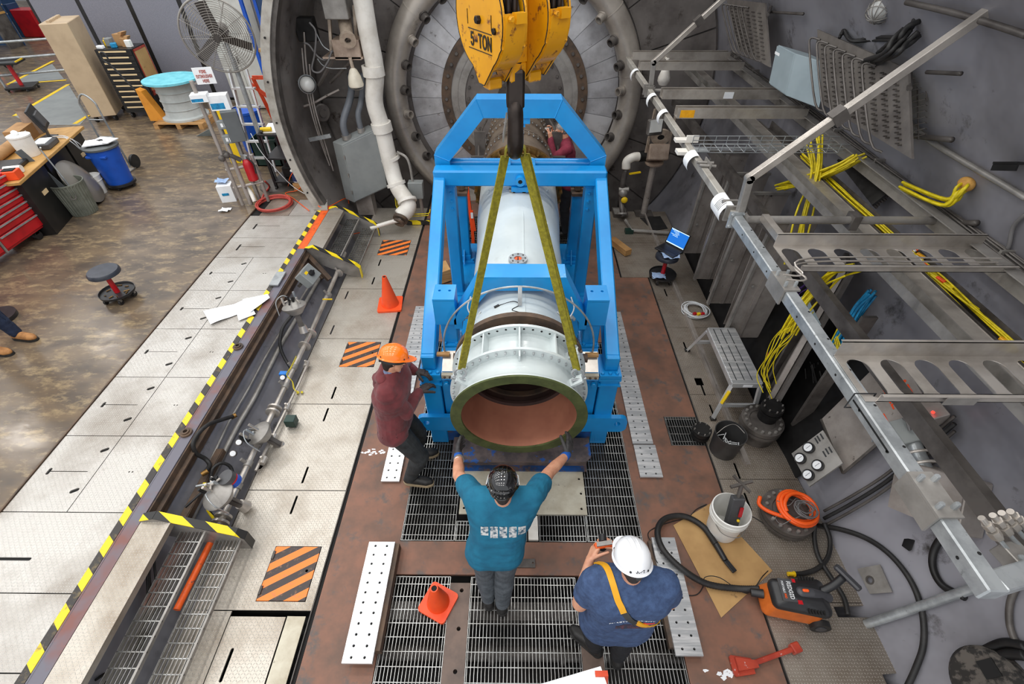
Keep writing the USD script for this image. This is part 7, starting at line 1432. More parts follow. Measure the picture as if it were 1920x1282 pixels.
fx_ = P(752, 408, y=YW-.6); build('end_flange', [ring(fx_, (-.3, -.9, -.5), .13, .05, .05, 20), ring(fx_+A(-.02, -.08, -.03), (-.3, -.9, -.5), .10, .04, .04, 20)], 'rust_steel', wp_, label='rusty end flange')
build('drain_line', [tube(spline([fx_+A(0, -.06, -.02), P(742, 414, y=7.35), P(720, 420, y=7.3), P(695, 428, y=7.25)], 5), .035, 10)], 'white_paint', wp_, smooth=True)
eb3 = thing('control_cabinet', 'large grey electrical cabinet on a short post inside the tank', 'electrical cabinet', (-2.55, 7.9, .3))
q0, q1, q2, q3 = P(639, 272, y=7.80), P(711, 239, y=8.0), P(726, 351, y=8.0), P(666, 380, y=7.80); dv = unit(A(-.75, .55, 0))*.24
c = (q0+q1+q2+q3)/4; e1 = ((q1-q0)+(q2-q3))/4; e2 = ((q0-q3)+(q1-q2))/4; build('body', [obx(c+dv/2, e1, e2, dv/2, .01)], 'box_grey', eb3); nf = unit(np.cross(e1, e2)); nf = nf if nf[1] < 0 else -nf
build('door', [obx(c+nf*.008, e1*.95, e2*.95, nf*.008, .004)], 'box_grey', eb3)
for f in (-.6, 0, .6): build('hinge', [cyl(c-e1+nf*.012+e2*(f-.06), c-e1+nf*.012+e2*(f+.06), .012)], 'steel_grey', eb3)
pb = P(690, 400, z=.02); build('post', [bbox(pb[0]-.17, pb[0]+.13, pb[1]-.02, pb[1]+.0, 0, .5), bbox(pb[0]-.17, pb[0]-.15, pb[1], pb[1]+.2, 0, .5), bbox(pb[0]+.11, pb[0]+.13, pb[1], pb[1]+.2, 0, .5)], 'steel_dark2', eb3)
top = c+dv*.5+e2
for f, px2 in ((-.45, 655), (.35, 676)): b_ = top+e1*f; build('conduit_bend', [tube(spline([b_-A(0, 0, .02), b_+A(0, .0, .25), P(px2, 190 if f < 0 else 195, y=8.1), P(px2+4, 165, y=8.3), P(px2+2, 140, y=8.5)], 6), .055 if f < 0 else .045, 12)], 'box_blue_grey2', eb3, smooth=True); build('hub', [cyl(b_-A(0, 0, .01), b_+A(0, 0, .06), .075 if f < 0 else .062)], 'steel_grey', eb3)
sm = thing('small_box', 'small grey electrical box on a thin post next to the ring pipe', 'electrical box', (-1.75, 8.2, .3)); c = P(780, 355, y=7.95); build('body', [obx(c, (.13, 0, 0), (0, .07, 0), (.01, 0, .15), .008)], 'box_grey', sm); build('post', [cyl(c+A(.05, .03, -.14), A(c[0]+.05, c[1]+.03, .0), .03)], 'steel_dark2', sm); build('top_conduit', [tube(spline([c+A(-.04, 0, .14), c+A(-.05, .02, .4), c+A(-.1, .05, .55), c+A(-.25, .1, .62)], 5), .022, 8)], 'steel_grey', sm)
ins = thing('wall_instrument', 'beige instrument with a tube and box bracket high on the inner tank wall', 'instrument', P(645, 70, y=8.2)); c = P(652, 74, y=7.9); u = unit(A(-.25, .9, .42))
build('barrel', [cyl(c, c+u*.55, .085, .10, 24)], 'tan_worn2', ins); build('front_ring', [ring(c-u*.03, u, .115, .045, .05, 28)], 'tan_worn2', ins); build('lens', [cyl(c+u*.0, c+u*.01, .046)], 'black_gap', ins)
build('box', [obx(P(650, 78, y=8.15)+A(.02, 0, -.08), (.2, 0, 0), (0, .16, 0), (0, 0, .13), .01)], 'tan_worn', ins); build('pan', [cyl(P(648, 97, y=8.1), P(648, 102, y=8.1), .12), cyl(P(648, 97, y=8.1)+A(0, 0, .02), P(648, 97, y=8.1)+A(0, 0, .1), .08)], 'tan_worn', ins)
build('shelf', [obx(P(648, 104, y=8.15), (.3, 0, 0), (0, .16, 0), (0, 0, .012))], 'tan_worn', ins); build('brace', [beam(P(628, 105, y=8.15), P(598, 160, y=8.6), .05, .03)], 'steel_dark2', ins); build('brace', [beam(P(668, 105, y=8.3), P(620, 155, y=8.8), .05, .03)], 'steel_dark2', ins)
build('upper_box', [obx(P(632, 8, y=8.15), (.17, 0, 0), (0, .15, 0), (0, 0, .16), .01)], 'steel_grey', ins)
for s in (-1, 1): build('gold_post', [beam(P(646+s*24, 100, y=8.2), P(640+s*24, 10, y=8.2), .05, .04)], 'tan_worn2', ins)
pl_ = thing('pendant_lamp', 'cream bell shaped lamp hanging below the beige instrument', 'lamp', P(666, 150, y=7.95)); c = P(666, 150, y=7.95)
build('shade', [lathe([(.02, .17), (.055, .14), (.095, .05), (.115, -.06), (.108, -.085), (1e-4, -.09)], c, (0, 0, 1), 28)], 'lamp_cream', pl_, smooth=40); build('stem', [cyl(c+A(0, 0, .16), P(656, 108, y=7.95), .026)], 'tan_worn2', pl_); build('guard', [tube([c+A(.10*math.cos(t), 0, -.09-.05*math.sin(t)) for t in np.linspace(0, math.pi, 9)], .006, 6)], 'steel_grey', pl_)
rl2 = thing('round_wall_lamp', 'round glass bulkhead lamp on the inner tank wall near the rim', 'lamp', P(577, 158, y=8.0)); c = P(576, 158, y=8.05); u = unit(A(.55, -.8, .1)); build('housing', [lathe([(1e-4, -.1), (.10, -.09), (.13, -.02), (.135, .0), (.12, .015)], c, u, 28)], 'galv', rl2, smooth=40); build('glass', [ball(c+u*.0, .112, 3, (1, 1, 1))], 'lamp_glass', rl2); build('arm', [cyl(c-u*.08, c-u*.08+A(-.25, .05, .05), .02)], 'steel_dark', rl2)
for k, (px, lb, r) in enumerate((([(548, 20), (545, 90), (548, 150), (555, 185), (568, 200)], 'conduit running up beside the tank rim behind the round lamp', .022), ([(568, 200), (590, 192), (612, 180), (636, 168)], 'conduit branching sideways below the round lamp', .018), ([(570, 60), (574, 120), (582, 180), (596, 240), (612, 290)], 'left thin conduit of three down the inner tank wall', .014), ([(566, 90), (572, 150), (584, 210), (600, 262), (618, 310)], 'middle thin conduit of three down the inner tank wall', .012), ([(580, 120), (588, 190), (604, 250), (625, 320)], 'right thin conduit of three down the inner tank wall', .012))):
    t = thing('tank_conduit', lb, 'conduit', P(*px[0], y=8.3)); build('line', [tube(spline([P(*p, y=8.25-.03*k) for p in px], 5), r, 8)], 'steel_dark2', t, smooth=True)
cm_ = thing('cable_mount', 'dark cable box with looping cables high on the inner tank wall', 'electrical box', P(576, 52, y=8.2)); build('box', [obx(P(575, 54, y=8.3), (.14, 0, 0), (0, .08, 0), (0, 0, .15), .01)], 'steel_black', cm_)
for k, px in enumerate(([(580, 42), (592, 60), (590, 100), (585, 130), (600, 135), (615, 115), (622, 95)], [(570, 80), (580, 85), (595, 105), (610, 112), (625, 95)], [(592, 60), (605, 85), (618, 95)], [(595, 110), (605, 122), (620, 128), (650, 128)])): build('cable', [tube(spline([P(*p, y=8.0+.04*k) for p in px], 5), .014 if k < 2 else .009, 7)], 'cable_grey' if k < 2 else 'galv', cm_, smooth=True)
kh = thing('round_cover', 'round dark cover plate on the inner tank wall below the lamp', 'cover', P(605, 210, y=8.6)); c = P(604, 212, y=8.65); u = unit(A(.7, -.7, 0)); build('cover', [lathe([(1e-4, .05), (.06, .05), (.07, .02), (.13, .02), (.15, .0)], c, u, 28)], 'tank_back', kh, smooth=40)
br2 = thing('flat_bracket', 'thin pale flat bracket bar on the inner tank wall left of the cabinet', 'bracket', P(600, 258, y=8.0)); build('bar', [beam(P(580, 262, y=8.0), P(620, 254, y=8.0), .03, .06)], 'galv', br2)
cables('yellow_wires', 'thin yellow and white wires trailing down by the white pipe foot', [P(735, 270, y=8.2), P(745, 330, y=8.0), P(752, 395, y=7.8), P(800, 400, y=7.5), P(808, 395, y=7.5)], 3, .03, .007, 'cable_yellow', 'wires', 41)
hz2 = thing('hazard_bar', 'short hazard striped bar on the deck behind the white pipe foot', 'bar', P(785, 415, z=.05)); build('bar', [beam(P(762, 417, z=.04), P(806, 417, z=.04), .05, .06)], 'stripe_stair', hz2)
floor_tube('extension_cord', 'orange extension cord looping around the tank rim foot', [(560, 330, .52), (580, 360, .52), (605, 390, .52), (650, 372, .3), (655, 400, .05), (672, 425), (690, 432), (655, 440)], .008, 'hose_orange', 'cord')
cd_ = thing('caution_barrier', 'small orange barrier frame behind the left rear saddle post', 'barrier', P(883, 400, y=7.0)); build('frame', [beam(P(876, 352, y=7.0), P(886, 432, y=7.0), .05, .05), beam(P(886, 432, y=7.0), P(886, 432, y=7.0)*A(1, 1, 0), .05, .05, up=(0, 1, 0)), beam(P(884, 395, y=6.98), P(890, 432, y=6.98), .04, .05)], 'cone_orange', cd_); build('label', [obx(P(885, 404, y=6.95), (.02, 0, 0), (0, .002, 0), (0, 0, .05))], 'paper', cd_)

# ================================================================ SHOP FLOOR BEHIND, LEFT
F0 = ZU+.001
tc_ = thing('tall_cabinet', 'tall tan steel cabinet on casters beside the black tool chest', 'cabinet', (-9.5, 11.7, F0)); cx = unit(A(.44, .17, 0)); cy = np.cross((0, 0, 1), cx); o = A(-9.72, 11.36, 0)
def cb_(u0, u1, v0, v1, z0, z1, b=.0): return obx(o+cx*(u0+u1)/2+cy*(v0+v1)/2+A(0, 0, (z0+z1)/2), cx*(u1-u0)/2, cy*(v1-v0)/2, A(0, 0, (z1-z0)/2), b)
build('body', [cb_(0, .5, 0, .95, ZU+.12, 2.42, .01)], 'tan_paint', tc_)
build('top_slats', [cb_(.12, .18, .1+.2*k, .26+.2*k, 2.42, 2.46) for k in range(4)], 'tan_paint', tc_, kind='stuff')
for u, v in ((.06, .07), (.44, .07), (.44, .88), (.06, .88)): q = o+cx*u+cy*v; build('caster', [cyl(q+A(-.02, 0, ZU+.055), q+A(.02, 0, ZU+.055), .054, n=18), obx(q+A(0, 0, ZU+.10), (.03, 0, 0), (0, .03, 0), (0, 0, .025))], 'black_rubber', tc_)
ch2 = thing('tool_chest', 'tall black tool chest with pale drawer labels and a red trimmed side', 'tool chest', (-8.75, 11.95, F0)); o = A(-9.12, 11.70, 0); cx = unit(A(.86, .10, 0)); cy = np.cross((0, 0, 1), cx); W_ = .76
build('body', [cb_(0, W_, .02, .62, ZU+.12, 1.9)], 'black_paint', ch2)
for k in range(11):
    z0 = ZU+.17+k*.112; d_ = build('drawer', [cb_(.02, W_-.02, 0, .02, z0, z0+.104)], 'black_paint', ch2); build('drawer_label', [cb_(.08, W_-.12, -.008, 0, z0+.055, z0+.085)], 'label_cream', d_)
sp_o = o+cx*W_; build('side_panel', [cb_(W_, W_+.006, .06, .60, ZU+.5, 1.86)], 'kraft', ch2, label='tan wrapped side panel'); build('panel_trim', [cb_(W_, W_+.01, .05, .61, 1.84, 1.88), cb_(W_, W_+.01, .05, .61, ZU+.46, ZU+.56), cb_(W_, W_+.01, .05, .075, ZU+.5, 1.88), cb_(W_, W_+.01, .585, .61, ZU+.5, 1.88)], 'red_worn', ch2, label='red trim')
build('panel_word', [text('Pride', .12, sp_o+cx*.008+cy*.1+A(0, 0, ZU+.66), cy, (0, 0, 1), .002, True)], 'red_worn', ch2)
for u in (.08, W_-.08): q = o+cx*u+cy*.08; build('caster', [cyl(q+A(-.02, 0, ZU+.055), q+A(.02, 0, ZU+.055), .054, n=16)], 'black_rubber', ch2)
gg = np.random.default_rng(12)
for k, (u, v, sx, sy, sz, mt, nm, lb) in enumerate(((.1, .12, .14, .1, .06, 'paper', 'paper_stack', 'small white paper stack on the left front of the black tool chest'), (.34, .2, .12, .12, .09, 'cable_blue', 'parts_box', 'small blue box on top of the black tool chest'), (.2, .34, .12, .14, .16, 'box_grey', 'parts_box', 'grey box on top of the black tool chest'), (.42, .42, .2, .16, .22, 'cardboard', 'cardboard_box', 'taller cardboard box on top of the black tool chest'), (.56, .3, .14, .12, .16, 'cardboard', 'cardboard_box', 'open cardboard box near the middle of the black tool chest top'), (.66, .2, .12, .1, .14, 'white_plastic', 'plastic_bag', 'white plastic bag at the right of the black tool chest top'), (.06, .45, .1, .1, .14, 'safety_yellow', 'yellow_bottle', 'yellow bottle at the back left of the black tool chest top'))):
    t = thing(nm, lb, nm.split('_')[-1], o+cx*u+cy*v+A(0, 0, 1.901)); q = o+cx*u+cy*v+A(0, 0, 1.901+sz/2); a_ = gg.uniform(-.4, .4); ex = cx*math.cos(a_)+cy*math.sin(a_); ey = np.cross((0, 0, 1), ex)
    build('body', [obx(q, ex*sx/2, ey*sy/2, A(0, 0, sz/2), .012 if mt != 'cardboard' else 0)] if nm != 'yellow_bottle' else [lathe([(1e-4, 0), (.045, 0), (.045, .09), (.02, .12), (.02, .14), (1e-4, .14)], q-A(0, 0, sz/2), (0, 0, 1), 16)], mt, t)
    if nm == 'cardboard_box': build('flap', [obx(q+ex*sx*.5+A(0, 0, sz*.55), ex*.04, ey*sy/2, A(.02, 0, .03))], mt, t)
pj = thing('pallet_jack', 'orange pallet jack in front of the cable reel', 'pallet jack', (-8.2, 11.5, F0)); q = A(-8.32, 11.35, ZU)
build('mast', [prism([(0, 0), (.36, .0), (.30, .18), (.12, .62), (0, .66)], .16, q+A(0, .1, .08), (1, -.15, 0), (0, 0, 1))], 'jack_orange', pj); build('fork', [bbox(-8.0, -7.3, 11.25, 11.4, ZU+.05, ZU+.09)], 'jack_orange', pj); build('fork', [bbox(-8.0, -7.3, 11.62, 11.77, ZU+.05, ZU+.09)], 'jack_orange', pj)
build('handle', [tube([q+A(.02, .02, .5), q+A(-.25, .0, 1.05), q+A(-.34, -.02, 1.25)], .02, 8), tube(spline([q+A(-.34, -.02, 1.22), q+A(-.42, -.02, 1.3), q+A(-.40, -.02, 1.42), q+A(-.32, -.02, 1.42), q+A(-.30, -.02, 1.3)], 4), .016, 8)], 'black_plastic', pj); build('wheel', [cyl(q+A(.1, -.02, .08), q+A(.1, .12, .08), .08, n=18)], 'black_rubber', pj); build('label', [obx(q+A(.16, -.062, .34), (.04, -.006, 0), (0, .002, 0), (-.05, 0, .13))], 'paper', pj)
pa_ = thing('wood_pallet', 'wooden pallet under the cable reel', 'pallet', (-7.6, 11.5, F0))
for k in range(6): build('deck_board', [bbox(-8.1, -7.0, 10.98+k*.18, 11.12+k*.18, ZU+.10, ZU+.12)], 'wood', pa_)
for k in range(3): build('stringer', [bbox(-8.1+k*.5, -8.0+k*.5, 10.98, 12.02, ZU+.002, ZU+.10)], 'wood', pa_)
cr = thing('cable_reel', 'grey drum reel with a turquoise disc on top', 'reel', (-7.6, 11.5, ZU+.12)); build('drum', [lathe([(1e-4, 0), (.48, 0), (.48, .04), (.40, .06), (.37, .2), (.36, .5), (.38, .66), (.42, .74), (1e-4, .74)], (-7.6, 11.5, ZU+.122), (0, 0, 1), 48)], 'reel_grey', cr, smooth=40)
for z in (.2, .38, .55): build('band', [ring((-7.6, 11.5, ZU+.12+z), (0, 0, 1), .385, .36, .012, 40)], 'reel_grey', cr)
build('top_disc', [cyl((-7.6, 11.5, ZU+.87), (-7.6, 11.5, ZU+.91), .56, n=48)], 'teal_ply', cr)
# partitions and the pale locker behind
for k in range(5):
    x0 = -11.15+k*1.18; y0 = 13.1-.04*k; pt2 = thing('office_partition', ('leftmost', 'second', 'third', 'fourth', 'fifth')[k]+' grey fabric partition panel from the left behind the tool chest', 'partition', (x0+.57, y0, F0), kind=None)
    build('fabric', [bbox(x0+.04, x0+1.12, y0, y0+.05, ZU+.1, 2.9)], 'partition', pt2); build('frame', [bbox(x0, x0+.05, y0-.01, y0+.06, ZU, 2.95), bbox(x0+1.11, x0+1.16, y0-.01, y0+.06, ZU, 2.95), bbox(x0, x0+1.16, y0-.01, y0+.06, 2.9, 2.95), bbox(x0, x0+1.16, y0-.01, y0+.06, ZU+.04, ZU+.1)], 'black_paint', pt2)
lk = thing('pale_locker', 'tall pale grey locker behind the pedestal fan', 'locker', (-6.3, 12.6, F0)); build('body', [bbox(-6.85, -5.95, 12.4, 12.9, ZU+.02, 2.75, .01)], 'locker_grey', lk); build('door', [bbox(-6.83, -6.41, 12.385, 12.4, ZU+.06, 2.7)], 'locker_grey', lk); build('door', [bbox(-6.39, -5.97, 12.385, 12.4, ZU+.06, 2.7)], 'locker_grey', lk); build('handle', [bbox(-6.44, -6.42, 12.36, 12.386, 1.5, 1.65)], 'steel_dark', lk)
# fan
fn = thing('pedestal_fan', 'large round wire caged pedestal fan with three dark blades', 'fan', (-4.75, 8.1, F0)); c = P(409, 68, y=8.0); u = unit(A(.22, -.92, -.12)); s, v, _ = frame(u); RF = .47
build('pole', [cyl((c[0]+.02, 8.16, ZU+.06), (c[0]+.02, 8.12, c[2]-.02), .03), cyl((c[0]+.02, 8.14, ZU+.9), (c[0]+.02, 8.14, c[2]-.3), .038)], 'galv', fn); build('base', [lathe([(1e-4, .06), (.05, .06), (.3, .03), (.31, .0), (1e-4, 0)], (c[0]+.02, 8.16, F0), (0, 0, 1), 32)], 'steel_dark', fn, smooth=40)
for off, dome in ((.08, 1), (-.08, -1)):
    L = [tube([c+u*(off*(.4 if r < RF else .0)+dome*.06*(1-(r/RF)**2))+(s*math.cos(t)+v*math.sin(t))*r for t in np.linspace(0, 2*math.pi, 49)[:-1]], .0035, 5, True) for r in np.linspace(.07, RF, 15)]
    L += [tube([c+u*(off*.4+dome*.06*(1-(r/RF)**2))+(s*math.cos(t)+v*math.sin(t))*r for r in np.linspace(.05, RF, 6)], .0035, 5) for t in np.linspace(0, 2*math.pi, 13)[:-1]]
    build('guard', L, 'fan_wire', fn, kind='stuff')
build('rim', [tube([c+(s*math.cos(t)+v*math.sin(t))*(RF+.01) for t in np.linspace(0, 2*math.pi, 49)[:-1]], .014, 8, True)], 'fan_wire', fn); build('hub', [cyl(c-u*.05, c+u*.05, .065, n=24)], 'steel_dark', fn); build('motor', [cyl(c-u*.28, c-u*.08, .10, n=24)], 'steel_dark', fn)
for k in range(3):
    t = math.pi/2+.15+k*2*math.pi/3; rd = s*math.cos(t)+v*math.sin(t); tg = np.cross(u, rd); build('blade', [hexa(c+rd*.24, rd*.19, tg*.065+u*.03, u*.003)], 'fan_blade', fn)
# post rack with electrical boxes, sign, extinguisher
pr = thing('post_rack', 'rack of upright conduit posts with outlet boxes near the tank rim', 'rack', (-4.5, 7.5, F0)); build('post', [cyl((-4.62, 7.42, F0), (-4.62, 7.42, 2.4), .028)], 'steel_dark2', pr); build('post', [cyl((-4.50, 7.46, F0), (-4.50, 7.46, 2.15), .035)], 'steel_dark2', pr); build('post', [beam((-4.36, 7.52, F0), (-4.36, 7.52, 1.7), .05, .05)], 'steel_grey', pr); build('post', [cyl((-4.24, 7.56, F0), (-4.24, 7.56, 1.3), .028)], 'steel_dark2', pr)
for z in (.8, 1.1): build('cross_bar', [cyl((-4.66, 7.42, z), (-4.2, 7.56, z+.05), .022)], 'steel_dark2', pr)
build('breaker_box', [obx(P(438, 236, y=7.42), (.10, .05, 0), (-.03, .06, 0), (0, 0, .22), .008)], 'box_grey3', pr); build('outlet_box', [obx(P(420, 233, y=7.38), (.07, .02, 0), (0, .04, 0), (0, 0, .06), .006)], 'box_grey', pr); build('outlet_box', [obx(P(430, 260, y=7.38), (.07, .02, 0), (0, .04, 0), (0, 0, .06), .006)], 'box_grey', pr)
for px, py in ((416, 235), (423, 235), (426, 262), (433, 262)): build('outlet', [obx(P(px, py, y=7.335), (.016, .004, 0), (0, .004, 0), (0, 0, .026))], 'paper', pr)
build('valve_body', [cyl(P(418, 285, y=7.4), P(452, 300, y=7.5), .035), ball(P(425, 290, y=7.42), .055, 2), ball(P(416, 297, y=7.38), .05, 2)], 'steel_dark', pr); build('elbow', [tube(spline([P(452, 345, y=7.5), P(468, 358, y=7.5), P(478, 378, y=7.4)], 4), .035, 10)], 'white_paint', pr, smooth=True)
sg = thing('fire_sign', 'white sign with red words pointing out the fire extinguisher', 'sign', P(383, 142, y=7.38)); c = P(383, 142, y=7.36); ex = unit(A(.93, .28, .0)); build('board', [obx(c, ex*.125, A(0, .004, 0), A(0, 0, .105))], 'paper', sg); build('bracket', [beam(c+A(0, .004, -.08), (-4.62, 7.42, c[2]-.12), .02, .02)], 'steel_grey', sg)
for k, (w, wd) in enumerate((('FIRE', .085), ('EXTINGUISHER', .205), ('HERE', .085))): build('lettering', [text(w, .038, c-ex*wd/2+A(0, -.007, .035-k*.058), ex, (0, 0, 1), .002, True, wd)], 'red_worn', sg)
fe = thing('fire_extinguisher', 'red fire extinguisher hanging on the post rack', 'fire extinguisher', P(463, 318, y=7.55)); a, b = P(476, 337, y=7.5), P(452, 300, y=7.5); b = A(a[0], a[1], b[2]); build('cylinder', [lathe([(1e-4, 0), (.07, 0), (.078, .02), (.078, b[2]-a[2]-.06), (.05, b[2]-a[2]), (.02, b[2]-a[2]+.02), (1e-4, b[2]-a[2]+.02)], a, (0, 0, 1), 28)], 'red_paint', fe, smooth=40)
build('valve_head', [cyl(b+A(0, 0, .02), b+A(0, 0, .07), .025), beam(b+A(-.06, 0, .09), b+A(.04, 0, .07), .025, .014)], 'galv', fe); build('label', [lathe([(.0795, .13), (.0795, .27)], a, (0, 0, 1), 10, False, R_(50), R_(140))], 'paper', fe); build('hose', [tube(spline([b+A(.03, -.02, .05), b+A(.11, -.03, -.05), b+A(.10, -.04, -.2)], 5), .012, 8)], 'black_rubber', fe)
for nm, px, py, yy, sx, sz, mt, lb in (('tissue_box', 375, 182, 7.4, .11, .05, 'paper', 'white wipes box on top of the left conduit post'), ('glove_box', 412, 190, 7.5, .13, .10, 'paper', 'white and blue carton on the post rack above the outlets')):
    t = thing(nm, lb, 'box', P(px, py, y=yy)); q = P(px, py, y=yy); build('carton', [obx(q, ex*sx, np.cross((0, 0, 1), ex)*.09, A(0, 0, sz))], mt, t); build('blue_panel', [obx(q+A(0, -.093, -sz*.4), ex*sx*.7, A(0, .003, 0), A(0, 0, sz*.4))], 'cable_blue', t)
tb5 = thing('tissue_carton', 'white carton of blue shop towels on the floor below the post rack', 'box', (-4.9, 7.55, F0)); build('carton', [obx((-4.92, 7.62, ZU+.14), (.11, .03, 0), (-.03, .10, 0), (0, 0, .14))], 'paper', tb5); build('print', [obx((-4.90, 7.513, ZU+.14), (.05, .013, 0), (0, .003, 0), (0, 0, .02))], 'cable_blue', tb5)
rag('blue shop towel pulled out of the white carton', (-4.98, 7.66, ZU+.30), .2, seed=9); rag('crumpled white wipe on the floor beside the towel carton', (-4.84, 7.22, F0), .16, 'paper', 5)
sq = thing('dust_pan', 'clear plastic sheet corner sticking out beside the post rack', 'sheet', P(385, 246, z=.7)); build('sheet', [plate([P(368, 255, z=.505), P(398, 238, z=.75), P(400, 254, z=.505)], .004)], 'box_blue_grey', sq)
# cart
ct = thing('utility_cart', 'black three shelf utility cart beside the tank rim', 'cart', (-4.05, 8.3, F0)); x0, x1, y0, y1 = -4.25, -3.72, 7.95, 8.55
for z in (ZU+.14, ZU+.55, 1.44): build('shelf', [bbox(x0, x1, y0, y1, z, z+.035, .006)], 'black_plastic', ct)
for x in (x0+.02, x1-.02):
    for y in (y0+.02, y1-.02): build('leg', [bbox(x-.02, x+.02, y-.02, y+.02, ZU+.08, 1.47)], 'black_plastic', ct); build('caster', [cyl((x-.015, y, ZU+.042), (x+.015, y, ZU+.042), .041, n=16)], 'black_rubber', ct)
t = thing('drawing_sheet', 'white drawing sheet on the top shelf of the black cart', 'paper', (-4.0, 8.25, 1.476)); build('sheet', [obx((-3.97, 8.27, 1.4775), (.24, .04, 0), (-.04, .24, 0), (0, 0, .002))], 'paper', t)
t = thing('cordless_drill', 'yellow and black cordless drill on the left of the cart top', 'drill', (-4.15, 8.05, 1.476)); build('body', [cyl((-4.2, 8.05, 1.52), (-4.03, 8.07, 1.52), .032)], 'safety_yellow', t); build('grip', [obx((-4.18, 8.02, 1.50), (.02, 0, 0), (.02, -.06, 0), (0, 0, .018), .006)], 'black_plastic', t)
t = thing('black_tool', 'black hand tool on the drawing sheet', 'tool', (-3.98, 8.3, 1.48)); build('body', [obx((-3.98, 8.3, 1.51), (.05, .02, 0), (-.02, .05, 0), (0, 0, .028), .01)], 'black_plastic', t)
t = thing('round_brush', 'dark round brush on the middle shelf of the cart', 'brush', (-3.92, 8.25, 1.09)); build('body', [ball((-3.9, 8.25, 1.145), .06, 2, (1.2, .9, .9))], 'liner_dark', t)
t = thing('dark_bin', 'dark storage bin on the bottom shelf of the cart', 'bin', (-3.98, 8.25, .68)); build('body', [bbox(-4.1, -3.82, 8.08, 8.42, .677, .87, .02)], 'steel_black', t)
t = thing('compressor', 'small silver and blue air compressor on a wooden block by the rim', 'compressor', (-3.62, 8.05, F0)); q = P(563, 325, y=8.05); build('body', [obx(q, (.11, .02, 0), (0, .13, 0), (0, 0, .13), .03)], 'white_plastic', t); build('front', [obx(q+A(-.02, -.135, 0), (.085, .0, 0), (0, .01, 0), (0, 0, .09), .006)], 'navy_plastic', t); build('block', [bbox(q[0]-.14, q[0]+.14, q[1]-.12, q[1]+.14, ZU+.002, q[2]-.13)], 'wood', t)
floor_tube('extension_cord', 'white cord drooping from the cart down to the tank rim foot', [(470, 250, 1.45), (490, 285, 1.2), (520, 320, .9), (550, 350, .6), (585, 370, .53), (610, 380, .53)], .007, 'cable_white', 'cord'); floor_tube('extension_cord', 'orange cord coiled over the small compressor', [(540, 350, .52), (545, 330, .8), (562, 308, 1.0), (572, 330, .8), (560, 355, .55), (535, 362, .52), (550, 372, .52), (580, 395, .52)], .007, 'hose_orange', 'cord')
hc_ = thing('red_hose_coil', 'coiled red rubber hose on the tread plates below the cart', 'hose', (-4.07, 7.37, F0)); tb6, p6 = coil((-4.07, 7.40, ZU+.002), .23, .31, 4.5, .05, .0165, sides=8, seed=17, jit=.01); build('hose', [tb6, tube(spline([p6[-1], p6[-1]+A(-.02, .2, .02), P(505, 350, z=.55), P(497, 340, z=.8)], 6), .0165, 8)], 'red_rubber', hc_, smooth=True)
# workbench, cans, red tool box
bp = [A(-7.02, 6.45, 0), A(-7.60, 8.62, 0)]; bx_ = unit(bp[1]-bp[0]); by_ = np.cross((0, 0, 1), bx_); LBN = np.linalg.norm(bp[1]-bp[0])
def bb(u0, u1, v0, v1, z0, z1, b=0): return obx(bp[0]+bx_*(u0+u1)/2+by_*(v0+v1)/2+A(0, 0, (z0+z1)/2), bx_*(u1-u0)/2, by_*(v1-v0)/2, A(0, 0, (z1-z0)/2), b)
wb2 = thing('workbench', 'workbench with wooden top and black cabinet base behind the trash cans', 'workbench', bp[0]+A(0, 0, F0)); build('top', [bb(-.1, LBN, 0, .8, 1.33, 1.375, .006)], 'bench_wood', wb2); build('base_cabinet', [bb(0, .72, .06, .75, ZU+.002, 1.33)], 'black_paint', wb2); build('base_cabinet', [bb(.78, 1.5, .06, .75, ZU+.002, 1.33)], 'black_paint', wb2); build('base_cabinet', [bb(1.56, 2.16, .06, .75, ZU+.002, 1.33)], 'black_paint', wb2)
for u in (.36, 1.14, 1.86): build('card_label', [bb(u-.07, u+.07, .05, .058, 1.0, 1.06)], 'label_cream', wb2)
def onb(name, lb, cat, u, v): return thing(name, lb, cat, bp[0]+bx_*u+by_*v+A(0, 0, 1.376)), bp[0]+bx_*u+by_*v+A(0, 0, 1.377)
t, q = onb('plastic_pail', 'white plastic pail with a wipe on the workbench', 'pail', .98, .28); build('shell', [lathe([(1e-4, 0), (.125, 0), (.145, .28), (.152, .28), (.152, .30), (1e-4, .295)], q, (0, 0, 1), 30)], 'white_plastic', t, smooth=35); build('wipe', [ball(q+A(-.05, .02, .32), .05, 2, (1, .8, .8))], 'paper', t)
t, q = onb('monitor', 'black backed computer monitor standing on the workbench', 'monitor', 1.78, .34); mx_ = unit(A(-.5, .85, 0)); mn = unit(A(.85, .5, .25)); build('panel', [obx(q+A(0, 0, .30), mx_*.25, unit(np.cross(mn, mx_))*.17, mn*.018, .006)], 'black_plastic', t); build('back', [obx(q+A(0, 0, .28)+mn*.03, mx_*.14, unit(np.cross(mn, mx_))*.1, mn*.02, .01)], 'box_grey2', t); build('stand', [beam(q+A(0, 0, .01), q+A(0, 0, .22)+mn*.03, .08, .03), obx(q+A(0, 0, .008), (.1, 0, 0), (0, .08, 0), (0, 0, .007))], 'box_grey2', t)
t, q = onb('cardboard_tube', 'long cardboard tube lying across the back of the workbench', 'tube', .9, .62); build('tube', [tube([q-bx_*.95+A(0, 0, .075), q+bx_*.75+A(0, 0, .075)], .075, 20)], 'cardboard', t, smooth=40)
t, q = onb('cardboard_box', 'open cardboard box with a white label at the back of the workbench', 'box', 1.75, .66); build('box', [obx(q+A(0, 0, .1), bx_*.24, by_*.12, A(0, 0, .1))], 'cardboard', t); build('label', [obx(q+A(0, 0, .12)-by_*.122-bx_*.14, bx_*.05, by_*.002, A(0, 0, .045))], 'paper', t)
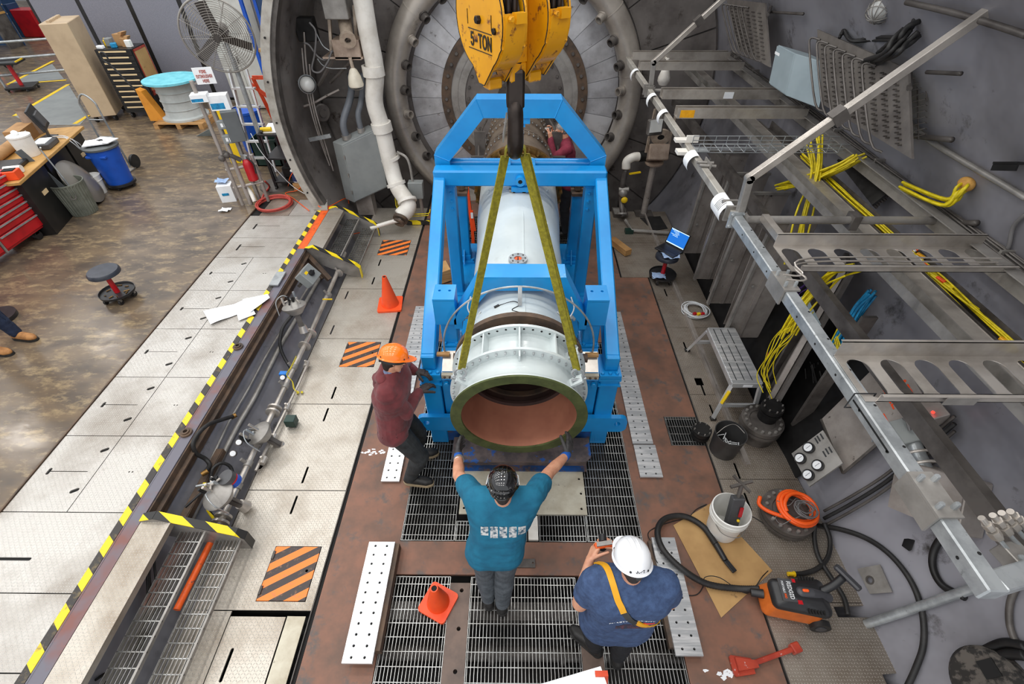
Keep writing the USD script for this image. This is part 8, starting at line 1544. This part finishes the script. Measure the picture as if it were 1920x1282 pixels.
t, q = onb('duct_piece', 'short grey flexible duct standing at the far end of the workbench', 'duct', 2.02, .6); build('duct', [lathe([(.10+.006*(k % 2), .03*k) for k in range(14)], q, (0, 0, 1), 24)], 'tan_worn', t, smooth=True)
t, q = onb('tool_tray', 'dark grey tray of tools beside the pail on the workbench', 'tray', 1.32, .22); build('tray', [obx(q+A(0, 0, .04), bx_*.18, by_*.14, A(0, 0, .04), .01)], 'box_grey2', t); build('papers', [obx(q+A(0, 0, .085), bx_*.14, by_*.09, A(0, 0, .004))], 'paper', t)
t, q = onb('black_case', 'flat black case at the near end of the workbench', 'case', .42, .36); build('case', [obx(q+A(0, 0, .03), bx_*.26, by_*.18, A(0, 0, .03), .012)], 'black_plastic', t)
t, q = onb('bottle_roll', 'clear plastic roll at the near end of the workbench', 'roll', .25, .2); build('roll', [cyl(q+A(-.1, 0, .05), q+A(.1, .06, .05), .05)], 'white_plastic', t)
t, q = onb('orange_box', 'small orange box at the near corner of the workbench', 'box', .06, .12); build('box', [obx(q+A(0, 0, .06), bx_*.08, by_*.1, A(0, 0, .06), .006)], 'cone_orange', t); build('rim', [obx(q+A(0, 0, .125), bx_*.05, by_*.07, A(0, 0, .005))], 'black_gap', t)
t, q = onb('white_cables', 'white cables hanging off the front edge of the workbench', 'cables', 1.62, .06); build('cable', [tube(spline([q+by_*.2+A(0, 0, .02), q+A(0, 0, .02), q-by_*.08+A(0, 0, -.08), q-by_*.09+bx_*.08+A(0, 0, -.22), q-by_*.08+bx_*.05+A(0, 0, -.05), q+A(0, 0, .03)], 6), .008, 6), tube(spline([q+by_*.2+bx_*.1+A(0, 0, .02), q+bx_*.06+A(0, 0, .02), q-by_*.09+bx_*.12+A(0, 0, -.12), q-by_*.09+bx_*.16+A(0, 0, -.2)], 6), .008, 6)], 'cable_white', t, smooth=True)
bc = thing('blue_trash_can', 'tall blue trash can with a grey lid on a wheeled dolly', 'trash can', (-7.08, 8.12, F0)); c = A(-7.08, 8.12, ZU)
build('barrel', [lathe([(1e-4, .10), (.20, .10), (.235, .58), (.245, .60), (.245, .70), (.25, .71), (1e-4, .71)], c, (0, 0, 1), 44)], 'blue_bin', bc, smooth=35); build('lid', [lathe([(.27, .70), (.275, .73), (.25, .75), (.20, .745), (1e-4, .76)], c, (0, 0, 1), 44)], 'box_grey3', bc, smooth=40); build('dolly', [cyl(c+A(0, 0, .06), c+A(0, 0, .10), .235, n=36)], 'black_plastic', bc)
for k in range(5): p = c+A(.2*math.cos(k*1.257), .2*math.sin(k*1.257), .032); build('caster', [cyl(p-A(.012, 0, 0), p+A(.012, 0, 0), .031, n=14)], 'black_rubber', bc)
for s in (-1, 1): build('handle', [obx(c+A(s*.12, -.225+abs(s)*.0, .60)+A(0, .02, 0), (.05, .0, 0), (0, .03, 0), (0, 0, .02), .008)], 'blue_bin', bc)
t = thing('white_board', 'white paper and pads on the grey lid of the blue trash can', 'paper', c+A(0, 0, .77)); build('pad', [obx(c+A(0, -.02, .785), (.17, .08, 0), (-.06, .13, 0), (0, 0, .008)), obx(c+A(.1, .03, .80), (.17, -.03, 0), (.02, .12, 0), (0, 0, .006))], 'paper', t); build('cord', [tube(spline([c+A(.0, 0, .81), c+A(.06, .02, .815), c+A(.10, .0, .815), c+A(.05, -.03, .815)], 5), .006, 6)], 'black_plastic', t)
gcn = thing('galvanized_can', 'ribbed galvanised trash can holding a board and a rod', 'trash can', (-7.13, 7.16, F0)); c = A(-7.13, 7.16, ZU+.002); V, F_ = [], []
for z, r in ((0, .185), (.03, .19), (.48, .225), (.50, .235), (.52, .235), (.52, .222), (.03, .175)):
    for k in range(120): a = k*2*math.pi/120; rr = r+(.005*(1 if (k//2) % 2 else -1) if .02 < z < .49 and r > .18 else 0); V.append(c+A(rr*math.cos(a), rr*math.sin(a), z))
for i in range(6):
    for k in range(120): k2 = (k+1) % 120; F_ += [[i*120+k, i*120+k2, i*120+120+k2], [i*120+k, i*120+120+k2, i*120+120+k]]
build('body', [(np.array(V), np.array(F_)), cyl(c+A(0, 0, .003), c+A(0, 0, .02), .18, n=30)], 'can_zinc', gcn); build('handle', [tube(spline([c+A(.12, -.19, .36), c+A(.15, -.24, .34), c+A(.20, -.22, .33), c+A(.17, -.15, .36)], 4), .008, 6)], 'steel_dark', gcn)
t = thing('long_board', 'long dark flat board sticking out of the galvanised can', 'board', c+A(0, 0, .03)); build('board', [beam(c+A(.0, .05, .05), c+A(-.28, -.12, 1.05), .10, .014, up=(.3, -1, .2))], 'box_grey3', t)
t = thing('steel_rod', 'shiny rod with a bent end sticking out of the galvanised can', 'rod', c+A(0, 0, .03)); build('rod', [tube([c+A(.06, .0, .04), c+A(-.02, .03, .55), c+A(-.10, .05, 1.0), c+A(-.06, .03, 1.04)], .012, 8)], 'galv', t)
t = thing('clear_dish', 'large clear plastic dish leaning behind the galvanised can', 'dish', (-7.3, 7.5, ZU+.4)); build('dish', [lathe([(1e-4, .10), (.2, .08), (.32, .03), (.38, 0)], (-7.22, 7.52, ZU+.36), (.75, .25, .35), 36)], 'dish_clear', t, smooth=True)
t = thing('white_bucket', 'white bucket half hidden behind the blue trash can', 'bucket', (-7.35, 7.85, F0)); build('shell', [lathe([(1e-4, 0), (.11, 0), (.14, .3), (.145, .31), (1e-4, .3)], (-7.33, 7.86, F0), (0, 0, 1), 26)], 'white_plastic', t, smooth=35); build('band', [ring((-7.33, 7.86, F0+.22), (0, 0, 1), .14, .12, .01, 26)], 'white_plastic', t)
ht_ = thing('hand_truck', 'silver hand truck with a looped handle behind the blue trash can', 'hand truck', (-7.55, 8.95, F0)); q = A(-7.50, 8.85, ZU)
build('frame', [tube(spline([q+A(-.14, 0, .05), q+A(-.14, 0, 1.0), q+A(-.13, 0, 1.2), q+A(0, 0, 1.32), q+A(.13, 0, 1.2), q+A(.14, 0, 1.0), q+A(.14, 0, .05)], 6), .016, 8)], 'galv', ht_, smooth=True)
for z in (.3, .6, .9): build('cross_bar', [cyl(q+A(-.14, 0, z), q+A(.14, 0, z), .012)], 'galv', ht_)
build('toe_plate', [obx(q+A(0, -.1, .012), (.2, 0, 0), (0, .12, 0), (0, 0, .008))], 'steel_grey', ht_)
for s in (-1, 1): build('wheel', [cyl(q+A(s*.17, .1, .12), q+A(s*.22, .1, .12), .118, n=20)], 'black_rubber', ht_)
rt_ = thing('red_tool_cabinet', 'red rolling tool cabinet with silver drawer pulls at the left edge', 'tool cabinet', (-7.6, 5.8, F0)); xf = -7.16
build('body', [bbox(xf-.55, xf-.02, 4.75, 6.5, ZU+.14, 1.50, .008)], 'red_paint', rt_); build('corner_post', [bbox(xf-.03, xf+.005, 6.46, 6.5, ZU+.14, 1.5), bbox(xf-.03, xf+.005, 5.68, 5.71, ZU+.14, 1.5)], 'steel_grey', rt_)
for j, (y0, y1) in enumerate(((5.72, 6.45), (4.78, 5.67))):
    zs = ((.68, .86), (.87, .98), (.99, 1.08), (1.09, 1.18), (1.19, 1.28), (1.29, 1.38), (1.39, 1.48)) if j == 0 else ((.68, .96), (.97, 1.14), (1.15, 1.26), (1.27, 1.37), (1.38, 1.48))
    for z0, z1 in zs: d_ = build('drawer', [bbox(xf-.02, xf, y0, y1, z0, z1-.008, .004)], 'red_paint', rt_); build('drawer_pull', [bbox(xf, xf+.014, y0+.02, y1-.02, z1-.03, z1-.012)], 'galv', d_)
for y in (4.9, 6.3): build('caster', [cyl((xf-.12, y, ZU+.062), (xf-.06, y, ZU+.062), .06, n=20), obx((xf-.09, y, ZU+.12), (.03, 0, 0), (0, .03, 0), (0, 0, .03))], 'black_rubber', rt_)
# bins, crates, ladder behind the rim
def crate(lb, x, y, z, sx, sy, sz, mt, nm='storage_crate'):
    t = thing(nm, lb, 'crate', (x, y, z)); build('walls', [bbox(x-sx, x+sx, y-sy, y-sy+.02, z, z+sz), bbox(x-sx, x+sx, y+sy-.02, y+sy, z, z+sz), bbox(x-sx, x-sx+.02, y-sy, y+sy, z, z+sz), bbox(x+sx-.02, x+sx, y-sy, y+sy, z, z+sz), bbox(x-sx, x+sx, y-sy, y+sy, z, z+.02)], mt, t); build('rim', [bbox(x-sx-.015, x+sx+.015, y-sy-.015, y-sy+.01, z+sz-.04, z+sz), bbox(x+sx-.01, x+sx+.015, y-sy, y+sy, z+sz-.04, z+sz)], mt, t); return t
bs_ = thing('blue_shelf', 'blue steel shelf unit with wooden shelf behind the tank rim', 'shelf', (-4.9, 11.6, F0))
for x in (-5.4, -4.2):
    for y in (11.3, 11.9): build('post', [bbox(x-.03, x+.03, y-.03, y+.03, ZU, 2.9)], 'blue_bin', bs_)
for z in (1.2, 1.95): build('shelf', [bbox(-5.4, -4.2, 11.3, 11.9, z, z+.04)], 'bench_wood', bs_)
build('side_panel', [bbox(-5.4, -4.2, 11.88, 11.9, 1.99, 2.9)], 'blue_dark', bs_)
crate('teal topped box on the upper blue shelf behind the rim', -4.9, 11.5, 1.991, .22, .15, .18, 'cable_blue'); crate('white box on the upper blue shelf behind the rim', -4.5, 11.55, 1.991, .16, .15, .12, 'white_plastic')
t = thing('grey_hose_coil', 'grey hose coil on the lower blue shelf behind the rim', 'hose', (-4.9, 11.5, 1.24)); tb7, _ = coil((-4.85, 11.5, 1.243), .15, .2, 3, .1, .02, seed=2); build('hose', [tb7], 'cable_grey', t, smooth=True)
crate('small yellow box on the lower blue shelf', -4.4, 11.45, 1.241, .07, .07, .11, 'safety_yellow'); crate('bright blue plastic crate on the floor behind the ladder', -4.35, 10.2, F0, .38, .25, .42, 'crate_blue'); crate('second bright blue plastic crate stacked behind the ladder', -4.35, 10.2, ZU+.43, .38, .25, .36, 'crate_blue'); crate('wooden box on top of the stacked blue crates', -4.5, 10.2, ZU+.80, .3, .2, .22, 'cardboard', 'wood_box'); crate('dark teal tote on the floor between ladder and cart', -4.75, 9.2, F0, .24, .2, .5, 'dark_green', 'teal_tote')
t = thing('blue_barrel', 'blue plastic barrel behind the ladder beside the reel', 'barrel', (-5.35, 9.9, F0)); build('barrel', [lathe([(1e-4, 0), (.24, 0), (.27, .7), (.285, .72), (.285, .76), (1e-4, .74)], (-5.35, 9.9, F0), (0, 0, 1), 36)], 'blue_bin', t, smooth=35); build('liner', [lathe([(.286, .62), (.292, .77), (.25, .78)], (-5.35, 9.9, F0), (0, 0, 1), 30, False, R_(90), R_(250))], 'paper', t)
t = thing('yellow_board', 'leaning yellow plastic panel behind the post rack', 'panel', (-5.5, 9.4, F0)); build('panel', [obx((-5.45, 9.2, ZU+.55), (.12, .02, 0), (0, .03, .55), (0, .02, 0))], 'safety_yellow', t)
ldr = thing('folding_ladder', 'aluminium folding ladder with orange rear frame behind the post rack', 'ladder', (-4.8, 8.9, F0))
for s in (-1, 1): build('rail', [beam((-4.75+s*.2, 8.75, F0), (-4.78+s*.15, 9.1, 2.15), .03, .07)], 'alu', ldr); build('rear_rail', [beam((-4.2+s*.24, 9.35, ZU+.02), (-4.4+s*.22, 9.2, 2.0), .03, .06)], 'ladder_orange', ldr)
for k in range(5): f = .15+.17*k; build('step', [obx(A(-4.76, 8.75+.35*f, ZU+1.65*f), (.2, 0, 0), (0, .04, 0), (0, 0, .014))], 'alu', ldr)
build('rear_bar', [beam((-4.7, 9.2, 1.9), (-4.1, 9.3, 1.3), .03, .06), beam((-4.62, 9.2, 2.0), (-4.18, 9.2, 2.0), .03, .06)], 'ladder_orange', ldr)
t = thing('red_cabinet', 'red metal cabinet standing against the tank rim behind the cart', 'cabinet', (-3.75, 9.0, F0)); build('body', [bbox(-3.98, -3.58, 8.75, 9.25, ZU+.01, 1.55, .01)], 'red_paint', t); build('door', [bbox(-3.96, -3.6, 8.738, 8.75, ZU+.04, 1.52)], 'red_paint', t)
t = thing('green_strap', 'bright green strap bunched on top of the red cabinet', 'strap', (-3.78, 9.0, 1.551)); tb8, _ = coil((-3.8, 8.98, 1.552), .05, .12, 5, .05, .012, seed=4, jit=.02); build('strap', [tb8], 'green_strap', t, smooth=True)
# far background
wl = build('wall_far', [bbox(-30, 3, 29.0, 29.2, ZU, 8)], 'far_wall', label='pale wall of the hall far behind the shop floor', cat='wall', kind='structure')
wl = build('wall_rear', [bbox(-4.0, 12, 12.2, 12.4, ZU, 8)], 'tank_back', label='dark hall wall behind the tank', cat='wall', kind='structure')
FB = [P(0, 62, z=ZU), P(125, 30, z=ZU)]
sh = thing('supply_shelf', 'far shelving unit with books and supplies at the top left', 'shelf', P(60, 60, z=ZU)); o = A(-19.0, 18.6, 0)
build('post', [bbox(o[0]-2.0, o[0]-1.92, o[1], o[1]+.6, ZU, 3.0)], 'steel_dark', sh); build('post', [bbox(o[0]+1.6, o[0]+1.68, o[1], o[1]+.6, ZU, 3.0)], 'steel_dark', sh)
for z in (1.45, 2.2): build('shelf', [bbox(o[0]-2, o[0]+1.7, o[1], o[1]+.6, z, z+.06)], 'bench_wood', sh)
build('back', [bbox(o[0]-2, o[0]+1.7, o[1]+.6, o[1]+.63, ZU, 3.0)], 'blue_dark', sh)
g_ = np.random.default_rng(21); bk0 = None
for k, (mt, cn) in enumerate((('red_paint', 'red'), ('black_paint', 'black'), ('paper', 'white'), ('blue_dark', 'dark blue'), ('dark_green', 'dark green'), ('label_cream', 'cream'), ('cone_orange', 'orange'), ('safety_yellow', 'yellow'), ('cardboard', 'tan cardboard'), ('box_grey', 'grey'), ('teal_ply', 'turquoise'), ('purple', 'purple'))):
    x = o[0]-1.8+k*.28; h = .3+.2*g_.random()
    t = thing('supply_box', f'{cn} supply box in the row on the far shelving unit', 'box', (x, o[1]+.2, 1.511)); build('box', [bbox(x-.09, x+.09, o[1]+.05, o[1]+.4, 1.511, 1.511+h)], mt, t)
bd = thing('blue_drawer_unit', 'blue drawer unit at the far top left corner', 'drawer unit', P(4, 40, z=ZU+.3)); q = P(2, 40, z=ZU); build('body', [bbox(q[0]-1.0, q[0]+.5, q[1], q[1]+.7, ZU, 2.3)], 'blue_dark', bd)
for k in range(5): build('drawer_edge', [bbox(q[0]-.98, q[0]+.48, q[1]-.02, q[1], ZU+.25+k*.32, ZU+.29+k*.32)], 'label_cream', bd)
rdc = thing('red_machine_box', 'red box shaped machine below the far shelving unit', 'machine', P(62, 62, z=ZU)); q = P(62, 70, z=ZU); build('body', [bbox(q[0]-.3, q[0]+.45, q[1], q[1]+.6, ZU, 1.35, .02)], 'red_paint', rdc); build('panel', [bbox(q[0]-.42, q[0]-.3, q[1], q[1]+.5, ZU, 1.5)], 'blue_dark', rdc)
wbd = thing('white_board_far', 'white board with notes on the far wall at the top left', 'whiteboard', P(155, 5, y=20)); q = P(155, 8, y=19); build('board', [bbox(q[0]-1.2, q[0]+1.0, 19.0, 19.05, q[2]-.35, q[2]+1.2)], 'paper', wbd); build('notes', [bbox(q[0]-1.1+.13*k, q[0]-1.0+.13*k, 18.99, 18.998, q[2]-.2+.18*j, q[2]-.1+.18*j) for k in range(4) for j in range(4)], 'box_blue_grey', wbd, kind='stuff')
rg = thing('guard_rail', 'grey tube guard railing on the far shop floor', 'railing', P(60, 130, z=ZU)); a, b = P(18, 140, z=ZU), P(68, 130, z=ZU)
a, b = A(-15.3, 13.2, ZU), A(-12.2, 14.6, ZU)
for f in (0, .5, 1): p = a+(b-a)*f; build('post', [cyl(p, p+A(0, 0, 1.1), .03)], 'galv', rg)
for z in (.35, .72, 1.08): build('bar', [cyl(a+A(0, 0, z)-(b-a)*.35, b+A(0, 0, z), .028)], 'galv', rg)
wt = thing('wheeled_table', 'small black lift table on a red post with casters on the far floor', 'table', P(50, 170, z=ZU)); q = P(46, 168, z=ZU); build('base', [obx(q+A(0, 0, .09), (.3, .1, 0), (-.1, .25, 0), (0, 0, .03), .01)], 'black_paint', wt); build('post', [cyl(q+A(0, 0, .1), q+A(-.02, 0, .62), .05)], 'red_paint', wt); build('top', [obx(q+A(-.05, 0, .66), (.36, .08, 0), (-.08, .26, 0), (0, 0, .025), .008)], 'black_paint', wt); build('yellow_edge', [obx(q+A(.30, .05, .69), (.015, .0, 0), (-.06, .2, 0), (0, 0, .02))], 'safety_yellow', wt)
for k in range(4): p = q+A(.26*(1 if k % 2 else -1), .2*(1 if k > 1 else -1), .03); build('caster', [cyl(p-A(.015, 0, 0), p+A(.015, 0, 0), .03, n=12)], 'black_rubber', wt)
hdt = thing('red_hand_truck', 'red hand truck cut off by the left edge on the far floor', 'hand truck', P(4, 115, z=ZU)); q = P(5, 128, z=ZU); build('frame', [beam(q+A(-.2, 0, .1), q+A(-.35, .1, 1.1), .05, .05), beam(q+A(.1, .0, .1), q+A(-.05, .1, 1.1), .05, .05)], 'red_paint', hdt); build('wheel', [cyl(q+A(.2, 0, .14), q+A(.28, 0, .14), .14, n=18)], 'black_rubber', hdt)
gd = thing('grey_disc', 'grey round stool seat partly hidden behind the jeans at the left edge', 'stool', P(5, 575, z=.9)); q = A(-6.38, 4.42, F0); build('seat', [lathe([(1e-4, .40), (.17, .40), (.18, .43), (1e-4, .44)], q, (0, 0, 1), 30)], 'box_grey2', gd); build('column', [cyl(q, q+A(0, 0, .4), .03)], 'red_paint', gd); build('base', [cyl(q+A(0, 0, .001), q+A(0, 0, .05), .2, n=30)], 'black_plastic', gd)
